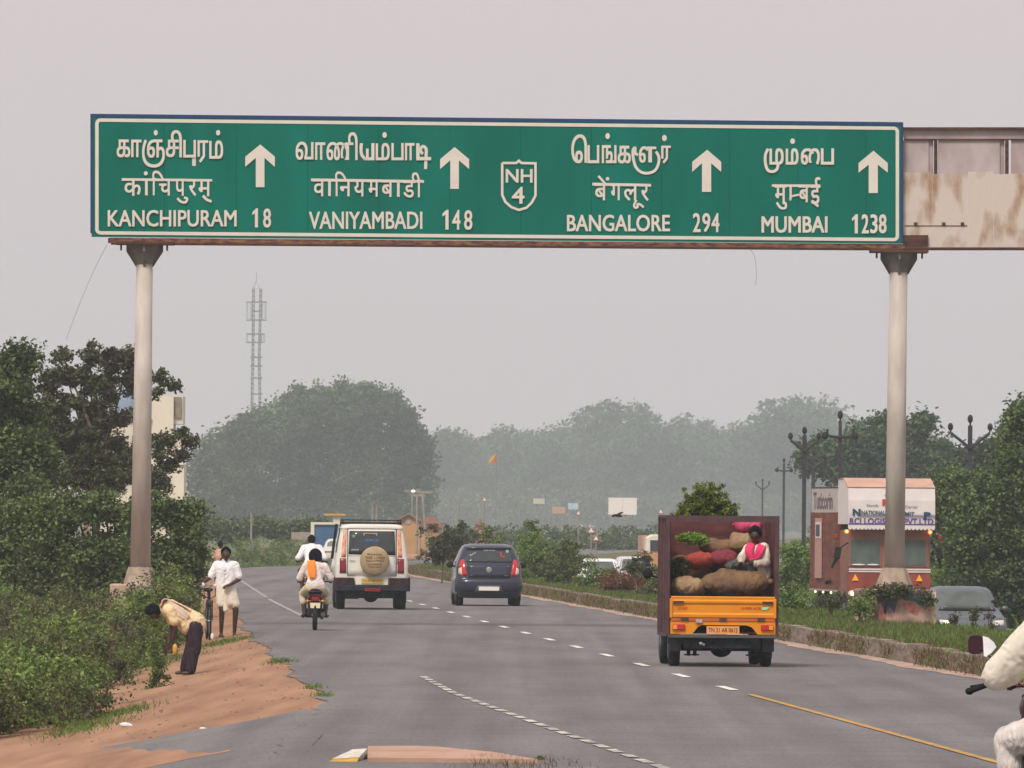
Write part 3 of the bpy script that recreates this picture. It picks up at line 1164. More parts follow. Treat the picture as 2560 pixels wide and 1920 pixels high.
# the right part of the gantry: back of the next sign box, over the opposite road
M_tin = mat('weathered_tin', (0.62, 0.54, 0.48), .7, scale=2.6, bump=.3, col2=(0.36, 0.22, 0.13), det=12, mscale=(1, 1, .45), ramp=(.33, .52))
M_tin2 = mat('grey_tin', (0.50, 0.43, 0.43), .7, scale=2.5, bump=.2, col2=(0.38, 0.30, 0.29), det=9, mscale=(1, 1, .6))
bx_ = thing('sign_box_back', P(2262, 622, 178.4), 'weathered rusty back of a second sign box right of the green board', 'road sign')
BI = Matrix.Translation(-Vector(bx_.location))
RY0, RY1 = 178.4, 179.2


def pan(name, x0, x1, t, b, d0, d1, m):
    mb = MB()
    vs = []
    for px in (x0, x1):
        for py in (t, b):
            Y = RY0 + (RY1 - RY0) * (px - 2262) / 700
            p = P(px, py, Y)
            vs += [p + Vector((0, d0, 0)), p + Vector((0, d1, 0))]
    mb.add(vs, [(0, 2, 6, 4), (1, 5, 7, 3), (0, 4, 5, 1), (2, 3, 7, 6), (0, 1, 3, 2), (4, 6, 7, 5)])
    mb.v = [tuple(BI @ Vector(v)) for v in mb.v]
    return mb.build(name, m, bx_)


pan('top_rail', 2258, 3000, 318, 324, .0, .5, M_rust)
pan('fascia', 2260, 3000, 324, 349, .09, .14, M_tin2)
pan('mid_rail', 2262, 3000, 346.5, 350, .02, .12, M_rust)
for a, b in ((2258, 2322), (2346, 2500), (2528, 2700), (2720, 2900)):
    pan('recessed_panel', a, b, 350, 434, .06, .1, M_tin2)
for a in (2322, 2500, 2700):
    pan('upright', a, a + 12, 324, 434, .1, .2, M_tin2)
    pan('upright_edge', a + 14, a + 22, 350, 434, .02, .2, M_rust)
for a, b in ((2258, 2330), (2331, 2420), (2421, 2484), (2485, 2580), (2581, 2700), (2701, 3000)):
    pan('tin_sheet', a, b, 435 - (a % 7), 618, .0, .03, M_tin)
pan('bottom_rail', 2262, 3000, 618.5, 624, -.05, .5, M_rust)
pan('splice_plate', 2258, 2320, 588, 618, -.06, -.01, M_rust)
pan('sheet_seam', 2262, 2418, 563.5, 565, -.012, -.002, M_rust)
for a in (2285, 2355, 2402):
    pan('clip', a, a + 8, 556, 563, -.03, -.002, M_rust)

# hanging wires
for (pts, Y, lab) in ((((268, 612), (240, 665), (205, 745), (178, 815), (165, 850)), 176.4, 'thin loose wire trailing from the left end of the sign beam'),
                      (((1872, 622), (1886, 640), (1891, 680), (1889, 712)), 177.5, 'short curled wire hanging under the beam near the right pole')):
    mb = MB()
    p3 = [P(x, y, Y) for x, y in pts]
    q = smooth_line(p3, 4)
    o0 = q[0].copy()
    mb.tube([v - o0 for v in q], .0045, 4)
    o = mb.build('hanging_wire', M_galvd)
    o.location = o0
    tag(o, lab, 'wire')

# ================================================================ VEGETATION
def bl_px(lst, Y):
    """blobs from (px, py, rpx_x, rpx_z, dy) at depth Y"""
    out = []
    s = F / Y
    for (px, py, rx, rz, *r) in lst:
        Yb = Y + (r[0] if r else 0)
        p = P(px, py, Yb)
        out.append((p.x, p.y, p.z, rx / s, max(rx, rz) / s * .9, rz / s))
    return out


def base_at(px, Y):
    x = P(px, 1300, Y).x
    return (x, Y, gz(x, Y) - .05)


# far-left dense tree
make_tree('roadside_tree', bl_px([(10, 960, 75, 90), (-60, 1000, 90, 130), (40, 1080, 75, 110, 1), (0, 1200, 110, 120), (60, 1280, 80, 100, -1), (-80, 1250, 100, 150), (30, 1130, 90, 90), (20, 1400, 100, 100), (60, 900, 40, 44), (95, 1180, 60, 60)], 205), base_at(0, 205),
            .22, 52000, .12, M_leafT, 'tall dense green tree at the left edge of the picture', 'tree', seed=1, clump=.35, per=60)
# tree with tufted branches beside the left pole
make_tree('tufted_tree', bl_px([(155, 885, 24, 28), (165, 935, 26, 40), (225, 890, 24, 34), (205, 945, 42, 36), (280, 905, 30, 44), (322, 895, 18, 32), (262, 965, 48, 34), (330, 955, 26, 40),
                                (402, 950, 17, 24), (432, 965, 16, 14), (388, 985, 16, 14), (120, 960, 26, 34), (150, 1010, 56, 32), (240, 1020, 52, 28), (310, 1050, 34, 24), (180, 1075, 62, 28), (90, 1040, 40, 50),
                                (120, 1130, 58, 44), (215, 1120, 64, 34), (290, 1130, 44, 32), (370, 1110, 26, 26), (420, 1095, 26, 24), (455, 1090, 22, 20), (478, 1105, 16, 14), (455, 1135, 14, 14), (400, 1130, 26, 26),
                                (150, 1200, 78, 44), (260, 1195, 74, 38), (395, 1195, 26, 30), (330, 1180, 44, 30), (230, 1090, 90, 50), (130, 1080, 60, 60), (250, 1160, 100, 50), (390, 1215, 40, 34), (420, 1165, 24, 24)], 232), base_at(215, 232),
          .13, 62000, .10, M_leafD, 'dark tree with tufted reddish leaf clusters behind the left gantry pole', 'tree', seed=2, clump=.2, per=70, low=-1, shell=.75)
# greener low trees behind the left pole
make_tree('low_tree', bl_px([(120, 1290, 80, 60), (230, 1280, 60, 50), (185, 1255, 24, 24), (330, 1300, 50, 50), (265, 1250, 20, 20), (60, 1330, 90, 90), (400, 1290, 50, 60), (450, 1300, 45, 40), (480, 1275, 26, 18), (470, 1350, 40, 50), (150, 1390, 110, 80), (300, 1390, 90, 70), (420, 1400, 70, 60), (60, 1450, 120, 80), (200, 1460, 110, 70), (330, 1470, 100, 60), (450, 1470, 60, 60), (480, 1410, 40, 50)], 200),
          base_at(250, 200), .1, 70000, .1, M_leafT, 'bushy mid green tree low behind the left gantry pole', 'tree', seed=3, clump=.28, per=60)
t = thing('dead_trunk', base_at(214, 214), 'pale bare trunk standing in the bushes left of the pole', 'tree trunk')
mb = MB()
mb.cyl((0, 0, 0), (.02, 0, 2.2), .075, .06, 8)
mb.cyl((.02, 0, 2.2), (.0, .0, 2.95), .06, .05, 8)
mb.build('trunk', mat('pale_bark', (.30, .2, .14), .9, bump=.4, var=.3), t)

# thicket of small-leaved shrubs at the left
rng = np.random.default_rng(11)
TB = []
for i in range(150):
    Y = float(rng.uniform(113, 190))
    pxr = np.interp(Y, [113, 122, 130, 140, 150, 160, 175, 190], [215, 300, 392, 405, 425, 445, 470, 515])
    px = float(rng.uniform(-60, pxr - 20))
    r = float(rng.uniform(.3, .52))
    X = P(px, 1500, Y).x
    h = float(rng.uniform(.42, .72)) * (1.0 if Y < 150 else 1.15)
    TB.append((X, Y, gz(X, Y) + h * .85, r, r * 1.2, h))
# keep the bending man's side open
TB = [b for b in TB if not (b[0] > -5.9 and 124 < b[1] < 150)]
C = crown_points(rng, TB, 170000, .19, 60, -1, .82)
C = C[C[:, 2] > -1.2]
pn = np.sin(C[:, 0] * 3.3 + C[:, 2] * 2) + np.sin(C[:, 1] * .42 + C[:, 0] * 1.3) + np.sin(C[:, 2] * 6.1 + C[:, 1] * .3) + rng.normal(size=len(C)) * .55
C = C[np.argsort(pn)]
half = int(len(C) * .42)
third = int(len(C) * .72)
o = link_mesh('thicket_shade_leaves', leaf_mesh('thicket_shade_leaves', C[third:], .062, rng, 1.9), M_leafD)  # dark leaf colour stands in for shadow between the bright clumps
tag(o, 'dark leaf patches coloured as shade within the left roadside thicket', 'leaves', kind='stuff')
o = link_mesh('thicket', leaf_mesh('thicket', C[:half], .068, rng, 1.9), M_leafG)
tag(o, 'dense small-leaved green thicket filling the left roadside in front of the pole', 'thicket', kind='stuff')
o = link_mesh('thicket_undergrowth', leaf_mesh('thicket_undergrowth', C[half:third], .058, rng, 1.9), M_leafO)
tag(o, 'olive undergrowth mixed through the left roadside thicket', 'undergrowth', kind='stuff')
mb = MB()
for b in TB[::2]:
    for k in range(5):
        a = rng.normal(size=2) * .3
        mb.cyl((b[0], b[1], b[2] - b[5]), (b[0] + a[0] * b[3] * 1.5, b[1] + a[1], b[2] + b[5] * .8), .012, .004, 4, cap=False)
tag(mb.build('thicket_stems', M_bark), 'thin woody stems inside the left roadside thicket', 'stems', kind='stuff')


def shrub(px, Y, wpx, top, bot, m, label, n=6000, leaf=.06, seed=0, name='shrub', group='shrubs along the median', clump=.16, nb=6, low=-1, spiky=False, rw=1.0):
    if group == 'shrubs along the median' and px < 1700:
        for yy in range(150, 420):
            if P(px, 1400, yy).x > kerb(yy) + 1.9:
                Y = yy
                break
    s = F / Y
    rg_ = np.random.default_rng(seed + 100)
    c = P(px, (top + bot) / 2, Y)
    W = wpx / 2 / s
    H = (bot - top) / 2 / s
    bl = []
    for i in range(nb + (0 if name == 'creeper' else 4)):
        a = rg_.uniform(-.6, .6)
        b_ = rg_.uniform(-.75, .55)
        if i >= nb:
            a, b_ = (-.6, -.2, .2, .6)[i - nb], -.72
        bl.append((c.x + a * W, c.y + rg_.uniform(-.6, .6) * W * rw, c.z + b_ * H, W * rg_.uniform(.35, .6), W * .6 * rw, H * rg_.uniform(.35, .55)))
    if spiky:
        for i in range(5):
            a = rg_.uniform(-.9, .9)
            bl.append((c.x + a * W, c.y, c.z + H * rg_.uniform(.5, .95), W * .16, W * .2, H * .22))
    g_ = gz(c.x, Y)
    if name == 'creeper':
        g_ = c.z - .02
    return make_tree(name, bl, (c.x, Y, g_ - .03), .03 if name != 'creeper' else .008, n, leaf, m, label, 'shrub', group, seed, clump, 40, low=low)


shrub(1105, 300, 125, 1308, 1402, M_leafD, 'dark leaning thorny shrub on the median between the white jeep and the blue car', 9000, .085, 1, nb=8, spiky=True, clump=.14)
shrub(1185, 292, 110, 1312, 1420, M_leafD, 'dull green shrub directly behind the dark blue car roof', 8000, .085, 2)
shrub(1250, 265, 150, 1312, 1460, M_leafB, 'fresh green bushy shrub rising above the dark blue car', 11000, .08, 3, nb=8, spiky=True)
shrub(1325, 262, 60, 1303, 1400, M_leafG, 'upright tall leafy shrub with one high stem on the median', 5000, .08, 4, spiky=True)
shrub(1350, 240, 150, 1345, 1480, M_leafG, 'dark green rounded shrub just right of the dark blue car', 11000, .075, 5, nb=8)
shrub(1430, 228, 150, 1375, 1500, M_leafO, 'grey green thorny shrub in the middle of the median row', 11000, .07, 6, nb=8)
shrub(1490, 215, 110, 1410, 1510, M_leafG, 'low spreading green shrub left of the red shrub', 8000, .065, 7)
shrub(1570, 205, 140, 1408, 1505, M_leafR, 'reddish brown shrub on the median left of the yellow mini truck', 10000, .06, 8, nb=8)
shrub(1625, 200, 90, 1430, 1530, M_leafO, 'olive shrub half hidden by the left side of the mini truck', 7000, .06, 9)
shrub(1400, 285, 110, 1335, 1440, M_leafO, 'thin grey olive shrub behind the median row', 6000, .085, 10)
shrub(1590, 212, 36, 1385, 1430, M_leafD, 'small dark sprig standing above the red shrub', 900, .07, 11, nb=3)
shrub(1620, 214, 40, 1380, 1440, M_leafD, 'taller dark sprig beside the truck mirror', 1000, .07, 12, nb=3)
shrub(1975, 200, 90, 1455, 1535, M_leafG, 'green shrub right of the mini truck on the median', 6000, .06, 13)
shrub(2060, 205, 100, 1480, 1545, M_leafD, 'dark low shrub in front of the goods truck wheels', 6000, .06, 14)
shrub(2150, 172, 40, 1475, 1530, M_leafG, 'small leafy sprig at the left corner of the painted pedestal', 900, .06, 15, nb=3)
shrub(2240, 177.62, 150, 1468, 1486, M_leafD, 'dark creeper draped over the top of the painted pedestal', 1500, .06, 16, nb=9, name='creeper', rw=.05)
shrub(2316, 177.62, 30, 1474, 1518, M_leafD, 'dark creeper tail hanging down the right face of the painted pedestal', 500, .055, 17, nb=4, name='creeper', rw=.08)
shrub(2172, 177.5, 30, 1474, 1515, M_leafG, 'green creeper tail on the left face of the painted pedestal', 700, .055, 27, nb=4, name='creeper', rw=.08)
for i, (px, tp, lab) in enumerate(((2385, 1500, 'thin stalk crossing the left half of the grey car windscreen'), (2432, 1488, 'tallest thin stalk in front of the grey car windscreen'),
                                   (2478, 1495, 'thin stalk in front of the right half of the grey car'), (2075, 1425, 'thin dry stalk in front of the goods truck door'), (2195, 1420, 'dark pointed leaf stalk in front of the goods truck bumper'))):
    shrub(px, 176 + i, 30, tp, 1590, M_leafD, lab, 380, .07, 30 + i, nb=4, name='plant_stalk', group='plant stalks on the median', clump=.1)
# weeds near the camera on the road edge
shrub(1352, 80, 30, 1878, 1925, M_leafG, 'small upright weed growing at the bottom edge of the picture', 500, .03, 40, nb=3, name='weed', group=None, clump=.035)
o = blades('island_weeds', [(P(px, 1900, 79.5).x, 79.5 + d, .02) for px, d in zip(np.random.default_rng(5).normal(1290, 75, 330), np.random.default_rng(6).uniform(-2.5, .6, 330))], .055, .008, M_dry, 12, .5)
tag(o, 'dry weeds in front of the traffic island tip at the bottom edge', 'dry grass')

# right side trees
make_tree('roadside_tree', bl_px([(2565, 1080, 60, 90), (2535, 1150, 55, 60), (2580, 1180, 90, 100), (2470, 1235, 50, 50), (2540, 1260, 90, 80), (2560, 1035, 34, 34), (2460, 1290, 80, 70), (2420, 1360, 70, 60), (2520, 1360, 90, 70), (2560, 1450, 90, 80), (2450, 1440, 80, 60), (2530, 1520, 90, 60)], 260), base_at(2540, 260),
          .1, 60000, .13, M_leafT, 'dark green tree at the right edge of the picture', 'tree', seed=21, clump=.35, per=60)
make_tree('roadside_tree', bl_px([(2390, 1210, 60, 34), (2360, 1260, 55, 60), (2430, 1270, 70, 60), (2370, 1330, 60, 60), (2450, 1350, 70, 60), (2320, 1290, 40, 70), (2340, 1380, 60, 60), (2440, 1430, 90, 60), (2400, 1200, 60, 30), (2460, 1220, 60, 40)], 285), base_at(2390, 285),
          .14, 36000, .12, M_leafT, 'rounded dark tree right behind the goods truck', 'tree', seed=22, clump=.35, per=60)
make_tree('roadside_bush', bl_px([(2390, 1420, 70, 50), (2470, 1440, 80, 55), (2540, 1400, 60, 70), (2350, 1470, 50, 40), (2430, 1490, 80, 40), (2530, 1490, 70, 60), (2340, 1530, 70, 40), (2450, 1545, 90, 40), (2550, 1550, 80, 50), (2400, 1380, 50, 40), (2520, 1330, 70, 60)], 262), base_at(2440, 262),
          .06, 32000, .09, M_leafG, 'light olive green bush beside the goods truck mirror', 'bush', seed=23, clump=.25, per=50)
make_tree('roadside_bush', bl_px([(1985, 1400, 30, 40), (1975, 1450, 45, 40), (2010, 1430, 30, 50), (1960, 1490, 40, 40)], 290), base_at(1985, 290),
          .06, 12000, .1, M_leafB, 'bright green bush between the mini truck and the goods truck', 'bush', seed=24, clump=.25, per=50)
make_tree('hazy_tree', bl_px([(2180, 1110, 60, 50), (2260, 1095, 55, 40), (2310, 1060, 30, 26), (2220, 1060, 40, 26), (2140, 1160, 80, 70), (2260, 1170, 90, 70), (2340, 1150, 60, 50), (2390, 1170, 50, 40), (2050, 1150, 60, 60)], 560), base_at(2220, 560),
          .3, 22000, .34, M_leafF, 'broad hazy tree with a flat side branch behind the right gantry pole', 'tree', seed=25, clump=.8, per=40)
make_tree('hazy_tree', bl_px([(2420, 1160, 50, 40), (2480, 1160, 60, 60), (2450, 1220, 70, 60)], 480), base_at(2440, 480),
          .2, 9000, .3, M_leafF2, 'smaller hazy tree behind the dark power pole on the right', 'tree', seed=26, clump=.7, per=40)

# the big round tree
big = bl_px([(700, 1080, 110, 70), (830, 1050, 130, 80), (960, 1070, 90, 80), (1020, 1130, 60, 80), (880, 1000, 70, 34), (960, 1000, 42, 30), (760, 1010, 60, 34), (620, 1100, 70, 60), (540, 1140, 60, 60),
             (560, 1210, 80, 70), (680, 1180, 110, 80), (820, 1170, 130, 90), (960, 1190, 100, 80), (1050, 1210, 42, 60), (855, 975, 18, 18), (935, 978, 12, 20), (985, 1010, 14, 16), (500, 1190, 36, 70), (720, 1260, 110, 40), (880, 1265, 120, 36), (600, 1270, 100, 34), (1020, 1265, 60, 34), (640, 1075, 30, 30), (745, 985, 22, 22), (1062, 1120, 24, 30), (590, 1095, 24, 24), (905, 968, 14, 20), (1020, 1045, 22, 24), (800, 985, 24, 16), (480, 1290, 80, 40), (660, 1305, 120, 30), (860, 1305, 120, 30), (1040, 1300, 60, 34)], 1450)
make_tree('big_tree', big, base_at(800, 1450), 1.4, 100000, .68, M_leafF, 'huge round tree standing over the road in the haze', 'tree', seed=31, clump=1.7, per=36, low=-1)
# hedge at its foot
C = crown_points(np.random.default_rng(77), bl_px([(x, 1325 + 8 * math.sin(x), 40, 26) for x in range(460, 800, 30)], 520), 16000, .5, 40, -1)
o = link_mesh('far_undergrowth', leaf_mesh('far_undergrowth', C, .2, rng), M_leafF2)
tag(o, 'hazy low undergrowth on the left beyond the bend of the road', 'undergrowth', kind='stuff')
C = crown_points(np.random.default_rng(78), [(asph(y) - 1.6 - 2.2 * np.random.default_rng(int(y)).random(), y, gz(asph(y) - 3, y) + .25, .8, 1.2, .5) for y in range(215, 470, 5)]
                 + [(P(x, 1300, 455 + .03 * x).x, 455 + .03 * x, .2, 1.1, 1.5, .9) for x in range(580, 800, 16)], 36000, .22, 40, -1)
o = link_mesh('verge_bushes', leaf_mesh('verge_bushes', C, .09, rng), M_leafG)
tag(o, 'low green bushes lining the left verge round the bend', 'bushes', kind='stuff')

# the far row of trees: individual crowns, three shared shapes
protos = []
for k in range(4):
    rg_ = np.random.default_rng(200 + k)
    bl = [(rg_.uniform(-3, 3), rg_.uniform(-2, 2), rg_.uniform(4.5, 9.0), rg_.uniform(1.8, 3.2), 2.6, rg_.uniform(1.4, 2.4)) for i in range(13)] + [(rg_.uniform(-3, 3), 0, rg_.uniform(1.5, 4.5), 2.6, 2.4, 2.0) for i in range(6)]
    me = leaf_mesh('crown', crown_points(rg_, bl, 15000, 1.0, 36, -1), .48, rg_)
    mbt = MB()
    limbs(mbt, (0, 0, 0), bl, .28, rg_)
    protos.append((me, mbt.mesh('trunk')))
FL = ['just right of the huge round tree', 'second to the right of the huge round tree', 'directly left of the yellow and red flag', 'directly behind the yellow and red flag', 'behind the slender lamp pole',
      'above the small pale green board', 'above the low peach hoarding', 'above the light blue board', 'with the dark tuft rising above the row', 'left part of the crown above the white double board',
      'right part of the crown above the white double board', 'above the left end of the mini truck', 'above the plants on the mini truck', 'above the right end of the mini truck', 'behind the faintest power pole',
      'left of the tall dark power pole', 'behind the tall dark power pole', 'behind the level crossarm power pole', 'left of the right gantry pole', 'behind the right gantry pole', 'right of the right gantry pole',
      'left of the raised arm power pole', 'behind the raised arm power pole', 'low between the huge round tree and the row']
fw = [(1110, 1085, 95), (1150, 1072, 110), (1205, 1098, 100), (1255, 1078, 105), (1310, 1090, 100), (1365, 1085, 100), (1415, 1072, 115), (1465, 1050, 120), (1530, 1022, 90), (1560, 1045, 120), (1625, 1040, 130), (1690, 1052, 120), (1755, 1070, 120),
      (1815, 1080, 110), (1870, 1060, 110), (1930, 1025, 130), (1995, 1012, 140), (2060, 1010, 130), (2120, 1050, 120), (2200, 1075, 120), (2290, 1095, 120), (2370, 1110, 120), (2450, 1125, 110), (1090, 1180, 80)]
for i, (px, top, wd) in enumerate(fw):
    Y = 2650 + (i * 137 % 5) * 90
    s = F / Y
    base = Vector(base_at(px, Y))
    H = P(px, top, Y).z - base.z
    me, tm = protos[i % 4]
    t = thing('far_tree', base, 'hazy far tree ' + FL[i], 'tree', 'far row of hazy trees', rz=i * 1.3, scale=H / 10.2)
    link_mesh('crown', me, None, t)
    if not me.materials:
        me.materials.append(M_leafF)
    link_mesh('trunk', tm, None, t)
    if not tm.materials:
        tm.materials.append(M_bark)
# understory of the far row
C = crown_points(np.random.default_rng(79), [(P(x, 1300, 2500 + 3 * (x % 31)).x, 2500 + 3 * (x % 31), 3.0 + (x % 3) * 1.4, 7.0, 6, 5.4) for x in range(440, 2560, 34)], 60000, 2.2, 40, -1)
o = link_mesh('far_wood', leaf_mesh('far_wood', C, 1.2, rng), M_leafF2)
tag(o, 'hazy mass of undergrowth below the far row of trees', 'wood', kind='stuff')
C = crown_points(np.random.default_rng(80), [(P(x, 1300, 640 + (x * 7 % 60)).x, 640 + (x * 7 % 60), .2 + (x % 3) * .4, 1.4, 2, 1.0) for x in range(1060, 1640, 18)], 22000, .5, 40, -1)
o = link_mesh('far_scrub', leaf_mesh('far_scrub', C, .24, rng), M_leafF2)
tag(o, 'hazy scrub beyond the median shrubs around the warning signs', 'scrub', kind='stuff')
C = crown_points(np.random.default_rng(81), [(P(x, 1300, 420 + (x * 7 % 40)).x, 420 + (x * 7 % 40), -.2 + (x % 3) * .4, 1.4, 2, 1.1) for x in range(1960, 2560, 16)], 30000, .4, 40, -1)
o = link_mesh('right_scrub', leaf_mesh('right_scrub', C, .16, rng), M_leafG)
tag(o, 'green scrub behind the goods truck below the power poles', 'scrub', kind='stuff')

# ================================================================ BACKGROUND THINGS
# white building behind the left trees
M_cream = mat('cream_plaster', (.74, .67, .55), .8, var=.08, scale=.6)
Yb = 420
bb = thing('white_building', base_at(400, Yb), 'cream multi-storey building seen between the dark trees left of centre', 'building')
s = F / Yb


def bbox_px(mbx, x0, y0, x1, y1, d0, d1, org, Y):
    a = P(x0, y0, Y) - org
    b = P(x1, y1, Y) - org
    mbx.box(a.x, b.x, d0, d1, b.z, a.z)


og = Vector(bb.location)
for (x0, y0, x1, y1, d0, d1, nm, mm) in ((382, 990, 430, 1440, 0, 3, 'wall', M_cream), (431, 990, 457, 1060, .3, 3, 'stair_tower', M_cream), (382, 1076, 452, 1440, .3, 3, 'wall', M_cream), (402, 1160, 458, 1440, -.2, 3, 'wall', M_cream),
                                         (250, 1046, 381, 1440, 0.4, 4, 'wall', M_cream), (398, 1156, 460, 1162, -.3, .3, 'ledge', M_white), (250, 1042, 381, 1048, .2, 4, 'parapet', M_white)):
    mb = MB()
    bbox_px(mb, x0, y0, x1, y1, d0, d1, og, Yb)
    mb.build(nm, mm, bb)
mb = MB()
bbox_px(mb, 433, 992, 453, 1044, .2, .29, og, Yb)
mb.build('louvre', mat('louvre_brown', (.28, .24, .19), .8, var=.2, scale=3), bb)
for (x0, y0) in ((290, 1090), (330, 1090), (290, 1180), (330, 1180)):
    mb = MB()
    bbox_px(mb, x0, y0, x0 + 22, y0 + 40, .3, .39, og, Yb)
    mb.build('window', M_glass, bb)
# blue water tank on its roof
wt_ = thing('water_tank', P(318, 1042, Yb + 1.5), 'blue grey water tank on the roof of the cream building', 'water tank')
mb = MB()
mb.rev([(.55, 0), (.58, .3), (.58, .9), (.3, 1.1), (.12, 1.15)], n=16)
mb.build('tank', mat('tank_blue', (.2, .27, .36), .6), wt_, True)

# mobile phone mast
M_mast = mat('mast_grey', (.10, .11, .12), .6)
Ym = 2500
ms = thing('phone_mast', base_at(640, Ym), 'tall lattice phone mast behind the huge round tree', 'mast')
om = Vector(ms.location)


def mpt(px, py, dy=0.0):
    p = P(px, py, Ym) - om
    return Vector((p.x, dy, p.z))


legs = []
mb = MB()
for sx, top, mid, bot in ((-1, 632, 630, 622), (1, 654, 650, 657)):
    for dy in (-1, 1):
        a, b, c = mpt(top, 722, dy * .5), mpt(mid, 905, dy * .6), mpt(bot, 1290, dy * .9)
        for p, q in ((a, b), (b, c)):
            mb.cyl(p, q, .2, None, 4)
            w_ = Vector((sx * .8, 0, 0))
            mb.cyl(p - w_ * .6, q - w_ * .6, .15, None, 4)
            n_ = int((p - q).length / 1.3)
            for i in range(n_):
                u = p.lerp(q, i / n_)
                v = p.lerp(q, (i + 1) / n_)
                mb.cyl(u, v - w_ * .6, .07, None, 3, cap=False)
                mb.cyl(u - w_ * .6, v, .07, None, 3, cap=False)
mb.build('lattice_leg', M_mast, ms)
for yy in (755, 778, 800, 835, 856, 893, 915, 945, 985):
    mb = MB()
    wl, wr = (616, 667) if yy in (755, 800) else ((616, 662) if yy in (835, 856) else (626, 656))
    mb.cyl(mpt(wl, yy), mpt(wr, yy), .2, None, 5)
    mb.build('platform' if yy < 860 else 'cross_brace', M_mast, ms)
for px, y0, y1 in ((618, 757, 800), (664, 757, 800), (655, 757, 798), (628, 757, 798), (618, 837, 855), (660, 837, 858), (652, 835, 856)):
    mb = MB()
    a, b = mpt(px, y0), mpt(px, y1)
    mb.box(a.x - .3, a.x + .3, -.3, -.05, b.z, a.z)
    mb.build('antenna', mat('antenna_pale', (.4, .42, .44), .5), ms)
mb = MB()
mb.cyl(mpt(632, 722), mpt(641, 702), .1, None, 4)
mb.cyl(mpt(650, 722), mpt(641, 702), .05, None, 4)
mb.cyl(mpt(641, 704), mpt(641, 680), .08, None, 4)
mb.cyl(mpt(630, 722), mpt(656, 722), .06, None, 4)
mb.build('lightning_rod', M_mast, ms)

# power poles
M_pole = mat('concrete_pole_dark', (.045, .042, .05), .85, var=.2, scale=3)
M_polel = mat('concrete_pole_pale', (.30, .26, .22), .85, var=.2, scale=2)
M_ins = mat('porcelain_brown', (.03, .02, .025), .3)


def power_pole(px, Y, top, bot, wpx, kind, label, m=None, arm=36):
    s = F / Y
    base = P(px, bot, Y)
    zb = gz(base.x, Y)
    t = thing('power_pole', (base.x, Y, zb), label, 'power pole', 'roadside power poles')
    zt = P(px, top, Y).z - zb
    mm = m or M_pole
    w_ = wpx / s / 2
    mb = MB()
    mb.box(-w_, w_, -w_, w_, 0, zt)
    mb.build('post', mm, t)
    a = arm / s
    if kind == 'v':
        for sx in (-1, 1):
            mb = MB()
            mb.cyl((0, -w_ - .03, zt - a * 1.35), (sx * a * 1.15, -w_ - .03, zt - a * .45), .05, None, 6)
            mb.build('cross_arm', mm, t)
            mb = MB()
            mb.cyl((sx * a * 1.15, -w_ - .03, zt - a * .45), (sx * a * 1.18, -w_ - .03, zt - a * .2), .025, None, 6)
            mb.ell((sx * a * 1.18, -w_ - .03, zt - a * .08), (.09, .09, .13), None, 10, 6)
            mb.build('insulator', M_ins, t)
    else:
        for sx in (-1, 1):
            mb = MB()
            mb.cyl((0, -w_ - .03, zt - a * 1.1), (sx * a, -w_ - .03, zt - a * .98), .05, None, 6)
            mb.build('cross_arm', mm, t)
            mb = MB()
            mb.ell((sx * a, -w_ - .03, zt - a * .98), (.12, .1, .13), None, 10, 6)
            mb.cyl((sx * a * .85, -w_ - .03, zt - a * .9), (sx * a * .85, -w_ - .03, zt - a * .55), .04, None, 6)
            mb.build('insulator', M_ins, t)
    mb = MB()
    mb.cyl((0, 0, zt), (0, 0, zt + a * .25), .03, None, 6)
    mb.ell((0, 0, zt + a * .4), (.09, .09, .14), None, 10, 6)
    mb.build('insulator', M_ins, t)
    return t


power_pole(2422, 295, 1064, 1500, 11, 'v', 'nearest dark power pole with raised arms above the grey car', arm=42)
power_pole(2097, 300, 1052, 1500, 8, 't', 'dark power pole with a level crossarm just left of the gantry pole', arm=38)
power_pole(2008, 320, 1088, 1500, 10, 'v', 'tall dark power pole with raised arms left of the goods truck', arm=30)
power_pole(2031, 420, 1140, 1450, 9, 'v', 'thinner power pole close behind the tall dark one', arm=24)
power_pole(1958, 560, 1158, 1400, 6, 't', 'hazy power pole right of the plants on the mini truck', arm=18)
power_pole(1905, 760, 1206, 1380, 4, 'v', 'faintest small power pole above the mini truck', arm=14)
for i, (px, Y, top, w_, lab) in enumerate(((1060, 560, 1228, 6, 'rightmost of the three pale poles by the orange house'), (1042, 565, 1236, 6, 'middle pale pole in front of the orange house'), (1030, 590, 1225, 5, 'left pale pole by the orange house'),
                                          (931, 600, 1262, 5, 'left pale post of the pair above the white jeep'), (941, 606, 1262, 5, 'right pale post of the pair above the white jeep'),
                                          (1147, 560, 1250, 4, 'pale post right of the orange house'), (1134, 600, 1275, 3, 'short pale post right of the orange house'), (628, 480, 1282, 5, 'pale post in the undergrowth under the phone mast'),
                                          (1299, 800, 1212, 2, 'slender lamp pole left of the small boards'), (1310 + 870, 900, 1200, 3, 'slender far pole behind the goods truck'))):
    s = F / Y
    b = P(px, 1350, Y)
    zb = gz(b.x, Y)
    t = thing('pale_post', (b.x, Y, zb), lab, 'post', 'pale posts in the haze')
    zt = P(px, top, Y).z - zb
    mb = MB()
    if i == 0:
        mb.cyl((.22, 0, 0), (-.12, 0, zt), w_ / s / 2, None, 8)
    else:
        mb.cyl((0, 0, 0), (0, 0, zt), w_ / s / 2, None, 8)
    mb.build('post', M_polel, t)
    if i < 3:
        mb = MB()
        mb.box(-.5, .5, -.05, .05, zt - .12, zt)
        mb.build('cross_arm', M_polel, t)
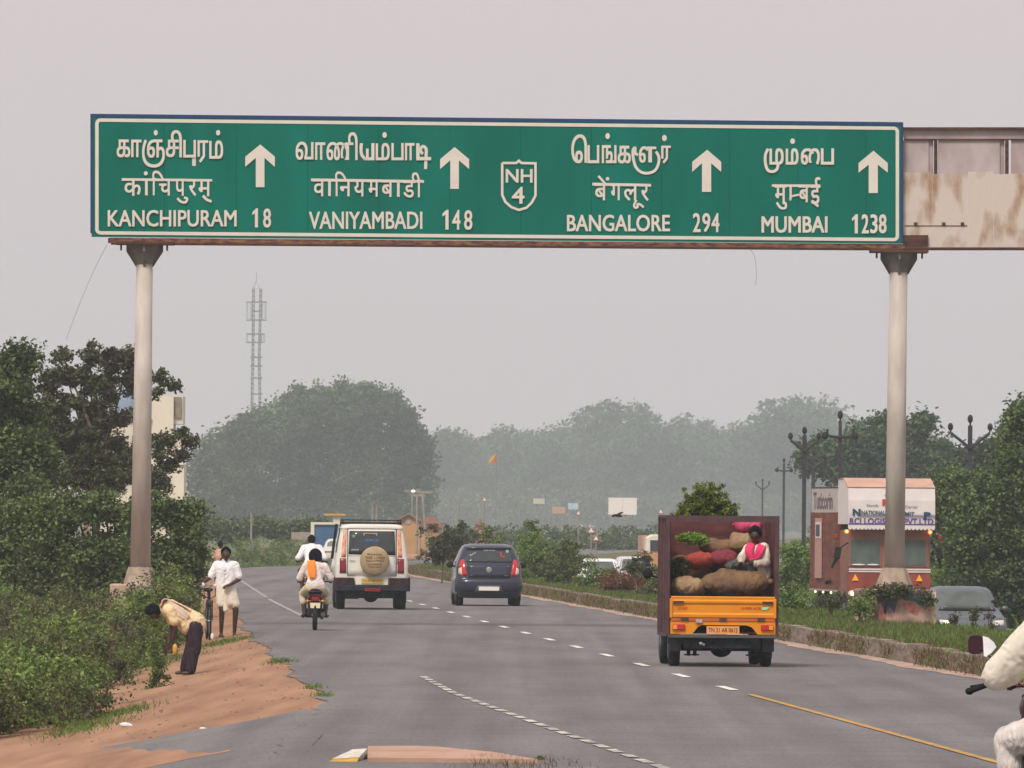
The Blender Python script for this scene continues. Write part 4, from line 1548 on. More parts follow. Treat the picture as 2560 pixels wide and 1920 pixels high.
# lamp head
p = P(1033, 1228, 575)
t = thing('street_light', (p.x, 575, p.z - .3), 'small bright street light head above the orange house', 'street light')
mb = MB()
mb.ell((0, 0, .3), (.14, .14, .09), None, 10, 6)
mb.build('lamp', mat('lamp_glow', (.9, .9, .8), .4, emit=((1, 1, .85), .7)), t)
mb = MB()
mb.cyl((.05, 0, .3), (.45, 0, .42), .035, None, 6)
mb.build('arm', M_polel, t)

# temple flag
t = thing('flag', base_at(1240, 700), 'tall pole with a small yellow and red flag in front of the far trees', 'flag')
zt = P(1240, 1108, 700).z - t.location.z
mb = MB()
mb.cyl((0, 0, 0), (0, 0, zt), .022, .014, 6)
mb.build('flagpole', mat('flagpole_hazed', (.25, .21, .19), .8), t)  # paled colour puts the haze onto the thin pole
f0, f1 = P(1236, 1134, 700), P(1212, 1164, 700)
for nm, q, c in (('flag_cloth', [(-.02, 0), (-.25, -.1), (-.56, -.55), (-.6, -.8), (-.24, -.4)], (.60, .40, .08)), ('flag_cloth', [(-.02, -.02), (-.24, -.4), (-.58, -.8), (-.2, -.78), (-.02, -.6)], (.50, .16, .08))):
    mb = MB()
    z0 = f0.z - t.location.z
    vs = [(a, .06 * math.sin(a * 9), z0 + b) for a, b in q] + [(a, .06 * math.sin(a * 9) + .01, z0 + b) for a, b in q]
    k = len(q)
    mb.add(vs, [tuple(range(k)), tuple(range(2 * k - 1, k - 1, -1))] + [((i + 1) % k, i, k + i, k + (i + 1) % k) for i in range(k)])
    mb.build(nm, mat('flag_%d' % int(c[1] * 100), c, .8), t)


def board(px0, py0, px1, py1, Y, m, label, name='billboard', cat='billboard', posts=2, panels=1, group=None):
    a, b = P(px0, py0, Y), P(px1, py1, Y)
    cx = (a.x + b.x) / 2
    zb = gz(cx, Y)
    t = thing(name, (cx, Y, zb), label, cat, group)
    W = (b.x - a.x)
    for i in range(panels):
        mb = MB()
        x0 = -W / 2 + i * W / panels
        mb.box(x0 + .01, x0 + W / panels - .01, -.06, 0, b.z - zb, a.z - zb)
        mb.build('panel', m, t)
    for i in range(posts):
        x = 0 if posts == 1 else (-W * .35 + i * W * .7 / (posts - 1))
        mb = MB()
        mb.box(x - .05, x + .05, .01, .11, 0, a.z - zb - .05)
        mb.build('post', M_polel, t)
    return t


M_bw = mat('board_white', (.78, .74, .68), .6, var=.03, scale=1)
board(1521, 1244, 1592, 1287, 700, M_bw, 'large blank white double board beyond the median shrubs', panels=2, posts=4)
board(1333, 1246, 1362, 1260, 820, mat('board_cream', (.5, .52, .42), .7), 'small pale green board in the far haze', posts=2)
board(1420, 1258, 1446, 1274, 780, mat('board_blue', (.42, .58, .68), .6), 'small light blue board left of the large white one', posts=2)
board(1380, 1267, 1413, 1284, 800, mat('board_peach', (.50, .33, .24), .8), 'low peach coloured hoarding between the small boards', posts=2)


def tri_sign(px, py, hpx, Y, label):
    c = P(px, py, Y)
    s = F / Y
    h = hpx / s
    zb = gz(c.x, Y)
    t = thing('warning_sign', (c.x, Y, zb), label, 'warning sign', 'triangular warning signs')
    z0 = c.z - zb - h / 2
    mb = MB()
    mb.prism([(-h * .58, z0), (h * .58, z0), (0, z0 + h)], -.03, 0)
    mb.build('sign_plate', mat('sign_red', (.42, .14, .11), .6), t)
    mb = MB()
    mb.prism([(-h * .36, z0 + h * .12), (h * .36, z0 + h * .12), (0, z0 + h * .76)], -.045, -.031)
    mb.build('sign_face', M_bw, t)
    mb = MB()
    mb.cyl((0, .03, 0), (0, .03, z0 + h * .7), .035, None, 6)
    mb.build('post', M_polel, t)


tri_sign(1446, 1281, 13, 640, 'red and white warning triangle under the light blue board')
tri_sign(1478, 1324, 18, 470, 'upper red and white warning triangle above the median shrubs')
tri_sign(1490, 1344, 16, 440, 'lower red and white warning triangle just above the median shrubs')
tri_sign(1652, 1277, 14, 600, 'pale warning triangle left of the mini truck roof')
tri_sign(1211, 1247, 13, 700, 'pale warning triangle below the flag')

# orange house and red roofs
M_or = mat('orange_wall', (.50, .28, .12), .85, var=.1, scale=1)
M_rr = mat('clay_roof', (.30, .15, .11), .85, var=.15, scale=2)
hs = thing('orange_house', base_at(1020, 570), 'small orange gabled house with a round emblem beyond the white jeep', 'house')
oh = Vector(hs.location)
a, b = P(992, 1303, 570) - oh, P(1050, 1336, 570) - oh
ap = P(1021, 1288, 570) - oh
mb = MB()
mb.prism([(a.x, -1), (b.x, -1), (b.x, a.z), (ap.x, ap.z), (a.x, a.z)], 0, 5)
mb.build('wall', M_or, hs)
mb = MB()
for p, q in ((a, ap), (b, ap)):
    sg = -1 if p is a else 1
    mb.add([(p.x + sg * .15, -.25, a.z - .06), (ap.x, -.25, ap.z + .04), (ap.x, 5.2, ap.z + .04), (p.x + sg * .15, 5.2, a.z - .06),
            (p.x + sg * .15, -.25, a.z + .03), (ap.x, -.25, ap.z + .13), (ap.x, 5.2, ap.z + .13), (p.x + sg * .15, 5.2, a.z + .03)],
           [(0, 1, 2, 3), (7, 6, 5, 4), (0, 4, 5, 1), (1, 5, 6, 2), (2, 6, 7, 3), (3, 7, 4, 0)])
mb.build('roof', M_rr, hs)
mb = MB()
c = P(1020, 1304, 570) - oh
mb.cyl((c.x, -.05, c.z), (c.x, -.004, c.z), .17, None, 16)
mb.build('emblem', mat('emblem_grey', (.4, .35, .33), .7), hs)
hs2 = thing('red_roof_house', base_at(1080, 590), 'low house with a faded red tiled roof right of the orange house', 'house')
oh = Vector(hs2.location)
a, b = P(1050, 1318, 590) - oh, P(1078, 1335, 590) - oh
mb = MB()
mb.box(a.x, b.x + .6, 0, 4, -1, a.z)
mb.build('wall', M_or, hs2)
r0, r1, r2 = P(1046, 1318, 590) - oh, P(1068, 1292, 590) - oh, P(1112, 1318, 590) - oh
mb = MB()
mb.prism([(r0.x, r0.z), (r2.x, r2.z), (r2.x - .1, r2.z + .12), (r1.x + .4, r1.z), (r1.x, r1.z)], -.3, 4.4)
mb.build('roof', M_rr, hs2)
hs3 = thing('pink_house', base_at(1200, 620), 'small hazy house with a pink wall above the dark blue car', 'house')
oh = Vector(hs3.location)
a, b = P(1188, 1312, 620) - oh, P(1214, 1345, 620) - oh
mb = MB()
mb.box(a.x, b.x, 0, 4, -1, a.z)
mb.build('wall', mat('pink_wall', (.50, .28, .22), .85), hs3)
mb = MB()
mb.prism([(a.x - .1, a.z), (b.x + .1, a.z), ((a.x + b.x) / 2, a.z + .35)], -.2, 4.2)
mb.build('roof', M_rr, hs3)
# boundary wall on the left, beyond the bend
hs4 = thing('boundary_wall', base_at(755, 500), 'low grey compound wall at the left of the parked blue-backed truck', 'wall')
oh = Vector(hs4.location)
a, b = P(728, 1330, 500) - oh, P(785, 1375, 500) - oh
mb = MB()
mb.box(a.x, b.x, 0, .2, -.8, a.z)
mb.build('wall', mat('wall_grey', (.33, .27, .23), .9), hs4)
t = thing('earth_mound', base_at(1032, 480), 'low mound of pinkish earth beside the white jeep', 'mound')
mb = MB()
mb.ell((0, 0, -.1), (1.25, 1.5, .62), None, 18, 8)
mb.ell((-.8, .3, -.1), (.9, 1.2, .5), None, 18, 8)
mb.build('earth', mat('pink_earth', (.36, .2, .15), .95, scale=3, bump=.6), t, True)
# orange canopy on a pale pillar
t = thing('orange_canopy', base_at(840, 530), 'orange topped canopy on a pale pillar above the parked truck', 'canopy')
oh = Vector(t.location)
a, b = P(812, 1284, 530) - oh, P(864, 1289, 530) - oh
mb = MB()
mb.box(a.x, b.x, -.3, .6, b.z, a.z)
mb.build('canopy', mat('canopy_orange', (.7, .33, .05), .7), t)
a, b = P(837, 1286, 530) - oh, P(846, 1302, 530) - oh
mb = MB()
mb.box(a.x, b.x, -.1, .2, 0, b.z)
mb.box(a.x - .1, b.x + .1, -.12, .22, b.z - .1, a.z - .02)
mb.build('pillar', M_cream, t)

# crow flying
t = thing('crow', P(1545, 1289, 320), 'black crow gliding just below the large white board', 'bird')
mb = MB()
mb.ell((0, 0, 0), (.16, .05, .05), (0, .15, 0), 10, 6)
mb.ell((-.17, 0, -.02), (.05, .035, .035), None, 8, 5)
mb.build('body', M_black, t, True)
mb = MB()
mb.add([(.05, 0, .02), (-.08, 0, .02), (-.2, -.3, .05), (-.02, -.25, .04), (.08, .0, .03), (.2, .25, .12), (.1, .35, .13), (-.06, .1, .05)], [(0, 1, 2, 3), (4, 5, 6, 7)])
mb.add([(.1, -.02, -.01), (.28, -.05, .06), (.3, .03, .07), (.1, .03, 0)], [(0, 1, 2, 3)])
mb.build('wing', M_black, t)

# traffic island tip at the bottom edge
Yi = 80.5
isl = thing('traffic_island', G(950, 1895), 'pinkish traffic island tip with a yellow and white painted side at the bottom edge', 'traffic island')
oi = Vector(isl.location)
hI = .16
tl, tr = P(918, 1870, 82.5), P(1090, 1868, 82.5)
yl = -2.0
top = [(tl.x, 1.9), (tl.x + .45, 2.1), (tr.x, 1.9), (tr.x + .5, .2), (tr.x + .9, -2.2), (tl.x + .06, -2.2)]
top = [(x, y + oi.y) for x, y in top]
mb = MB()
zt = P(1000, 1868, 82.5).z
k = len(top)
vs = [(x, y, zt) for x, y in top] + [(x, y, 0) for x, y in top]
vs = [tuple(Vector(v) - oi) for v in vs]
mb.add(vs, [tuple(range(k - 1, -1, -1))] + [(i, (i + 1) % k, k + (i + 1) % k, k + i) for i in range(k)])
mb.build('slab', mat('pink_concrete', (.42, .27, .20), .95, scale=2, bump=.5, mscale=(1, .3, 1), det=10), isl)
p0, p1, p2, p3 = P(905, 1870, 82), P(830, 1893, 81), P(820, 1908, 80.6), P(890, 1905, 80.6)
for (q, c, nm) in (([(918, 1871, 79.9), (882, 1873, 79.9), (830, 1897, 79.1), (898, 1893, 79.1)], (.62, .58, .5), 'painted_block'), ([(897, 1894, 79.08), (832, 1898, 79.08), (805, 1913, 78.6), (890, 1910, 78.7)], (.50, .30, .04), 'painted_block')):
    vs = [P(*v) for v in q]
    vs2 = [Vector((v.x, v.y + .25, v.z - .1)) for v in vs]
    mb = MB()
    mb.add([tuple(v - oi) for v in vs + vs2], [(0, 1, 2, 3), (7, 6, 5, 4), (0, 4, 5, 1), (1, 5, 6, 2), (2, 6, 7, 3), (3, 7, 4, 0)])
    mb.build(nm, mat('paint_%d' % int(c[2] * 100), c, .8, var=.25, scale=10), isl)

# litter
for (px, py, r, m, lab, nm, cat) in ((315, 1819, .055, mat('plastic_white', (.7, .72, .74), .4), 'crumpled white plastic litter on the red earth below the thicket', 'litter', 'litter'),
                                     (508, 1826, .03, mat('plastic_white', (.7, .72, .74), .4), 'tiny white scrap on the earth at the side road', 'litter', 'litter'),
                                     (615, 1598, .035, mat('dark_stone', (.06, .04, .04), .9), 'small dark stone beside the cyclist on the earth shoulder', 'stone', 'stone'),
                                     (215, 1802, .09, mat('grey_stone', (.30, .33, .30), .9, var=.2), 'pale grey stone under the thicket', 'stone', 'stone')):
    g_ = G(px, py)
    t = thing(nm, g_, lab, cat)
    mb = MB()
    mb.ell((0, 0, r * .5), (r * 1.6, r, r * .6), (0, .1, .4), 7, 5)
    mb.ell((r, 0, r * .4), (r * .8, r * .7, r * .4), (.3, .5, .4), 6, 4)
    mb.build('body' if nm == 'litter' else 'rock', m, t)

# ================================================================ VEHICLES
class Body:
    """a body shell made of rounded plan outlines: levels (z, halfwidth, y_rear, y_front, corner radius)"""

    def __init__(s, levels):
        s.L = levels

    def at(s, z):
        L = s.L
        if z <= L[0][0]:
            return L[0][1:]
        for a, b in zip(L[:-1], L[1:]):
            if z <= b[0]:
                t = (z - a[0]) / (b[0] - a[0])
                return tuple(a[i] + (b[i] - a[i]) * t for i in range(1, 5))
        return L[-1][1:]

    def rear(s, x, z, front=False):
        w_, y0, y1, r = s.at(z)
        ax = min(abs(x), w_ - .001)
        d = 0
        if ax > w_ - r:
            d = r - math.sqrt(max(0, r * r - (ax - (w_ - r)) ** 2))
        crown = .03 * (ax / w_) ** 2
        return (y1 - d - crown) if front else (y0 + d + crown)

    def outline(s, z, n=6):
        w_, y0, y1, r = s.at(z)
        pts = []
        m = 6
        xs = [(-1 + 2 * i / m) * (w_ - r) for i in range(m + 1)]
        pts += [(x, s.rear(x, z)) for x in xs]
        cr = .03 * ((w_ - r) / w_) ** 2
        for i in range(1, n):
            a = -PI / 2 + PI / 2 * i / n
            pts.append((w_ - r + r * math.cos(a), y0 + cr + r + r * math.sin(a)))
        pts.append((w_, y0 + cr + r))
        pts.append((w_, y1 - cr - r))
        for i in range(1, n):
            a = PI / 2 * i / n
            pts.append((w_ - r + r * math.cos(a), y1 - cr - r + r * math.sin(a)))
        pts += [(x, s.rear(x, z, True)) for x in reversed(xs)]
        for i in range(1, n):
            a = PI / 2 + PI / 2 * i / n
            pts.append((-(w_ - r) + r * math.cos(a), y1 - cr - r + r * math.sin(a)))
        pts.append((-w_, y1 - cr - r))
        pts.append((-w_, y0 + cr + r))
        for i in range(1, n):
            a = PI + PI / 2 * i / n
            pts.append((-(w_ - r) + r * math.cos(a), y0 + cr + r + r * math.sin(a)))
        return pts

    def shell(s, name, m, parent, sub=3, z0=None, z1=None):
        zs = []
        L = s.L
        for a, b in zip(L[:-1], L[1:]):
            for i in range(sub):
                zs.append(a[0] + (b[0] - a[0]) * i / sub)
        zs.append(L[-1][0])
        mb = MB()
        rings = [[(x, y, z) for x, y in s.outline(z)] for z in zs]
        k = len(rings[0])
        vs = [v for r in rings for v in r]
        fs = [(j * k + i, j * k + (i + 1) % k, (j + 1) * k + (i + 1) % k, (j + 1) * k + i) for j in range(len(rings) - 1) for i in range(k)]
        fs += [tuple(range(k - 1, -1, -1)), tuple(range((len(rings) - 1) * k, len(rings) * k))]
        mb.add(vs, fs)
        return mb.build(name, m, parent, True)

    def patch(s, name, quad, m, parent, off=.006, nu=6, nv=4, front=False, label=None, thick=.02, side=0):
        """quad in (x, z): bottom-left, bottom-right, top-right, top-left, laid on the shell"""
        sg = 1 if front else -1
        vs = []
        for lay in (0, 1):
            for j in range(nv + 1):
                for i in range(nu + 1):
                    u, v = i / nu, j / nv
                    x = (quad[0][0] * (1 - u) + quad[1][0] * u) * (1 - v) + (quad[3][0] * (1 - u) + quad[2][0] * u) * v
                    z = (quad[0][1] * (1 - u) + quad[1][1] * u) * (1 - v) + (quad[3][1] * (1 - u) + quad[2][1] * u) * v
                    if side:
                        w_ = s.at(z)[0]
                        vs.append((side * (w_ + off - lay * thick), x, z))
                    else:
                        y = s.rear(x, z, front)
                        w_ = s.at(z)[0]
                        xx = x
                        if abs(x) > w_:
                            xx = math.copysign(w_, x)
                        vs.append((xx + (math.copysign(off, x) if abs(x) > w_ - .02 else 0), y + sg * (off - lay * thick), z))
        k = nu + 1
        n1 = k * (nv + 1)
        fs = []
        for j in range(nv):
            for i in range(nu):
                a = j * k + i
                fs.append((a, a + 1, a + k + 1, a + k))
                fs.append((n1 + a, n1 + a + k, n1 + a + k + 1, n1 + a + 1))
        ring = [i for i in range(k)] + [j * k + nu for j in range(1, nv + 1)] + [nv * k + i for i in range(nu - 1, -1, -1)] + [j * k for j in range(nv - 1, 0, -1)]
        for a, b in zip(ring, ring[1:] + ring[:1]):
            fs.append((a, n1 + a, n1 + b, b))
        mb = MB()
        mb.add(vs, fs)
        o = mb.build(name, m, parent, True, label=label)
        return o


M_tyre = mat('tyre_rubber', (0.02, 0.02, 0.023), .85, var=.3, scale=14, bump=.4)
M_rim = mat('steel_rim', (0.10, 0.10, 0.105), .6, metal=.2, var=.15)
M_redlamp = mat('red_lamp', (0.50, 0.015, 0.02), .15, var=.1, scale=20, spec=.7)
M_amber = mat('amber_lamp', (0.75, 0.30, 0.04), .2, var=.1, scale=20)
M_plate_w = mat('plate_white', (0.75, 0.74, 0.68), .5, var=.03)
M_plate_o = mat('plate_orange', (0.80, 0.36, 0.12), .5, var=.05)
M_plate_y = mat('plate_yellow', (0.68, 0.48, 0.10), .5, var=.08)
M_blacktxt = mat('black_print', (0.02, 0.015, 0.015), .6, var=.05)


def wheel(t, x, y, r, wdt, nm='wheel'):
    mb = MB()
    mb.rev([(r * .6, -wdt / 2 + .01), (r * .93, -wdt / 2), (r, -wdt / 2 + .03), (r, wdt / 2 - .03), (r * .93, wdt / 2), (r * .6, wdt / 2 - .01)], (x, y, r), 26, 'x')
    o = mb.build(nm, M_tyre, t, True)
    mb = MB()
    sg = 1 if x > 0 else -1
    mb.rev([(r * .58, -.02), (r * .56, .03), (r * .3, .0), (r * .18, .035), (.0, .035)] if sg > 0 else [(.0, -.035), (r * .18, -.035), (r * .3, 0), (r * .56, -.03), (r * .58, .02)], (x + sg * (wdt / 2 - .015), y, r), 18, 'x')
    mb.build('rim', M_rim, o)
    return o


def place(t, X, Y, rz):
    t.location = (X, Y, gz(X, Y) + .018)
    t.rotation_euler = (0, 0, rz)


# ------------------------------------------------ dark blue hatchback
car = thing('hatchback_car', (0, 0, 0), 'dark blue hatchback with a red letter L on its rear window, driving away', 'car', rz=0)
M_navy = mat('navy_metallic', (0.030, 0.033, 0.056), .32, metal=.25, var=.06, coat=.5, scale=3)
cb = Body([(.20, .70, .10, 3.45, .18), (.30, .78, .02, 3.5, .2), (.45, .80, -.02, 3.53, .22), (.66, .80, .0, 3.52, .24), (.72, .79, .05, 3.5, .22), (.95, .785, .10, 3.3, .2), (1.02, .765, .14, 2.7, .2),
           (1.2, .70, .26, 2.4, .2), (1.38, .63, .42, 2.1, .2), (1.44, .59, .5, 2.0, .2), (1.48, .52, .64, 1.85, .2), (1.50, .40, .8, 1.7, .2)])
cb.shell('body', M_navy, car)
cb.patch('rear_window', [(-.56, 1.05), (.56, 1.05), (.49, 1.37), (-.49, 1.37)], M_glass, car, .006, 8, 5)
cb.patch('side_window', [(.9, 1.02), (2.2, 1.02), (1.9, 1.36), (1.1, 1.36)], M_glass, car, .004, side=-1)
cb.patch('side_window', [(.9, 1.02), (2.2, 1.02), (1.9, 1.36), (1.1, 1.36)], M_glass, car, .004, side=1)
cb.patch('roof_spoiler', [(-.55, 1.385), (.55, 1.385), (.50, 1.455), (-.50, 1.455)], M_navy, car, .05, 8, 2)
cb.patch('tailgate', [(-.50, .70), (.50, .70), (.53, 1.02), (-.53, 1.02)], M_navy, car, .012, 8, 4)
cb.patch('bumper', [(-.79, .34), (.79, .34), (.79, .66), (-.79, .66)], M_navy, car, .025, 12, 3, thick=.04)
cb.patch('bumper_recess', [(-.36, .33), (.36, .33), (.27, .50), (-.27, .50)], mat('bumper_grey', (.075, .08, .085), .5), car, .035, 6, 2)
cb.patch('seam', [(-.49, .662), (.49, .662), (.5, .692), (-.5, .692)], M_blacktxt, car, .016, 6, 1)
for sx in (-1, 1):
    cb.patch('tail_light', [(sx * .52, .72), (sx * .64, .72), (sx * .66, 1.12), (sx * .60, 1.12)] if sx > 0 else [(-.64, .72), (-.52, .72), (-.60, 1.12), (-.66, 1.12)], M_redlamp, car, .015, 3, 5)
    cb.patch('indicator', [(sx * .64, .74), (sx * .735, .78), (sx * .73, .90), (sx * .66, .94)] if sx > 0 else [(-.735, .78), (-.64, .74), (-.66, .94), (-.73, .90)], mat('clear_lamp', (.75, .52, .45), .2), car, .015, 3, 3)
    cb.patch('tail_light', [(sx * .64, .94), (sx * .73, .91), (sx * .725, 1.0), (sx * .66, 1.12)] if sx > 0 else [(-.73, .91), (-.64, .94), (-.66, 1.12), (-.725, 1.0)], M_redlamp, car, .015, 3, 3)
    mb = MB()
    mb.ell((sx * .88, 1.75, .98), (.09, .07, .075), None, 12, 8)
    mb.cyl((sx * .74, 1.8, .95), (sx * .85, 1.77, .96), .025, None, 8)
    mb.build('side_mirror', M_black, car, True)
    wheel(car, sx * .69, .62, .275, .18)
    wheel(car, sx * .69, 3.0, .275, .18)
mb = MB()
mb.box(-.56, .56, .1, 3.3, .19, .34)
mb.box(-.78, .78, .30, .95, .22, .5)
mb.build('underbody', M_dark, car)
mb = MB()
mb.box(-.245, .245, -.075, -.06, .375, .47)
mb.build('number_plate', M_plate_w, car)
mb = MB()
mb.rev([(.055, -.01), (.07, -.005), (.07, .005), (.055, .01)], (0, .045, .87), 20, 'y')
mb.build('badge', M_chrome, car)
flat_text('badge_letter', 'H', 0, .87, .06, .05, .028, M_chrome, car)
flat_text('name_badge', 'HYUNDAI', -.43, .965, .13, .028, .068, M_chrome, car)
flat_text('name_badge', 'i10', .47, .965, .07, .028, .066, M_chrome, car)
flat_text('trim_badge', 'era', -.42, .735, .05, .022, .04, M_chrome, car)
flat_text('trim_badge', 'iRDE', .42, .735, .09, .024, .04, M_chrome, car)
M_stick = mat('sticker_white', (.6, .62, .6), .6)
flat_text('window_sticker', 'Benny', -.38, 1.255, .17, .05, .255, M_stick, car, rot=.55)
flat_text('window_sticker', 'PRAISE THE LORD', .02, 1.345, .27, .025, .372, M_stick, car)
mb = MB()
mb.cyl((.45, .352, 1.325), (.45, .35, 1.325), .038, None, 14)
mb.build('round_sticker', mat('sticker_pale', (.4, .5, .38), .6), car)
mb = MB()
ribbon(mb, [(.29, 1.31), (.29, 1.21), (.385, 1.185)], .032, lambda x, z: (x, .24, z), smooth=False)
mb.build('learner_letter', mat('sticker_red', (.6, .05, .04), .6), car)
place(car, P(1222, 1500, 222).x, 222, .0445)

# ------------------------------------------------ white jeep (rear)
suv = thing('white_jeep', (0, 0, 0), 'tall white jeep with a round beige spare wheel cover and roof rack, driving away', 'jeep')
M_wht = mat('cream_white_paint', (0.74, 0.71, 0.64), .35, var=.09, scale=2.2, coat=.4, det=8)
sb = Body([(.42, .80, .12, 4.1, .1), (.62, .83, .06, 4.15, .12), (.80, .835, .05, 4.15, .12), (1.0, .83, .05, 4.1, .12), (1.15, .82, .06, 3.3, .12), (1.3, .80, .07, 3.0, .12), (1.6, .755, .12, 2.8, .12), (1.83, .71, .17, 2.6, .12), (1.86, .72, .15, 2.6, .14), (1.92, .70, .16, 2.6, .16), (1.955, .62, .24, 2.5, .16), (1.97, .45, .4, 2.3, .16)])
sb.shell('body', M_wht, suv)
sb.patch('tailgate', [(-.55, .78), (.55, .78), (.55, 1.84), (-.55, 1.84)], M_wht, suv, .016, 6, 8)
for q in ([(-.566, .78), (-.554, .78), (-.554, 1.85), (-.566, 1.85)], [(.554, .78), (.566, .78), (.566, 1.85), (.554, 1.85)], [(-.56, 1.222), (.56, 1.222), (.56, 1.232), (-.56, 1.232)], [(-.56, 1.845), (.56, 1.845), (.56, 1.853), (-.56, 1.853)]):
    sb.patch('door_gap', q, M_blacktxt, suv, .019, 2, 4)
sb.patch('window_rubber', [(-.54, 1.265), (.54, 1.25), (.515, 1.82), (-.515, 1.82)], M_black, suv, .022, 6, 6)
sb.patch('rear_window', [(-.52, 1.29), (.52, 1.27), (.50, 1.80), (-.50, 1.80)], M_glass, suv, .026, 6, 6)
for sx in (-1, 1):
    q = [(sx * .60, 1.20), (sx * .70, 1.20), (sx * .66, 1.80), (sx * .585, 1.80)]
    sb.patch('corner_stripe', q if sx > 0 else [q[1], q[0], q[3], q[2]], mat('orange_stripe', (.70, .20, .10), .5, scale=14, col2=(.75, .45, .30), det=2), suv, .008, 2, 8)
    q = [(sx * .585, .84), (sx * .74, .84), (sx * .735, 1.17), (sx * .60, 1.17)]
    sb.patch('tail_light', q if sx > 0 else [q[1], q[0], q[3], q[2]], mat('dark_red_lamp', (.23, .012, .02), .2, spec=.6), suv, .02, 3, 5)
    sb.patch('side_window', [(.5, 1.3), (1.9, 1.3), (1.85, 1.78), (.55, 1.78)], M_glass, suv, .006, side=sx)
    wheel(suv, sx * .70, .75, .34, .2)
    wheel(suv, sx * .70, 3.3, .34, .2)
    mb = MB()
    mb.box(sx * .84 - .02, sx * .84 + .05, .2, 1.3, .42, .74)
    mb.build('wheel_arch', M_dark, suv, bevel=.02)
    mb = MB()
    mb.box(*sorted((sx * .40, sx * .84)), -.02, .1, .55, .73)
    mb.build('bumper_corner', mat('maroon_black_bumper', (.06, .018, .022), .5, scale=9, col2=(.02, .015, .018), ramp=(.4, .6)), suv, bevel=.02)
    mb = MB()
    mb.tube([(sx * .68, .35, 1.95), (sx * .66, .35, 2.05), (sx * .66, 2.2, 2.05), (sx * .68, 2.2, 1.95)], .013, 6)
    mb.build('roof_rack_rail', M_black, suv)
for k in range(6):
    y = .35 + k * .37
    mb = MB()
    mb.tube([(-.66, y, 2.05), (.66, y, 2.05)], .012, 6)
    mb.tube([(-.67, y, 1.99), (.67, y, 1.99)], .012, 6)
    mb.build('roof_rack_bar', M_black, suv)
mb = MB()
for y in (.35, 2.2):
    mb.tube([(-.67, y, 1.97), (.67, y, 1.97)], .012, 6)
mb.tube([(-.78, .9, 1.3), (-.70, .9, 1.95)], .02, 6)
mb.build('roof_rack_base', M_black, suv)
mb = MB()
mb.prism([(-.835, 1.15), (-.90, 1.15), (-.80, 1.96), (-.745, 1.96)], 1.9, 2.05)
mb.build('side_window_strip', M_black, suv)  # added black strip standing for the dark sliver of side windows
mb = MB()
mb.box(-.84, .84, -.04, .14, .42, .56)
mb.build('bumper', M_dark, suv, bevel=.03)
mb = MB()
mb.box(-.37, .37, -.0, .05, .57, .74)
mb.build('plate_panel', M_wht, suv)
mb = MB()
mb.box(-.24, .26, -.02, -.005, .60, .715)
mb.build('number_plate', M_plate_y, suv)
flat_text('plate_number', 'TN 20 AK 5171', .01, .657, .44, .06, -.024, mat('plate_print', (.35, .16, .05), .6), suv)
mb = MB()
mb.box(-.16, .2, -.06, -.042, .42, .50)
mb.build('reflector', mat('dim_red_reflector', (.22, .02, .02), .4), suv)
mb = MB()
mb.box(-.55, .55, .15, 3.6, .26, .45)
mb.ell((0, .75, .3), (.17, .15, .14), None, 12, 8)
mb.cyl((-.62, .75, .32), (.62, .75, .32), .06, None, 8)
mb.box(-.6, -.3, .1, .5, .24, .4)
mb.box(.35, .6, .2, .6, .27, .4)
mb.build('underbody', M_dark, suv)
mb = MB()
mb.rev([(.30, .0), (.335, -.03), (.335, -.17), (.31, -.2), (.15, -.215), (.0, -.218)], (.06, .04, 1.115), 32, 'y')
sw = mb.build('spare_wheel_cover', mat('beige_cover', (.36, .275, .16), .7, var=.16, scale=4, det=8, bump=.2), suv, True)
M_brn = mat('brown_print', (.14, .06, .02), .7)
for k, (tx, z, w_, h_) in enumerate((('Praise', 1.27, .34, .045), ('THE LORD', 1.19, .46, .06), ('NAGAPPAN', 1.12, .40, .05), ('Cell:98400', 1.04, .34, .04), ('TOURS', .98, .3, .035))):
    mb = MB()
    vs, fs, _ = glyph(tx, .01)
    mb.add([(.06 + (v[0] - .5) * w_, -.187 if False else .04 - .2205, z + (v[1] - .5) * h_) for v in vs], fs)
    mb.build('cover_lettering', M_brn, sw)
flat_text('window_lettering', 'SKS', -.0, 1.59, .32, .055, .075, mat('blue_sticker', (.06, .25, .55), .5), suv)
flat_text('window_sticker', 'JESUS', -.39, 1.365, .17, .045, .052, M_stick, suv)
mb = MB()
mb.prism([(-.2 + .0, 1.755), (.12, 1.755), (.12, 1.735), (-.2, 1.735)], .10, .104)
mb.prism([(-.2, 1.735), (-.17, 1.735), (-.17, 1.70), (-.2, 1.70)], .10, .104)
mb.prism([(.09, 1.735), (.12, 1.735), (.12, 1.70), (.09, 1.70)], .10, .104)
mb.build('window_frame_sticker', mat('sticker_pinkish', (.5, .35, .28), .6), suv)
mb = MB()
pts_ = []
for i in range(10):
    a = PI / 2 + i * PI / 5
    r_ = .05 if i % 2 == 0 else .022
    pts_.append((-.42 + r_ * math.cos(a), 1.68 + r_ * math.sin(a)))
mb.prism(pts_, .090, .094)
mb.build('star_sticker', mat('sticker_green', (.2, .45, .2), .6), suv)
flat_text('maker_badge', 'TRAX', -.45, 1.11, .13, .04, .03, M_brn, suv)
mb = MB()
mb.box(.55, .575, .02, .05, 1.1, 1.25)
mb.box(.35, .37, -.005, .03, 1.02, 1.12)
mb.build('door_handle', M_chrome, suv)
place(suv, P(929, 1500, 211).x, 211, .0445)

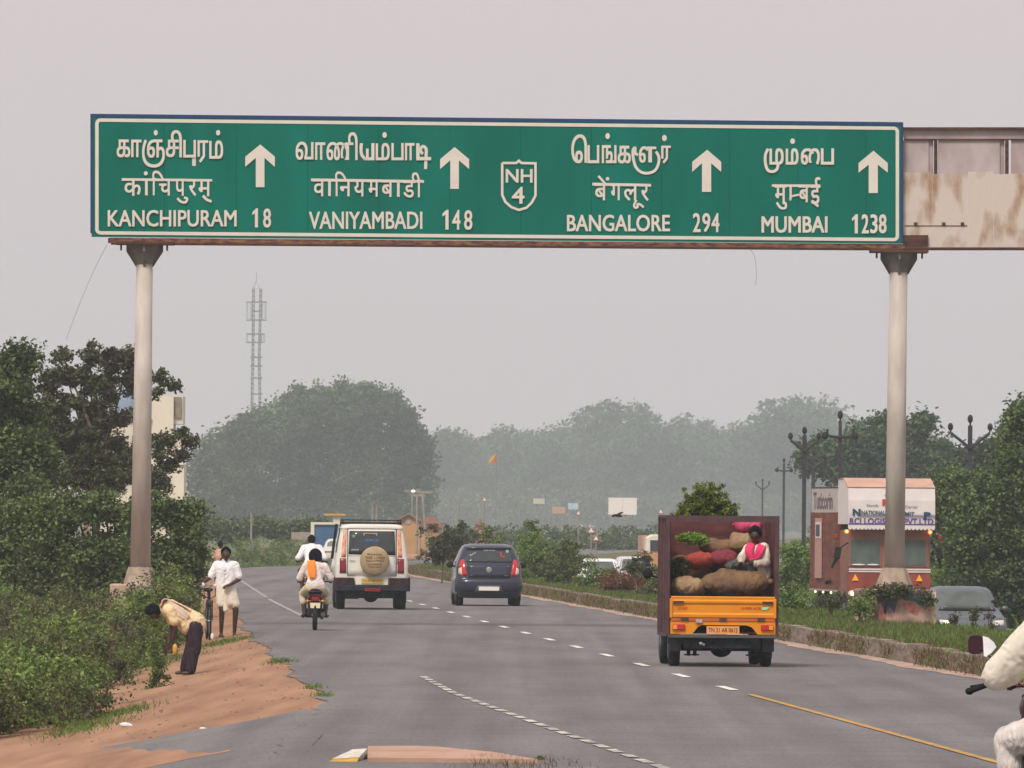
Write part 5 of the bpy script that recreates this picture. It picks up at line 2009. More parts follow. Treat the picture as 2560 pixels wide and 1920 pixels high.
# ------------------------------------------------ orange mini truck
mt = thing('mini_truck', (0, 0, 0), 'orange mini truck with tall maroon side boards loaded with sacks, driving away', 'mini truck')
M_orange = mat('truck_orange', (0.72, 0.26, 0.010), .38, var=.06, scale=4, coat=.3)
M_maroon = mat('maroon_boards', (0.11, 0.035, 0.035), .7, var=.3, scale=4, bump=.2, mscale=(1, .5, 2))
M_mar2 = mat('frame_brown', (0.085, 0.045, 0.05), .6, var=.25, scale=5)
cabb = Body([(.45, .70, 2.35, 3.75, .12), (.9, .72, 2.3, 3.78, .14), (1.2, .71, 2.32, 3.6, .14), (1.75, .62, 2.42, 3.1, .14), (1.84, .5, 2.5, 3.0, .14)])
cabb.shell('cab', M_orange, mt)
cabb.patch('cab_rear_window', [(-.45, 1.3), (.45, 1.3), (.4, 1.65), (-.4, 1.65)], M_glass, mt, .006)
for sx in (-1, 1):
    # tall side boards: horizontal planks in a steel frame
    for k in range(7):
        z0 = .48 + k * .235
        mb = MB()
        mb.box(sx * .765 - .012, sx * .765 + .012 - .004 * (k % 2), .04, 2.22, z0 + .001, z0 + .2345)
        mb.build('side_plank', M_maroon, mt)
    for yk in (.0, .75, 1.5, 2.22):
        mb = MB()
        mb.box(sx * .785 - .018 - (.02 if yk == 0 else 0), sx * .785 + .018, yk, yk + .045, .44, 2.17)
        mb.build('frame_post', M_mar2, mt)
    mb = MB()
    mb.box(sx * .785 - .02, sx * .785 + .02, .046, 2.22, 2.135, 2.172)
    mb.box(sx * .785 - .02, sx * .785 + .02, .046, 2.22, .43, .475)
    mb.build('frame_rail', M_mar2, mt)
for k in range(7):
    z0 = .48 + k * .235
    mb = MB()
    mb.box(-.75, .75, 2.19 + .004 * (k % 2), 2.215, z0 + .001, z0 + .2345)
    mb.build('front_board', M_maroon, mt)
mb = MB()
mb.box(-.806, .806, -.002, .043, 2.08, 2.17)
mb.build('top_beam', M_mar2, mt)
mb = MB()
mb.box(-.75, .75, .02, 2.2, .66, .70)
mb.build('load_floor', M_mar2, mt)
# tailgate with pressed ribs
mb = MB()
mb.prismx([(.0, .705), (-.04, .71), (-.045, .75), (-.03, .775), (-.03, .89), (-.05, .92), (-.052, .945), (-.035, .965), (-.04, 1.0), (-.02, 1.012), (.0, 1.01)], -.745, .745)
tg = mb.build('tailgate', M_orange, mt)
for sx in (-1, 1):
    mb = MB()
    mb.box(sx * .745 - .02, sx * .745 + .02, -.06, -.0, .70, .98)
    mb.build('corner_plate', M_orange, mt, bevel=.008)
    mb = MB()
    mb.box(sx * .64 - .075, sx * .64 + .075, -.06, -.05, .905, .945)
    mb.build('latch', M_mar2, mt)
mb = MB()
mb.box(-.75, .75, -.045, .0, .655, .70)
mb.build('hinge_rail', mat('dull_red_rail', (.50, .12, .035), .6), mt)
for x in (-.55, .0, .55):
    mb = MB()
    mb.box(x - .055, x + .055, -.056, -.046, .66, .70)
    mb.build('hinge', M_mar2, mt)
mb = MB()
mb.prism([(-.755, .47), (-.44, .47), (-.36, .57), (-.30, .60), (.34, .60), (.42, .57), (.50, .47), (.755, .47), (.755, .652), (-.755, .652)], -.035, .0)
mb.build('rear_valance', M_orange, mt)
for sx in (-1, 1):
    mb = MB()
    mb.box(sx * .635 - .09, sx * .635 + .09, -.07, -.036, .53, .61)
    o = mb.build('tail_light', M_redlamp, mt, bevel=.01)
    mb = MB()
    mb.box(sx * .69 - .028, sx * .69 + .028, -.078, -.0705, .54, .60)
    mb.build('indicator', M_amber, o)
mb = MB()
mb.box(-.235, .235, -.06, -.045, .475, .585)
mb.build('number_plate', M_plate_o, mt)
flat_text('plate_number', 'TN 21 AR 0612', 0.0, .530, .42, .066, -.064, mat('plate_dark_red', (.10, .02, .01), .6), mt, off=.008)
M_redtxt = mat('red_print', (.55, .05, .01), .5)
flat_text('lettering', 'STOP', -.58, .835, .14, .038, -.036, M_redtxt, mt, off=.02)
flat_text('lettering', 'SUPER ACE', .40, .845, .28, .036, -.036, M_redtxt, mt, off=.02)
mb = MB()
mb.prism([(.56, .825), (.62, .82), (.66, .85), (.67, .872), (.60, .865), (.56, .86)], -.042, -.036)
mb.build('green_logo', mat('green_logo', (.35, .75, .40), .5), mt)
mb = MB()
mb.box(-.39, -.30, -.075, -.036, .635, .68)
mb.build('reverse_lamp', mat('lamp_grey', (.45, .45, .45), .3), mt)
mb = MB()
mb.box(-.78, .78, -.04, .02, .42, .462)
mb.build('bumper_bar', mat('bar_grey', (.09, .085, .085), .6), mt)
mb = MB()
mb.box(-.42, .42, .05, 3.3, .27, .42)
mb.cyl((-.6, .62, .27), (.6, .62, .27), .05, None, 10)
mb.ell((.02, .62, .26), (.16, .13, .13), None, 12, 8)
mb.box(-.55, .55, .1, .3, .26, .45)
for x in (-.45, -.36, .44):
    mb.box(x - .02, x + .02, .5, .72, .15, .36)
    mb.box(x - .06, x + .06, .55, .66, .155, .175)
mb.build('underbody', M_dark, mt)
mb = MB()
mb.ell((-.31, .02, .335), (.035, .03, .03), None, 8, 6)
mb.ell((-.27, .03, .32), (.025, .03, .025), None, 8, 6)
mb.build('tow_shackle', M_chrome, mt)
for sx in (-1, 1):
    mb = MB()
    mb.box(sx * .67 - .085, sx * .67 + .085, .2, .215, .22, .42)
    mb.build('mud_flap', mat('flap_grey', (.05, .048, .05), .8), mt)
    wheel(mt, sx * .66, .62, .27, .15)
    wheel(mt, sx * .655, 2.75, .27, .15)
    mb = MB()
    mb.ell((sx * .92, 2.75, 1.32), (.075, .05, .085), None, 12, 8)
    mb.cyl((sx * .74, 2.8, 1.25), (sx * .92, 2.76, 1.3), .015, None, 6)
    mb.build('side_mirror', M_black, mt, True)
mx, my = P(1806, 1660, 132).x, 132
place(mt, mx, my, .0445)

# load: sacks, each a thing of its own (standing in the truck)
M_jute = mat('jute_brown', (.22, .13, .065), .95, scale=5, bump=.6, col2=(.13, .075, .05), det=9)
M_jutet = mat('jute_tan', (.34, .24, .13), .95, scale=5, bump=.6, col2=(.24, .15, .09), det=9)
M_netred = mat('net_red', (.42, .06, .04), .85, scale=22, bump=.5, col2=(.26, .05, .04), det=4)
M_netdk = mat('net_maroon', (.25, .035, .05), .85, scale=18, bump=.5, col2=(.14, .03, .045), det=4)
MTW = Matrix.Translation(mt.location) @ Matrix.Rotation(.0445, 4, 'Z')


def sack(name, cx, cy, cz, rx, ry, rz, m, label, cat='sack', rot=0.0, seed=0, group=None):
    """lumpy cloth sack, given in truck coordinates"""
    p = MTW @ Vector((cx, cy, cz))
    t = thing(name, p, label, cat, group, rz=.0445)
    rg_ = np.random.default_rng(seed)
    prims = [('e', (0, 0, 0), (rx * .92, ry, rz * .85), (0, rot, 0))]
    for i in range(6):
        a = rg_.uniform(-.62, .62)
        prims.append(('e', (a * rx, rg_.uniform(-.3, .3) * ry, rg_.uniform(-.15, .25) * rz), (rx * rg_.uniform(.3, .42), ry * .7, rz * rg_.uniform(.6, .8)), (0, rot, 0)))
    organic('cloth', prims, m, t, .02, 3)
    mb = MB()
    sx = -1 if seed % 2 else 1
    e_ = Vector((sx * rx * .93, -ry * .2, rz * .12))
    mb.ell(e_, (rx * .09, ry * .18, rz * .2), None, 8, 6)
    mb.build('tied_end', m, t, True)
    return t


def tk(px, py):
    px = 612 + (px - 612) * .95
    """truck-local x, z of a photo crop position (crop of the mini truck)"""
    return (px - 612) / 531.0, (1555 - py) / 531.0


LOADZ = .70
x, z = tk(715, 915)
sack('sack', x + .02, .42, z - .01, .54, .30, .235, M_jute, 'largest brown jute sack lying across the tailgate of the mini truck', seed=2)
x, z = tk(345, 948)
sack('sack', x - .01, .34, z, .235, .25, .175, M_jutet, 'small tan sack at the left end of the tailgate', seed=3)
sack('sack', .1, .95, .88, .65, .3, .2, M_jute, 'brown sack at the bottom of the pile behind the largest one', seed=4)
x, z = tk(445, 748)
sack('net_sack', x, .75, z, .24, .25, .14, M_netred, 'bright red net sack in the middle of the load', seed=5)
x, z = tk(650, 735)
sack('net_sack', x, .9, z, .26, .25, .15, M_netdk, 'dark red sack right of the bright red one', seed=6)
sack('sack', -.3, .9, 1.12, .42, .28, .2, M_jute, 'brown sack hidden under the red net sacks', seed=7)
sack('sack', .38, 1.0, 1.12, .34, .28, .2, M_jute, 'brown sack under the seated man', seed=8)
x, z = tk(625, 640)
sack('sack', x - .02, 1.3, z - .03, .27, .25, .15, M_jute, 'brown sack behind the dark red one', seed=9)
x, z = tk(790, 615)
sack('sack', x, 1.2, z, .19, .22, .17, M_jutet, 'light tan sack behind the seated man', seed=10)
x, z = tk(860, 480)
sack('bundle', x, 1.45, z, .22, .2, .13, mat('pink_cloth', (.50, .06, .14), .8, scale=4, var=.3), 'pink cloth bundle at the top right of the load', 'bundle', seed=11)
x, z = tk(925, 440)
sack('cloth_bag', x, 1.4, z, .075, .12, .03, mat('blue_cloth', (.06, .12, .45), .7), 'small blue cloth on top of the pink bundle', 'bag', seed=12)
sack('sack', .45, 1.5, 1.45, .33, .3, .28, M_jute, 'brown sack deep inside at the right wall of the truck', seed=13)
sack('sack', -.25, 1.6, 1.38, .5, .3, .26, M_jute, 'brown sack deep inside at the left wall of the truck', seed=14)
# green vegetables
x, z = tk(400, 580)
p = MTW @ Vector((x, 1.05, z))
t = thing('vegetable_bundle', p, 'fresh green bundle of vegetables above the bright red sack', 'vegetables', rz=.0445)
link_mesh('leaves', leaf_mesh('leaves', crown_points(rng, [(0, 0, 0, .2, .15, .075), (.12, 0, -.02, .12, .12, .05), (-.1, 0, .01, .12, .1, .06)], 2200, .05, 20, -1), .05, rng, 3.5), mat('fresh_green', (.20, .34, .05), .6, leafy=True, var=.3), t)
mb = MB()
for i in range(14):
    mb.cyl((rng.uniform(-.15, .15), rng.uniform(-.1, .1), -.1), (rng.uniform(-.2, .2), rng.uniform(-.1, .1), .05), .006, None, 4)
mb.build('stalks', M_leafB, t)
x, z = tk(285, 800)
p = MTW @ Vector((x, .6, z))
t = thing('leaf_bundle', p, 'dark leafy bundle in the left corner of the load', 'vegetables', rz=.0445)
link_mesh('leaves', leaf_mesh('leaves', crown_points(rng, [(0, 0, 0, .13, .12, .13)], 1500, .05, 20, -1), .055, rng, 2), M_leafD, t)
mb = MB()
mb.ell((0, .05, -.02), (.1, .1, .13), None, 10, 6)
mb.build('core', M_dark, t, True)
x, z = tk(560, 300)
p = MTW @ Vector((x - .0, 2.7, 2.0))
t = thing('plant_load', p, 'round heap of green leafy plants on the roof of the mini truck', 'plants', rz=.0445)
link_mesh('leaves', leaf_mesh('leaves', crown_points(rng, [(0, 0, .18, .44, .45, .42), (-.30, 0, .08, .26, .3, .30), (.30, 0, .10, .24, .3, .30), (.02, 0, .36, .32, .35, .30), (-.40, -.1, -.02, .18, .2, .22), (.42, -.1, -.02, .16, .2, .20)], 20000, .06, 40, -1), .042, rng, 1.9),
          mat('plant_yellow_green', (.20, .25, .04), .6, scale=6, col2=(.085, .12, .025), leafy=True), t)
mb = MB()
limbs(mb, (0, 0, -.1), [(0, 0, .3, .3, .3, .3), (-.2, 0, .2, .2, .2, .2), (.2, 0, .2, .2, .2, .2)], .03, rng)
mb.ell((0, .05, .12), (.38, .3, .40), None, 12, 8)  # dark ellipsoid filling the heap, joined to the stems
mb.build('stems', mat('dark_stems_fill', (.02, .025, .012), .9), t)

# ------------------------------------------------ big goods truck coming the other way
gt = thing('goods_truck', (0, 0, 0), 'tall red goods truck with a white lettered crown, approaching behind the right pole', 'truck')
M_tred = mat('truck_red', (.25, .06, .04), .6, var=.2, scale=2, bump=.1)
M_tbr = mat('truck_pinkish', (.27, .12, .085), .6, var=.12, scale=3)
M_side = mat('truck_side_wood', (.23, .085, .055), .8, scale=3, col2=(.15, .055, .045), mscale=(1, .3, 3), bump=.3)
M_twh = mat('truck_white', (.72, .66, .64), .5, var=.05, scale=2)
M_tpe = mat('faded_pink_roof', (.52, .32, .25), .7, var=.1, scale=2)
mb = MB()
mb.box(-1.12, 1.12, .02, 1.7, .75, 2.66)
mb.build('cab', M_tbr, gt, bevel=.05)
mb = MB()
mb.box(-1.14, 1.14, -.04, .1, .75, 1.52)
mb.build('nose_panel', M_tred, gt, bevel=.04)
for x0, x1 in ((-1.10, -.24), (.24, 1.02)):
    mb = MB()
    mb.box(x0 - .03, x1 + .03, -.0, .05, 1.64, 2.43)
    o = mb.build('windscreen_frame', M_tbr, gt, bevel=.02)
    mb = MB()
    mb.box(x0 + .03, x1 - .03, -.012, .02, 1.69, 2.38)
    mb.build('pane', mat('windscreen', (.10, .13, .12), .15, var=.2, scale=2), gt)
for z0, z1, m_ in ((1.56, 1.60, M_twh), (1.50, 1.535, M_twh)):
    mb = MB()
    mb.box(-1.12, 1.12, -.06, -.041, z0, z1)
    mb.build('stripe', m_, gt)
# crown box over the cab
mb = MB()
mb.prismx([(-.30, 2.80), (-.34, 3.1), (-.33, 3.45), (-.27, 3.78), (.55, 4.02), (1.6, 4.0), (1.6, 2.80)], -1.19, 1.19)
mb.build('crown', M_twh, gt)
mb = MB()
mb.prismx([(-.275, 3.785), (.55, 4.03), (1.62, 4.01), (1.62, 4.03), (.55, 4.06), (-.29, 3.81)], -1.2, 1.2)
mb.build('crown_roof', M_tpe, gt)
mb = MB()
n_s = 22
poly = [(-1.19, 2.80), (-1.19, 2.70)]
for i in range(n_s):
    x0 = -1.19 + 2.38 * i / n_s
    w_ = 2.38 / n_s
    poly += [(x0 + w_ * .25, 2.655), (x0 + w_ * .75, 2.655), (x0 + w_, 2.70)]
poly += [(1.19, 2.80)]
mb.prism(poly, -.34, -.30)
mb.build('scalloped_valance', M_twh, gt)
mb = MB()
mb.box(-1.19, 1.19, -.352, -.341, 2.795, 2.82)
mb.box(-.95, 1.19, -.375, -.345, 3.045, 3.055)
mb.build('blue_line', mat('truck_blue_print', (.08, .05, .28), .6), gt)


def ttext(body, x0, x1, y0, y1, m, off=.02, yy=None):
    X0, X1 = (x0 - 895) / 339, (x1 - 895) / 339
    Z0, Z1 = (1552 - y1) / 339, (1552 - y0) / 339
    z = (Z0 + Z1) / 2
    y = np.interp(z, [2.8, 3.1, 3.45, 3.78], [-.30, -.34, -.33, -.27]) - .02
    return flat_text('lettering', body, (X0 + X1) / 2, z, X1 - X0, Z1 - Z0, y, m, gt, off=off)


M_bl = mat('truck_violet_print', (.10, .04, .26), .6)
M_tl = mat('truck_teal_print', (.015, .08, .12), .6)
M_rd = mat('truck_red_print', (.65, .04, .02), .6)
ttext('RCI LOGISTICS PVT.LTD', 505, 1282, 545, 603, M_bl)
ttext('NATIONAL', 612, 835, 475, 515, M_tl, .025)
ttext('PERMIT', 930, 1105, 485, 522, M_tl, .025)
ttext("N", 530, 605, 462, 525, M_tl, .06)
ttext('P', 1192, 1258, 485, 548, M_tl, .06)
ttext('RCI', 805, 985, 370, 432, M_rd, .05)
ttext('Goods', 660, 770, 415, 440, M_tl, .0)
ttext('Carrier', 1020, 1135, 425, 452, M_tl, .0)
mb = MB()
mb.prism([((820 - 895) / 339, (1552 - 330) / 339), (0.1, (1552 - 330) / 339), (.02, (1552 - 362) / 339)], -.335, -.325)
mb.build('logo_arrow', M_tl, gt)
# body and side
for k in range(9):
    mb = MB()
    mb.box(-1.2, -1.17, 1.72, 6.6, 1.0 + k * .235, 1.0 + k * .235 + .23)
    mb.build('side_plank', M_side, gt)
mb = MB()
mb.box(-1.165, 1.165, 1.72, 6.6, .95, 3.1)
mb.build('cargo_body', M_side, gt)
mb = MB()
mb.box(-1.205, 1.18, 1.62, 6.6, 3.12, 3.78)
mb.build('cargo_top_panel', mat('truck_side_white', (.50, .45, .42), .7, var=.1), gt)
mb = MB()
mb.box(-1.21, 1.21, 1.6, 6.65, 3.78, 3.82)
mb.build('cargo_roof_edge', M_mar2, gt)
for yk in (1.75, 2.9, 4.1, 5.3, 6.5):
    mb = MB()
    mb.box(-1.235, -1.2, yk, yk + .08, .95, 3.1)
    mb.build('body_post', M_side, gt)
mb = MB()
mb.box(-1.245, -1.236, 4.3, 5.6, 1.3, 2.96)
mb.build('notice_panel', mat('notice_pink', (.50, .28, .24), .7, var=.1), gt)
mb = MB()
mb.box(-1.258, -1.246, 4.45, 5.45, 2.4, 2.85)
mb.build('notice_board', mat('notice_white', (.7, .66, .62), .6), gt)
mb = MB()
mb.box(-1.268, -1.259, 4.6, 5.3, 2.46, 2.78)
mb.build('notice_print', mat('notice_dark', (.08, .06, .12), .6), gt)


def side_text(body, y0, y1, z0, z1, x, m):
    mb = MB()
    vs, fs, _ = glyph(body, .02)
    mb.add([(x, y1 + (y0 - y1) * v[0], z0 + (z1 - z0) * v[1]) for v in vs], [tuple(reversed(f)) for f in fs])
    mb.build('lettering', m, gt)


side_text('Tuticorin', 2.5, 6.2, 3.2, 3.68, -1.212, mat('truck_side_print', (.16, .09, .14), .6))
for sx, px in ((-1, 490), (1, 1265)):
    mb = MB()
    xx = (px - 895) / 339
    mb.ell((xx, -.1, 2.60), (.06, .05, .055), None, 12, 8)
    mb.build('marker_lamp', mat('orange_glow', (1, .25, .05), .4, emit=((1, .16, .02), 2.6)), gt, True)
    mb = MB()
    mb.ell((xx, -.145, 2.60), (.022, .02, .02), None, 8, 6)
    mb.build('lamp_bulb', mat('orange_core', (1, .6, .2), .4, emit=((1, .65, .2), 4.0)), gt, True)
    mb = MB()
    c = (575 - 895) / 339 if sx < 0 else (1170 - 895) / 339
    mb.prism([(c - .09, 1.27), (c + .09, 1.27), (c, 1.44)], -.07, -.045)
    mb.build('reflector_triangle', mat('orange_reflector_glow', (.85, .33, .02), .4, emit=((1, .3, .02), .25)), gt)  # emits a faint glow in place of light thrown back
    mb = MB()
    mb.ell((sx * 1.02, -.06, .91), (.12, .05, .1), None, 14, 8)
    mb.build('headlight', mat('headlamp_glass', (.6, .55, .45), .2), gt, True)
    mb = MB()
    x_ = (400 - 895) / 339 if sx < 0 else (1345 - 895) / 339
    mb.box(x_ - .09, x_ + .09, -.25, -.2, 1.86, 2.18, rot=(0, sx * -.18, 0))
    mb.build('wing_mirror', M_black, gt, bevel=.02)
    mb = MB()
    mb.cyl((sx * 1.14, 0, 2.3), (x_, -.2, 2.1), .02, None, 6)
    mb.cyl((x_, -.2, 1.9), (x_ + sx * (.14 if sx < 0 else .06), -.1, 1.62), .05, .03, 8)
    mb.build('mirror_arm', M_black, gt)
    mb = MB()
    x_ = (390 - 895) / 339 if sx < 0 else (1356 - 895) / 339
    mb.ell((x_, -.2, 2.45), (.07, .03, .1), None, 10, 6)
    mb.build('red_flag_mirror', mat('dark_red_plastic', (.22, .03, .03), .6), gt, True)
    for yk in (.75, 5.4):
        wheel(gt, sx * 1.0, yk, .5, .28)
mb = MB()
mb.ell((-1.03, -.12, .91), (.05, .02, .045), None, 10, 6)
mb.build('lit_headlamp', mat('lit_lamp', (1, .6, .3), .4, emit=((1, .55, .2), 4.0)), gt, True)
for yk in (2.4, 3.9, 5.4):
    mb = MB()
    mb.ell((-1.25, yk, .92), (.03, .05, .03), None, 8, 6)
    mb.build('side_marker', mat('green_yellow_lamp', (.9, 1, .4), .4, emit=((.9, 1, .35), 1.8)), gt, True)
mb = MB()
mb.box(-1.15, 1.15, -.15, .02, .5, .74)
mb.build('bumper', mat('truck_bumper', (.3, .22, .1), .6), gt, bevel=.03)
mb = MB()
mb.box(-.5, .5, .2, 6.5, .55, .94)
mb.box(-1.0, 1.0, .1, 1.6, .45, .74)
mb.build('chassis', M_dark, gt)
mb = MB()
mb.box(-1.24, -1.17, 1.72, 6.6, .95, 1.0)
mb.build('body_sill', mat('sill_grey', (.35, .3, .3), .7), gt)
for (xx, w_, m_) in ((-.45, .18, M_stick), (-.85, .2, M_twh)):
    mb = MB()
    mb.ell((xx, -.02, 1.70), (w_, .02, .025), None, 10, 6)
    mb.build('dashboard_cloth', m_, gt, True)
place(gt, P(2223, 1500, 250).x, 250, .11)

# ------------------------------------------------ grey oncoming car at the right
def small_car(name, X, Y, rz, m, label, front=True, group=None, sc=1.0):
    t = thing(name, (0, 0, 0), label, 'car', group)
    b = Body([(.20, .68, .05, 3.5, .2), (.4, .78, -.02, 3.6, .25), (.62, .79, 0, 3.6, .28), (.78, .77, .12, 3.58, .25), (.93, .74, .72, 3.5, .22), (.98, .71, .85, 3.4, .2), (1.2, .66, 1.12, 3.25, .2), (1.38, .60, 1.34, 3.0, .2), (1.44, .55, 1.5, 2.8, .2), (1.47, .42, 1.7, 2.6, .2)])
    b.shell('body', m, t)
    b.patch('windscreen', [(-.60, .99), (.60, .99), (.50, 1.37), (-.50, 1.37)], mat('pale_windscreen', (.10, .115, .11), .12, var=.25, scale=2), t, .01, 8, 5)
    b.patch('windscreen_seal', [(-.62, .945), (.62, .945), (.62, .985), (-.62, .985)], M_black, t, .014, 8, 1)
    for sx in (-1, 1):
        q = [(sx * .42, .63), (sx * .72, .63), (sx * .70, .76), (sx * .46, .74)]
        b.patch('headlight', q if sx > 0 else [q[1], q[0], q[3], q[2]], mat('headlamp_clear', (.7, .66, .62), .15, spec=.7), t, .02, 4, 2)
        mb = MB()
        mb.ell((sx * .87, 1.2, 1.0), (.08, .06, .06), None, 10, 6)
        mb.build('side_mirror', m, t, True)
        wheel(t, sx * .68, .7, .27, .17)
        wheel(t, sx * .68, 2.9, .27, .17)
    b.patch('grille', [(-.35, .42), (.35, .42), (.38, .60), (-.38, .60)], M_black, t, .012, 4, 2)
    mb = MB()
    mb.box(-.24, .24, -.06, -.03, .30, .40)
    mb.build('number_plate', M_plate_w, t)
    place(t, X, Y, rz)
    t.scale = (sc, sc, sc)
    return t


gcar = small_car('oncoming_car', P(2432, 1500, 199).x, 199, .09, mat('silver_grey_paint', (.13, .145, .16), .35, metal=.3, var=.05), 'silver grey car coming towards the camera beside the painted pedestal')
mb = MB()
mb.ell((-.56, -.03, .69), (.10, .04, .05), None, 10, 6)
mb.build('lit_headlamp', mat('pale_lit_lamp', (1, .9, .75), .4, emit=((1, .85, .6), 1.6)), gcar, True)
small_car('white_car', P(1508, 1400, 330).x, 330, .06, mat('white_paint', (.75, .75, .76), .35, var=.03), 'white car roof showing between the median shrubs left of the mini truck')
small_car('grey_car', P(1592, 1400, 352).x, 352, .06, mat('pale_grey_paint', (.55, .55, .55), .35, var=.03), 'pale grey car just behind the white one, partly hidden by shrubs')
# lorry cab peeping out at the left of the mini truck
lt = thing('small_lorry', (0, 0, 0), 'cream and tan lorry just visible at the left edge of the mini truck', 'lorry')
mb = MB()
mb.box(-.85, .85, 0, 1.4, .7, 1.45)
mb.build('cab', mat('tan_paint', (.50, .27, .12), .6), lt, bevel=.05)
mb = MB()
mb.prism([(-.85, 1.45), (.85, 1.45), (.8, 2.1), (.55, 2.25), (-.55, 2.25), (-.8, 2.1)], .03, 1.4)
mb.build('cab_top', M_cream, lt, bevel=.05)
mb = MB()
mb.box(-.65, .65, .0, .028, 1.5, 2.0)
mb.build('windscreen', M_glass, lt)
mb = MB()
mb.box(-.9, .9, 1.5, 4.5, .7, 2.2)
mb.build('cargo_body', M_tpe, lt)
for sx in (-1, 1):
    wheel(lt, sx * .72, .7, .36, .2)
    wheel(lt, sx * .72, 3.6, .36, .2)
place(lt, P(1662, 1400, 405).x, 405, .05)

# ------------------------------------------------ white saloon ahead and the blue-backed truck
wc = thing('white_saloon', (0, 0, 0), 'old white saloon car far ahead beside the white jeep', 'car')
wb = Body([(.22, .70, .05, 4.0, .15), (.40, .80, -.02, 4.1, .2), (.60, .81, -.02, 4.1, .22), (.85, .79, .04, 4.0, .22), (.95, .76, .25, 3.6, .2), (1.0, .72, .6, 3.3, .2), (1.3, .62, .95, 3.0, .2), (1.42, .52, 1.1, 2.8, .2), (1.46, .4, 1.25, 2.6, .2)])
M_ow = mat('old_white_paint', (.60, .56, .48), .45, var=.05)
wb.shell('body', M_ow, wc)
wb.patch('rear_window', [(-.55, 1.04), (.55, 1.04), (.48, 1.34), (-.48, 1.34)], mat('greenish_glass', (.12, .17, .16), .15), wc, .008)
wb.patch('dark_band', [(-.62, .70), (.62, .70), (.62, .76), (-.62, .76)], M_dark, wc, .01, 6, 1)
for sx in (-1, 1):
    q = [(sx * .64, .62), (sx * .76, .62), (sx * .76, .80), (sx * .66, .80)]
    wb.patch('tail_light', q if sx > 0 else [q[1], q[0], q[3], q[2]], M_redlamp, wc, .015, 2, 2)
    wheel(wc, sx * .7, .8, .3, .18)
    wheel(wc, sx * .7, 3.2, .3, .18)
mb = MB()
mb.box(-.82, .82, -.1, -.01, .36, .50)
mb.build('bumper', mat('bumper_cream', (.55, .5, .33), .5), wc, bevel=.02)
mb = MB()
mb.box(-.23, .23, -.125, -.101, .38, .48)
mb.build('number_plate', M_plate_w, wc)
place(wc, P(840, 1400, 412).x, 412, -.02)
wc.scale = (.80, .80, .80)
bt = thing('parked_truck', (0, 0, 0), 'cream framed truck with a large blue rear panel standing beyond the white saloon', 'truck')
x0, x1 = P(777, 1310, 470), P(868, 1310, 470)
W = (x1.x - x0.x) / 2
mb = MB()
for q in ((-W, -W + .18, .5, 2.02), (W - .22, W, .5, 2.02), (-W, W, 2.021, 2.12)):
    mb.box(q[0], q[1], 0, 3.5, q[2], q[3])
mb.build('frame', M_cream, bt)
mb = MB()
mb.box(-W + .185, W - .225, .1, .3, .5, 2.015)
mb.build('rear_panel', mat('blue_panel', (.05, .13, .26), .5, var=.12, scale=1), bt)
mb = MB()
mb.box(-W + .19, W - .23, .32, 3.4, .5, 2.0)
mb.build('cargo', M_dark, bt)
for sx in (-1, 1):
    wheel(bt, sx * (W - .15), .8, .4, .22)
    wheel(bt, sx * (W - .15), 2.8, .4, .22)
place(bt, (x0.x + x1.x) / 2, 470, 0)
bt.scale = (1, 1, 1.22)

# ================================================================ PEOPLE
M_skin = mat('dark_skin', (.060, .030, .020), .5, var=.12, scale=6, spec=.35)
M_skinb = mat('brown_skin', (.095, .048, .032), .5, var=.12, scale=6, spec=.35)
M_hair = mat('black_hair', (.008, .007, .010), .8, var=.3, scale=30, bump=.6, spec=.04)
M_shw = mat('white_shirt', (.78, .77, .78), .8, var=.04, scale=5, bump=.25)
M_shc = mat('cream_shirt', (.72, .66, .56), .8, var=.06, scale=5, bump=.3)
M_shp = mat('pale_pinkish_shirt', (.74, .64, .60), .8, var=.05, scale=5, bump=.3)
M_dhoti = mat('cream_dhoti', (.74, .66, .54), .85, var=.07, scale=6, bump=.5, mscale=(5, 5, .6))
M_dhotiw = mat('white_dhoti', (.72, .66, .62), .85, var=.06, scale=6, bump=.6, mscale=(4, 4, .8))
M_yshirt = mat('yellow_cream_shirt', (.72, .57, .34), .8, var=.1, scale=4, bump=.4)
M_lungi = mat('dark_lungi', (.035, .022, .032), .85, var=.4, scale=9, bump=.5, mscale=(5, 5, .5))
M_sand_ = mat('sandal_dark', (.03, .02, .018), .7)
M_eye = mat('eye_white', (.14, .12, .11), .5)
V3 = Vector


def hand_prims(wr, tip, palm_n, thumb_side, k=1.0, curl=.5):
    """a palm, four fingers of different lengths and a thumb; wr to tip is the direction of the hand"""
    wr, tip, pn = V3(wr), V3(tip), V3(palm_n).normalized()
    d = (tip - wr).normalized()
    s = d.cross(pn).normalized() * thumb_side
    pr = [('c', wr, wr + d * .045 * k, .024 * k, .030 * k)]
    for i in range(3):
        o = s * (.018 - .018 * i) * k
        pr.append(('c', wr + d * .035 * k + o, wr + d * .085 * k + o * 1.25, .0155 * k, .0135 * k))
    for i, L in enumerate((.030, .036, .033, .025)):
        o = s * (.032 - .0205 * i) * k
        a = wr + d * .085 * k + o
        b = a + (d * math.cos(curl * .7) + pn * math.sin(curl * .7)) * L * k
        c = b + (d * math.cos(curl * 2) + pn * math.sin(curl * 2)) * L * .85 * k
        pr += [('c', a, b, .0095 * k, .009 * k), ('c', b, c, .009 * k, .0078 * k)]
    a = wr + d * .03 * k + s * .028 * k
    b = a + (d * .55 + s * .7 + pn * .3).normalized() * .035 * k
    c = b + (d * .9 + pn * .5).normalized() * .028 * k
    pr += [('c', a, b, .0125 * k, .0105 * k), ('c', b, c, .0105 * k, .009 * k)]
    return pr


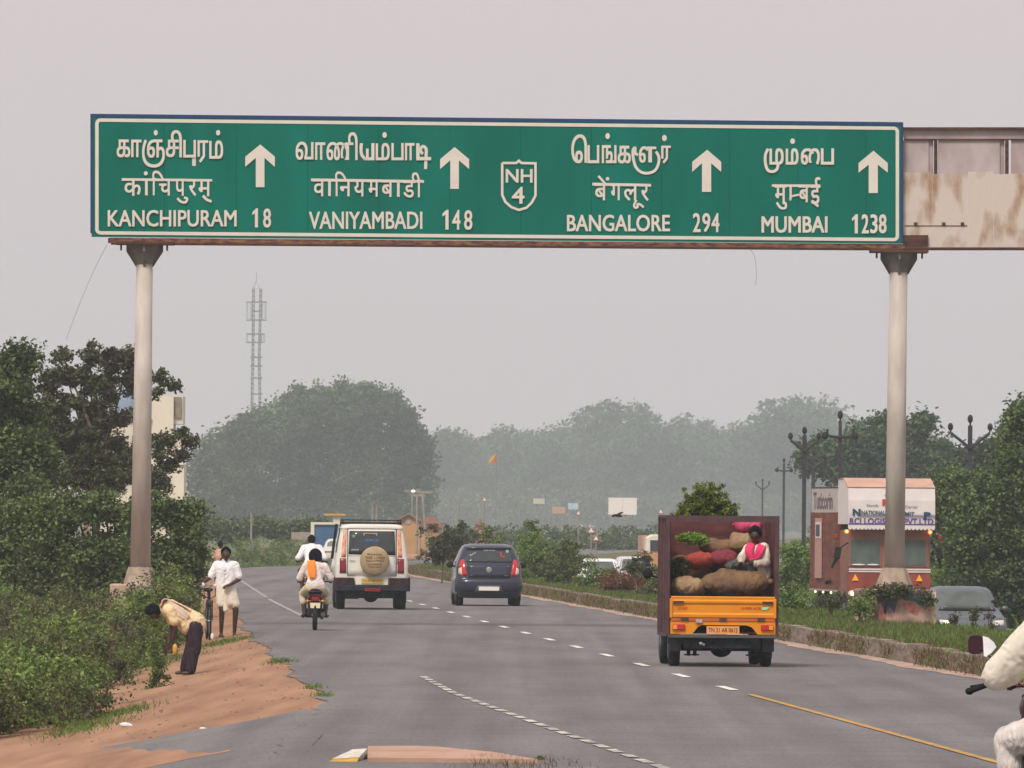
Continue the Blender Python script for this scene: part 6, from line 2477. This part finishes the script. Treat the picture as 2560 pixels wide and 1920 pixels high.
def head_prims(c, f, up, k=1.0):
    """c centre of the skull, f facing direction, up"""
    c, f, up = V3(c), V3(f).normalized(), V3(up).normalized()
    r = f.cross(up).normalized()
    up = r.cross(f).normalized()
    P_ = lambda a, b, z: c + r * a * k + f * b * k + up * z * k
    e = []
    # skull, jaw, brow, nose, lips, chin, ears
    e += [('c', P_(0, -.015, .03), P_(0, .0, .045), .078 * k, .076 * k), ('c', P_(-.02, .02, -.02), P_(.02, .02, -.02), .062 * k, .062 * k)]
    e += [('c', P_(0, .02, -.05), P_(0, .045, -.085), .052 * k, .032 * k)]
    e += [('c', P_(-.035, .07, .018), P_(.035, .07, .018), .017 * k, .017 * k)]
    e += [('c', P_(0, .083, .005), P_(0, .104, -.03), .011 * k, .016 * k)]
    e += [('c', P_(-.018, .078, -.062), P_(.018, .078, -.062), .012 * k, .012 * k)]
    e += [('c', P_(-.038, .055, -.025), P_(-.038, .05, -.03), .026 * k, .02 * k), ('c', P_(.038, .055, -.025), P_(.038, .05, -.03), .026 * k, .02 * k)]
    for s in (-1, 1):
        e += [('c', P_(s * .082, -.01, .01), P_(s * .08, -.005, -.03), .017 * k, .012 * k)]
    return e


def hair_piece(t, c, f, up, k=1.0, puff=1.0, m=None):
    c, f, up = V3(c), V3(f).normalized(), V3(up).normalized()
    r = f.cross(up).normalized()
    up = r.cross(f).normalized()
    P_ = lambda a, b, z: c + r * a * k + f * b * k + up * z * k
    q = puff
    pr = [('c', P_(0, -.03, .04), P_(0, -.005, .072), .086 * k * q, .072 * k * q), ('c', P_(-.03, -.04, .0), P_(.03, -.04, .0), .068 * k * q, .068 * k * q), ('c', P_(-.05, .0, .055), P_(.05, .0, .055), .05 * k * q, .05 * k * q)]
    return organic('hair', pr, m or M_hair, t, .012, 1)


def eyes(t, c, f, up, k=1.0):
    c, f, up = V3(c), V3(f).normalized(), V3(up).normalized()
    r = f.cross(up).normalized()
    for s in (-1, 1):
        mb = MB()
        mb.ell(c + r * s * .033 * k + f * .083 * k, (.012 * k, .008 * k, .007 * k), None, 8, 6)
        mb.build('eye', M_eye, t, True)


def limb3(a, b, c, r):
    return [('c', a, b, r[0], r[1]), ('c', b, c, r[1] * .98, r[2])]


# ---- man pushing a bicycle, facing the camera
px_, Y_ = 563, 166
p0 = P(px_, 1600, Y_)
man = thing('person', (p0.x, Y_, gz(p0.x, Y_) + .008), 'barefoot-legged man in a white shirt and folded cream dhoti walking a bicycle towards the camera', 'person', rz=0)
hc = V3((.0, -.03, 1.50))
sk = head_prims(hc, (0.05, -1, -.1), (0, 0, 1), .98) + [('c', (0, 0, 1.42), (0, .01, 1.33), .05, .055)]
sk += [('e', (0, .01, 1.18), (.17, .10, .19)), ('e', (0, .01, .95), (.14, .10, .14)), ('c', (-.12, .01, 1.30), (.12, .01, 1.30), .06, .06)]
LW, RW = V3((-.43, -.12, .965)), V3((.0, -.17, .93))
sk += limb3((-.17, .01, 1.30), (-.29, -.03, 1.07), LW, (.052, .04, .028))
sk += limb3((.17, .01, 1.30), (.245, .0, 1.05), RW + V3((.08, 0, 0.02)), (.052, .042, .029))
sk += hand_prims(LW, LW + V3((-.08, -.07, -.01)), (0, 0, -1), 1, 1.0, .9)
sk += hand_prims(RW + V3((.07, 0, .015)), RW + V3((-.04, -.05, -.02)), (0, .2, -1), -1, 1.0, .9)
sk += limb3((-.085, .02, .88), (-.06, -.09, .50), (-.075, .03, .09), (.085, .058, .034))
sk += limb3((.09, .02, .88), (.185, -.05, .50), (.165, .04, .09), (.085, .058, .034))
for fx, fy in ((-.075, .0), (.165, .01)):
    sk += [('c', (fx, fy + .05, .045), (fx + .01, fy - .10, .032), .036, .03), ('c', (fx - .02, fy - .1, .026), (fx - .02, fy - .145, .02), .016, .012), ('c', (fx + .022, fy - .1, .026), (fx + .024, fy - .14, .02), .016, .012)]
organic('body', sk, M_skin, man, .011, 2)
hair_piece(man, hc, (0.05, -1, -.1), (0, 0, 1), .98, 1.02)
eyes(man, hc, (0.05, -1, -.1), (0, 0, 1), .98)
sh = [('c', (-.06, .01, 1.24), (-.075, .01, .93), .125, .115), ('c', (.06, .01, 1.24), (.075, .01, .93), .125, .115), ('c', (-.13, .01, 1.30), (.13, .01, 1.30), .075, .075),
      ('c', (-.17, .01, 1.30), (-.265, -.02, 1.10), .072, .066), ('c', (.17, .01, 1.30), (.235, .0, 1.10), .072, .068), ('c', (-.045, -.02, 1.385), (.045, -.02, 1.385), .032, .032), ('c', (-.1, .01, .90), (.1, .01, .90), .10, .10)]
organic('shirt', sh, M_shw, man, .013, 3)
dh = [('c', (-.05, .01, .9), (.05, .01, .9), .135, .135), ('c', (-.06, .0, .88), (-.075, -.06, .60), .12, .09), ('c', (.07, 0, .88), (.165, -.03, .60), .12, .095), ('c', (.0, -.09, .85), (-.0, -.1, .50), .045, .055), ('c', (-.02, -.06, .8), (.09, -.07, .62), .08, .07), ('c', (.0, -.03, .72), (.06, -.03, .62), .1, .08)]
organic('dhoti', dh, M_dhoti, man, .014, 2)
for fx, fy in ((-.075, .0), (.165, .01)):
    mb = MB()
    mb.box(fx - .045, fx + .05, fy - .16, fy + .08, .0, .018)
    mb.tube([(fx - .035, fy - .05, .02), (fx + .0, fy - .09, .068), (fx + .045, fy - .05, .02)], .008, 5)
    mb.build('sandal', M_sand_, man)

# his bicycle
bk = thing('bicycle', (p0.x - .28, Y_ - .1, gz(p0.x - .28, Y_) + .01), 'old black bicycle wheeled along by the walking man', 'bicycle', rz=.08)
M_bike = mat('bicycle_black', (.02, .02, .022), .4)


def bwheel(y):
    mb = MB()
    n = 28
    for k in range(n):
        a, b = 2 * PI * k / n, 2 * PI * (k + 1) / n
        mb.cyl((0, y + .33 * math.cos(a), .345 + .33 * math.sin(a)), (0, y + .33 * math.cos(b), .345 + .33 * math.sin(b)), .018, None, 5, False)
    o = mb.build('wheel', M_tyre, bk, True)
    mb = MB()
    for k in range(14):
        a = 2 * PI * k / 14
        mb.cyl((.02 * (k % 2 * 2 - 1), y, .345), (0, y + .32 * math.cos(a), .345 + .32 * math.sin(a)), .0025, None, 3, False)
    mb.cyl((-.04, y, .345), (.04, y, .345), .022, None, 8)
    mb.build('spokes', M_chrome, o)


bwheel(-.05)
bwheel(1.05)
mb = MB()
for a, b, r in (((0, .12, .82), (0, .62, .80), .016), ((0, .14, .74), (0, .58, .32), .018), ((0, .58, .32), (0, .66, .86), .016), ((0, .58, .32), (0, 1.05, .345), .011), ((0, .64, .78), (0, 1.05, .345), .010),
                ((0, .10, .95), (0, .14, .72), .018)):
    mb.cyl(a, b, r, None, 8)
mb.build('frame', M_bike, bk, True)
mb = MB()
for s in (-1, 1):
    mb.tube([(s * .05, .13, .72), (s * .045, -.03, .4), (s * .04, -.05, .345)], .011, 6)
mb.build('fork', M_bike, bk, True)
mb = MB()
mb.tube([(-.29, .13, .965), (-.20, .05, .985), (0, .07, .985), (.20, .05, .985), (.30, .13, .965)], .013, 8)
mb.cyl((0, .07, .985), (0, .1, .9), .014, None, 6)
hb_ = mb.build('handlebar', M_chrome, bk, True)
for s in (-1, 1):
    mb = MB()
    mb.cyl((s * .27, .12, .968), (s * .31, .2, .96), .018, None, 8)
    mb.build('grip', M_black, hb_)
mb = MB()
mb.ell((-.14, .0, .995), (.05, .045, .05), None, 10, 8)
mb.build('head_lamp', mat('lamp_white', (.8, .8, .8), .3), bk, True)
mb = MB()
mb.ell((0, .68, .9), (.09, .13, .04), None, 10, 8)
mb.build('saddle', M_black, bk, True)
mb = MB()
n = 10
pts = [(.0, -.05 + .365 * math.cos(a), .345 + .365 * math.sin(a)) for a in np.linspace(-.2, 2.3, 12)]
for a, b in zip(pts[:-1], pts[1:]):
    mb.cyl(a, b, .026, None, 6, False)
mb.build('mudguard', M_bike, bk, True)
mb = MB()
mb.tube([(-.10, .05, .80), (-.10, .05, .95)], .008, 5)
mb.tube([(.10, .05, .80), (.10, .05, .95)], .008, 5)
mb.tube([(-.11, .05, .80), (0, .08, .74), (.11, .05, .80)], .008, 5)
mb.build('brake_rods', M_bike, bk)
mb = MB()
mb.ell((.03, -.38, .07), (.03, .02, .06), None, 8, 6)
mb.build('front_reflector', mat('white_bit', (.7, .7, .7), .5), bk)

# ---- man behind him with a reddish bag
Yw = 305
pw = P(551, 1400, Yw)
m2 = thing('person', (pw.x, Yw, gz(pw.x - .5, Yw) - .25), 'distant man with a pinkish shirt and dark bag behind the man with the bicycle', 'person')
hc = V3((0, 0, 1.50))
sk = head_prims(hc, (.1, 1, 0), (0, 0, 1)) + [('c', (0, 0, 1.42), (0, 0, 1.3), .05, .055), ('e', (0, 0, 1.15), (.16, .1, .2))]
sk += limb3((-.18, 0, 1.3), (-.23, 0, 1.05), (-.23, -.05, .82), (.05, .04, .03)) + limb3((.18, 0, 1.3), (.22, 0, 1.05), (.2, -.05, .85), (.05, .04, .03))
sk += hand_prims((-.23, -.05, .82), (-.23, -.06, .7), (1, 0, 0), 1) + hand_prims((.2, -.05, .85), (.2, -.06, .73), (-1, 0, 0), 1)
sk += limb3((-.09, 0, .85), (-.1, 0, .46), (-.1, .02, .08), (.085, .058, .035)) + limb3((.09, 0, .85), (.1, 0, .46), (.1, .02, .08), (.085, .058, .035))
sk += [('c', (s * .1, .02, .04), (s * .1, .15, .03), .035, .03) for s in (-1, 1)]
organic('body', sk, M_skin, m2, .014, 2)
hair_piece(m2, hc, (.1, 1, 0), (0, 0, 1), 1, 1.05)
organic('shirt', [('e', (0, 0, 1.15), (.19, .125, .24)), ('c', (-.17, 0, 1.3), (-.23, 0, 1.1), .075, .065), ('c', (.17, 0, 1.3), (.23, 0, 1.1), .075, .065), ('c', (-.08, 0, .92), (.08, 0, .92), .1, .1)],
        mat('peach_shirt', (.52, .33, .24), .8, var=.15, scale=4), m2, .016, 2)
organic('lungi', [('c', (-.05, 0, .88), (-.07, 0, .2), .12, .13), ('c', (.05, 0, .88), (.07, 0, .2), .12, .13)], M_lungi, m2, .018, 2)
bg_ = thing('shoulder_bag', m2.location + V3((.11, -.13, .98)), 'dark red bag carried on the back of the distant man', 'bag')
organic('cloth', [('e', (0, 0, 0), (.12, .05, .16))], mat('dark_red_cloth', (.10, .025, .02), .8), bg_, .014, 1)
mb = MB()
mb.tube([(-.05, 0, .13), (-.1, .1, .36), (-.05, .15, .33)], .012, 5)
mb.build('strap', mat('dark_red_cloth', (.10, .025, .02), .8), bg_)

# ---- man bending down beside the thicket (side view, head to the left)
Yb_ = 136
pb_ = P(470, 1700, Yb_)
bm = thing('person', (pb_.x, Yb_, gz(pb_.x, Yb_) + .008), 'man in a yellowish shirt and dark lungi bending down at the edge of the thicket', 'person')
k = .985
# local x: right; feet at x about 0
hip = V3((.10, 0, .80))
shd = V3((-.30, 0, 1.02))
hc = V3((-.53, -.0, .96))
sk = head_prims(hc, (-.45, -.05, -.9), (-.9, 0, .45), .98) + [('c', hc + V3((.03, 0, .02)), shd + V3((-.04, 0, -.01)), .05, .055)]
sk += [('c', hip, shd, .125, .12), ('c', shd + V3((0, -.12, 0)), shd + V3((0, .12, 0)), .07, .07)]
for sy, ex in ((-.16, 0), (.16, -.06)):
    el = V3((-.20 + ex, sy * 1.05, .72))
    wr = V3((-.25 + ex, sy * .6, .48))
    sk += limb3(shd + V3((.02, sy, -.03)), el, wr, (.052, .043, .029))
    sk += hand_prims(wr, wr + V3((.02, 0, -.1)), (0, -sy, -.2), 1, 1, .9)
for sy, kx in ((-.09, .05), (.09, -.06)):
    sk += limb3(hip + V3((0, sy, -.02)), (.08 + kx, sy, .42), (kx, sy, .08), (.085, .055, .034))
    sk += [('c', (kx + .02, sy, .045), (kx - .12, sy, .03), .036, .028)]
organic('body', sk, M_skin, bm, .012, 2)
hair_piece(bm, hc, (-.45, -.05, -.9), (-.9, 0, .45), .98, 1.22)
organic('shirt', [('c', hip + V3((-.0, 0, .02)), shd, .155, .15), ('c', shd + V3((.0, -.13, -.02)), shd + V3((0, .13, -.02)), .1, .1), ('c', hip + V3((.02, 0, -.02)), hip + V3((-.12, 0, -.03)), .15, .15),
                  ('c', shd + V3((.02, -.16, -.03)), (-.21, -.17, .83), .082, .075), ('c', shd + V3((.02, .16, -.03)), (-.27, .17, .83), .082, .075), ('c', (-.12, -.05, .85), (-.12, .05, .80), .10, .1)], M_yshirt, bm, .014, 2)
cloth_strip('shoulder_cloth', [shd + V3((-.13, -.10, .03)), shd + V3((-.06, -.06, .145)), (shd + hip) / 2 + V3((0, -.05, .165)), hip + V3((-.06, -.05, .185))], [.16, .22, .22, .14], (0, 1, 0), mat('salmon_cloth', (.70, .25, .17), .8, scale=9, col2=(.78, .62, .5), mscale=(.5, 4, .5)), bm)
cloth_strip('shoulder_cloth_fold', [shd + V3((-.04, -.15, .09)), (shd + hip) / 2 + V3((-.02, -.165, .06)), hip + V3((-.10, -.16, .08))], [.12, .16, .1], (0, -.3, 1), mat('white_salmon_cloth', (.80, .68, .58), .8, var=.12, scale=9), bm)
organic('lungi', [('c', hip + V3((.01, 0, -.02)), (.05, .0, .3), .14, .10), ('c', hip + V3((.0, -.06, -.05)), (.10, -.08, .44), .125, .10), ('c', (.10, -.08, .44), (.05, -.09, .09), .10, .078), ('c', hip + V3((.0, .06, -.05)), (.05, .08, .44), .125, .10), ('c', (.05, .08, .45), (-.055, .09, .09), .10, .078)], M_lungi, bm, .016, 2)
bm.scale = (.96, .96, .96)
mb = MB()
mb.ell((-.20, -.12, .40), (.04, .04, .085), None, 10, 8)
mb.build('yellow_cloth', mat('mustard_cloth', (.55, .36, .05), .8), bm, True)
# a twiggy shrub in front of his arms
shrub(398, 131, 70, 1590, 1740, M_leafG, 'leafy shrub in front of the bending man hiding his arms', 1800, .05, 60, name='shrub', group=None, nb=7, clump=.1)


# ---- motorcycles with riders, seen from behind
def motorcycle(t, bars=True):
    mb = MB()
    mb.rev([(.18, -.035), (.27, -.05), (.31, -.03), (.31, .03), (.27, .05), (.18, .035)], (0, .0, .31), 26, 'x')
    w1 = mb.build('wheel', M_tyre, t, True)
    mb = MB()
    for k_ in range(5):
        a = 2 * PI * k_ / 5
        mb.cyl((0, 0, .31), (0, .19 * math.cos(a), .31 + .19 * math.sin(a)), .02, None, 6)
    mb.cyl((-.07, 0, .31), (.07, 0, .31), .05, None, 10)
    mb.build('rim', M_rim, w1)
    mb = MB()
    mb.rev([(.2, -.03), (.28, -.04), (.30, -.02), (.30, .02), (.28, .04), (.2, .03)], (0, 1.28, .30), 24, 'x')
    mb.build('wheel', M_tyre, t, True)
    mb = MB()
    mb.ell((0, .0, .50), (.085, .30, .16), (.15, 0, 0), 12, 8)
    mb.build('rear_mudguard', M_black, t, True)
    mb = MB()
    mb.ell((0, .22, .80), (.14, .42, .075), (-.1, 0, 0), 14, 8)
    mb.build('seat', M_black, t, True)
    mb = MB()
    mb.box(-.13, .13, -.16, .2, .66, .76)
    mb.tube([(-.15, .1, .80), (-.14, -.22, .82), (0, -.27, .82), (.14, -.22, .82), (.15, .1, .80)], .016, 6)
    mb.build('tail_cowl', mat('bike_maroon', (.08, .012, .018), .35), t, bevel=.02)
    mb = MB()
    mb.box(-.075, .075, -.24, -.15, .62, .70)
    mb.build('tail_light', mat('bike_red_lamp', (.28, .01, .03), .25), t, bevel=.015)
    for s in (-1, 1):
        mb = MB()
        mb.ell((s * .16, -.15, .62), (.03, .03, .03), None, 8, 6)
        mb.cyl((s * .08, -.15, .62), (s * .15, -.15, .62), .01, None, 6)
        mb.build('indicator', M_amber, t, True)
        mb = MB()
        mb.cyl((s * .12, -.0, .31), (s * .13, .15, .70), .028, None, 8)
        mb.build('shock_absorber', M_dark, t)
        if bars or s > 0:
            mb = MB()
            mb.tube([(s * .05, 1.02, .96), (s * .2, .92, 1.03), (s * .36, .82, 1.02)], .014, 6)
            mb.build('handlebar', M_black, t)
            mb = MB()
            mb.cyl((s * .25, .9, 1.04), (s * .30, .92, 1.2), .007, None, 5)
            mb.ell((s * .31, .92, 1.24), (.055, .015, .038), None, 12, 6)
            mb.build('mirror', M_black, t, True)
        mb = MB()
        mb.cyl((s * .1, .55, .32), (s * .3, .55, .30), .018, None, 6)
        mb.cyl((s * .1, .2, .34), (s * .26, .2, .34), .015, None, 6)
        mb.build('foot_peg', M_dark, t)
    mb = MB()
    mb.ell((0, .75, .82), (.15, .26, .13), None, 14, 8)
    mb.build('fuel_tank', mat('bike_maroon', (.08, .012, .018), .35), t, True)
    mb = MB()
    mb.box(-.13, .13, .4, .85, .28, .62)
    mb.cyl((-.2, .62, .36), (.2, .62, .36), .1, None, 12)
    mb.build('engine', M_dark, t, bevel=.02)
    mb = MB()
    mb.cyl((.15, .6, .26), (.17, -.22, .34), .04, .05, 12)
    mb.build('exhaust_pipe', mat('exhaust_grey', (.10, .10, .10), .4, metal=.5), t)
    mb = MB()
    for s in (-1, 1):
        mb.cyl((s * .08, 1.05, .9), (s * .07, 1.28, .31), .025, None, 8)
    mb.build('front_fork', M_dark, t)
    mb = MB()
    mb.prism([(-.10, .47), (.10, .47), (.11, .585), (-.11, .585)], -.27, -.255)
    mb.build('number_plate', M_plate_y if t.get('yplate') else mat('plate_pale_yellow', (.78, .68, .42), .5), t)


def rider(loc, rz, label, m_shirt, m_trouser, hair=1.0, helmet=False, lean=.12, skin=None):
    t = thing('person', loc, label, 'person', rz=rz)
    skin = skin or M_skin
    hp = V3((0, .22, .92))
    ch = V3((0, .22 + lean * 1.4, 1.30))
    hc = V3((0, .26 + lean * 1.6, 1.62)) - V3((0, 0, .08))
    sk = head_prims(hc, (0, 1, -.1), (0, 0, 1)) + [('c', hc + V3((0, -.01, -.07)), ch + V3((0, 0, .08)), .052, .06)]
    sk += [('c', hp, ch, .14, .15), ('c', ch + V3((-.13, 0, .05)), ch + V3((.13, 0, .05)), .065, .065)]
    for s in (-1, 1):
        sh_ = ch + V3((s * .19, 0, .05))
        el = V3((s * .34, .45, 1.08))
        wr = V3((s * .33, .76, 1.05))
        sk += limb3(sh_, el, wr, (.055, .045, .03))
        sk += hand_prims(wr, wr + V3((0, .1, -.01)), (0, 0, -1), -s, 1, 1.0)
        sk += limb3(hp + V3((s * .10, 0, -.02)), (s * .25, .62, .78), (s * .22, .50, .34), (.10, .075, .045))
        sk += [('c', (s * .23, .44, .315), (s * .25, .66, .30), .04, .033)]
    organic('body', sk, skin, t, .013, 2)
    if helmet:
        organic('helmet', [('c', hc + V3((0, -.02, .03)), hc + V3((0, .02, .03)), .135, .135), ('c', hc + V3((0, -.02, -.03)), hc + V3((0, 0, -.03)), .125, .12)], M_hair, t, .014, 2)
    else:
        hair_piece(t, hc, (0, 1, -.1), (0, 0, 1), 1, hair)
    sh = [('c', hp + V3((0, 0, .02)), ch, .165, .165), ('c', ch + V3((-.15, 0, .05)), ch + V3((.15, 0, .05)), .08, .08), ('c', hp + V3((-.07, 0, .05)), hp + V3((.07, 0, .05)), .13, .13), ('c', ch + V3((-.08, 0, -.1)), ch + V3((.08, 0, -.1)), .13, .13)]
    for s in (-1, 1):
        sh_ = ch + V3((s * .19, 0, .05))
        el = V3((s * .33, .42, 1.10))
        sh += [('c', sh_, el, .082, .07)]
    organic('shirt', sh, m_shirt, t, .014, 2)
    tr = [('c', hp + V3((-.06, 0, -.02)), hp + V3((.06, 0, -.02)), .135, .135)]
    for s in (-1, 1):
        tr += [('c', hp + V3((s * .10, 0, -.02)), (s * .25, .62, .78), .12, .09), ('c', (s * .25, .62, .78), (s * .24, .57, .60), .088, .085)]
    organic('trousers', tr, m_trouser, t, .014, 2)
    for s in (-1, 1):
        mb = MB()
        mb.ell((s * .24, .56, .295), (.05, .14, .035), None, 10, 6)
        mb.build('shoe', M_sand_, t, True)
    return t


ct = P(787, 1583, 171)
mc = thing('motorcycle', (ct.x, 171, gz(ct.x, 171) + .018), 'dark maroon motorcycle with a pale number plate, ridden away beside the white jeep', 'motorcycle', rz=.03)
motorcycle(mc)
rd = rider(mc.location, .03, 'motorcycle rider in a pale shirt with an orange cloth over his left shoulder', M_shp, mat('cream_trousers', (.62, .56, .40), .8, bump=.3), 1.7)
cloth_strip('shoulder_cloth', [(-.11, .42, 1.36), (-.10, .33, 1.46), (-.09, .22, 1.44), (-.08, .14, 1.32), (-.065, .09, 1.20), (-.06, .075, 1.10)], [.10, .14, .17, .18, .17, .10], (1, .1, .1), mat('orange_cloth', (.85, .25, .03), .8, var=.1, scale=8, bump=.3), rd, .02, .008)
rd.scale = (.88, .88, .88)
mc.scale = (.88, .88, .88)
ct = P(779, 1520, 226)
mc2 = thing('motorcycle', (ct.x, 226, gz(ct.x, 226) + .018), 'far motorcycle mostly hidden behind the nearer rider', 'motorcycle', rz=.045)
motorcycle(mc2)
rider(mc2.location, .045, 'motorcycle rider in a bright white shirt ahead of the rider with the orange cloth', M_shw, mat('grey_trousers', (.10, .10, .11), .8), 1.0, lean=.2)

# ---- rider cut by the right edge of the picture
Yr = 63.0
e0 = P(2600, 1900, Yr)
mc3 = thing('motorcycle', (e0.x + .05, Yr - .3, gz(e0.x, Yr) + .018), 'motorcycle at the right edge whose mirror reflection is coloured white', 'motorcycle', rz=.03)
motorcycle(mc3, False)
o3 = V3(mc3.location)
gp = P(2440, 1722, Yr + .4) - o3
mb = MB()
g0 = P(2432, 1728, Yr + .5) - o3
g1 = P(2475, 1712, Yr + .5) - o3
g2 = P(2600, 1716, Yr + .45) - o3
mb.cyl(g0, g1, .02, None, 10)
mb.ell(g0, (.03, .03, .026), None, 8, 6)
mb.cyl(g0 + V3((.01, .05, .03)), g1 + V3((.04, .07, .01)), .009, None, 6)
mb.build('grip', M_black, mc3, True)
mb = MB()
mb.cyl(g1, g2, .013, None, 8)
mb.build('handlebar', mat('bar_maroon', (.12, .03, .03), .4), mc3, True)
mm_ = P(2452, 1608, Yr + .6) - o3
mb = MB()
mb.prism([(mm_.x - .01 + .052 * math.copysign(abs(math.cos(a)) ** .55, math.cos(a)), mm_.z - .01 + .066 * math.copysign(abs(math.sin(a)) ** .55, math.sin(a))) for a in np.arange(0, 2 * PI, PI / 12)], mm_.y, mm_.y + .05)
mb.cyl(mm_ + V3((.02, 0, -.03)), g2 + V3((-.1, 0, 0)), .008, None, 6)
mb.build('mirror', mat('mirror_maroon', (.045, .015, .025), .35), mc3, False, bevel=.01, seg=2)
mb = MB()
q = [P(x, y, Yr + .55) - o3 for x, y in ((2466, 1590), (2480, 1594), (2494, 1606), (2500, 1618), (2488, 1632), (2474, 1642), (2469, 1640))]
k = len(q)
mb.add(q + [v + V3((0, .02, 0)) for v in q], [tuple(range(k)), tuple(range(2 * k - 1, k - 1, -1))] + [((i + 1) % k, i, k + i, k + (i + 1) % k) for i in range(k)])
mb.build('mirror_glass', mat('mirror_reflection_white', (.85, .85, .9), .2), mc3)  # plain white colour stands in for the bright reflection in the glass
t = thing('person', o3, 'motorcycle rider in a white shirt cut off by the right edge of the picture', 'person')
L = lambda x, y, Y: P(x, y, Y) - o3
sh_, el, wr = L(2596, 1585, Yr + .0), L(2492, 1690, Yr + .12), L(2515, 1712, Yr + .36)
hp = V3((0, .22, .92))
hp = L(2620, 1830, Yr)
ch = L(2660, 1610, Yr)
hc = ch + V3((0, .06, .33))
sk = head_prims(hc, (0, 1, -.1), (0, 0, 1)) + [('c', hc, ch, .05, .06), ('c', hp, ch, .13, .14)]
sk += limb3(sh_, el, wr, (.05, .043, .03)) + hand_prims(wr, L(2530, 1708, Yr + .48), (0, 0, -1), 1, 1.05, 1.0)
kn = L(2525, 1850, Yr + .3)
an = L(2535, 2030, Yr + .25)
sk += limb3(hp, kn, an, (.1, .072, .045)) + [('c', an, an + V3((0, .16, -.02)), .042, .034)]
sr = ch * 2 - sh_
sk += limb3(sr, sr + V3((.16, .3, -.25)), sr + V3((.1, .55, -.3)), (.05, .043, .03))
sk += limb3(hp + V3((.2, 0, 0)), hp + V3((.35, .4, -.1)), hp + V3((.32, .3, -.55)), (.1, .072, .045))
organic('body', sk, M_skin, t, .014, 2)
hair_piece(t, hc, (0, 1, -.1), (0, 0, 1))
organic('shirt', [('c', sh_, el, .135, .105), ('c', el, el.lerp(wr, .5), .098, .065), ('c', sh_.lerp(el, .6) + V3((.03, 0, -.02)), sh_.lerp(el, .9) + V3((.05, 0, 0)), .11, .1), ('c', ch, sh_, .15, .13), ('c', hp + V3((0, 0, .1)), ch, .155, .16), ('c', sr, sr + V3((.16, .3, -.25)), .09, .075)], M_shc, t, .014, 3)
organic('dhoti', [('c', hp, kn, .15, .112), ('c', kn, kn.lerp(an, .35), .112, .10), ('c', hp + V3((.2, 0, 0)), hp + V3((.35, .4, -.1)), .15, .1)], M_dhotiw, t, .014, 3)

# ---- man sitting in the mini truck
sx_, sz_ = tk(890, 560)
t = thing('person', MTW @ V3((sx_, .62, 0)), 'man with a bright pink towel round his neck sitting in the loaded mini truck', 'person', rz=.0445)
T = lambda px, py, y=0.0: V3((tk(px, py)[0] - sx_, y, tk(px, py)[1]))
hc = T(892, 545, 0.0)
f_ = (-.25, -1, -.12)
sk = head_prims(hc, f_, (0, 0, 1), .9) + [('c', hc + V3((0, .02, -.06)), T(900, 640, .04), .045, .05)]
pel = T(955, 850, .05)
chh = T(905, 690, .05)
sk += [('c', pel, chh, .12, .125), ('c', T(845, 650, .04), T(965, 640, .04), .055, .055)]
rA = (T(968, 645, .02), T(975, 760, -.12), T(850, 765, -.2))
lA = (T(835, 655, .02), T(775, 730, -.14), T(770, 765, -.22))
sk += limb3(*rA, (.05, .042, .028)) + limb3(*lA, (.05, .042, .028))
sk += hand_prims(rA[2], rA[2] + V3((-.1, -.03, 0)), (0, 0, -1), 1, .95, .6) + hand_prims(lA[2], lA[2] + V3((-.06, -.06, -.01)), (0, 0, -1), -1, .95, .6)
kn1, kn2 = T(760, 770, -.05), T(720, 760, .12)
sk += limb3(pel, kn1, T(690, 790, -.18), (.09, .065, .045)) + limb3(pel, kn2, T(670, 790, .1), (.09, .065, .045))
organic('body', sk, M_skin, t, .011, 2)
hair_piece(t, hc, f_, (0, 0, 1), .9, 1.15)
eyes(t, hc, f_, (0, 0, 1), .9)
organic('shirt', [('c', pel, chh, .14, .145), ('c', T(845, 655, .04), T(965, 645, .04), .07, .07), ('c', rA[0], rA[1], .072, .062), ('c', rA[1], rA[1].lerp(rA[2], .7), .062, .045), ('c', lA[0], lA[1], .07, .06), ('c', lA[1], lA[1].lerp(lA[2], .6), .058, .045), ('c', T(975, 800, .0), T(985, 850, .0), .05, .03)], M_shc, t, .012, 2)
tw = mat('hot_pink_towel', (.85, .05, .16), .8, var=.15, scale=14, bump=.4)
cloth_strip('towel', [T(862, 735, -.19), T(838, 690, -.18), T(838, 650, -.13), T(858, 622, -.05), T(905, 612, .08), T(948, 622, .0), T(930, 650, -.12), T(905, 700, -.17), T(868, 730, -.19)], [.08, .11, .12, .09, .06, .09, .12, .11, .07], (1, 0, -.15), tw, t, .02, .006)
gr = mat('grey_green_trousers', (.10, .13, .11), .8, var=.15, bump=.4)
organic('trousers', [('c', pel, kn1, .105, .08), ('c', kn1, T(680, 785, -.18), .078, .06), ('c', pel, kn2, .105, .08), ('c', kn2, T(680, 780, .1), .075, .06)], gr, t, .012, 2)

# ================================================================ HAZE
hm = bpy.data.materials.new('haze_air')
hm.use_nodes = True
n = hm.node_tree.nodes
n.clear()
pv = n.new('ShaderNodeVolumePrincipled')
pv.inputs['Color'].default_value = (0.76, 0.85, 0.91, 1)
pv.inputs['Density'].default_value = 0.00026
pv.inputs['Anisotropy'].default_value = 0.0
ho = n.new('ShaderNodeOutputMaterial')
hm.node_tree.links.new(pv.outputs[0], ho.inputs['Volume'])
mb = MB()
mb.box(-520, 560, -80, 3560, -3.0, 75)
hz = mb.build('haze', hm)
hz['kind'] = 'stuff'
hz['label'] = 'thin grey smoky haze over the whole road'
hz['category'] = 'haze'
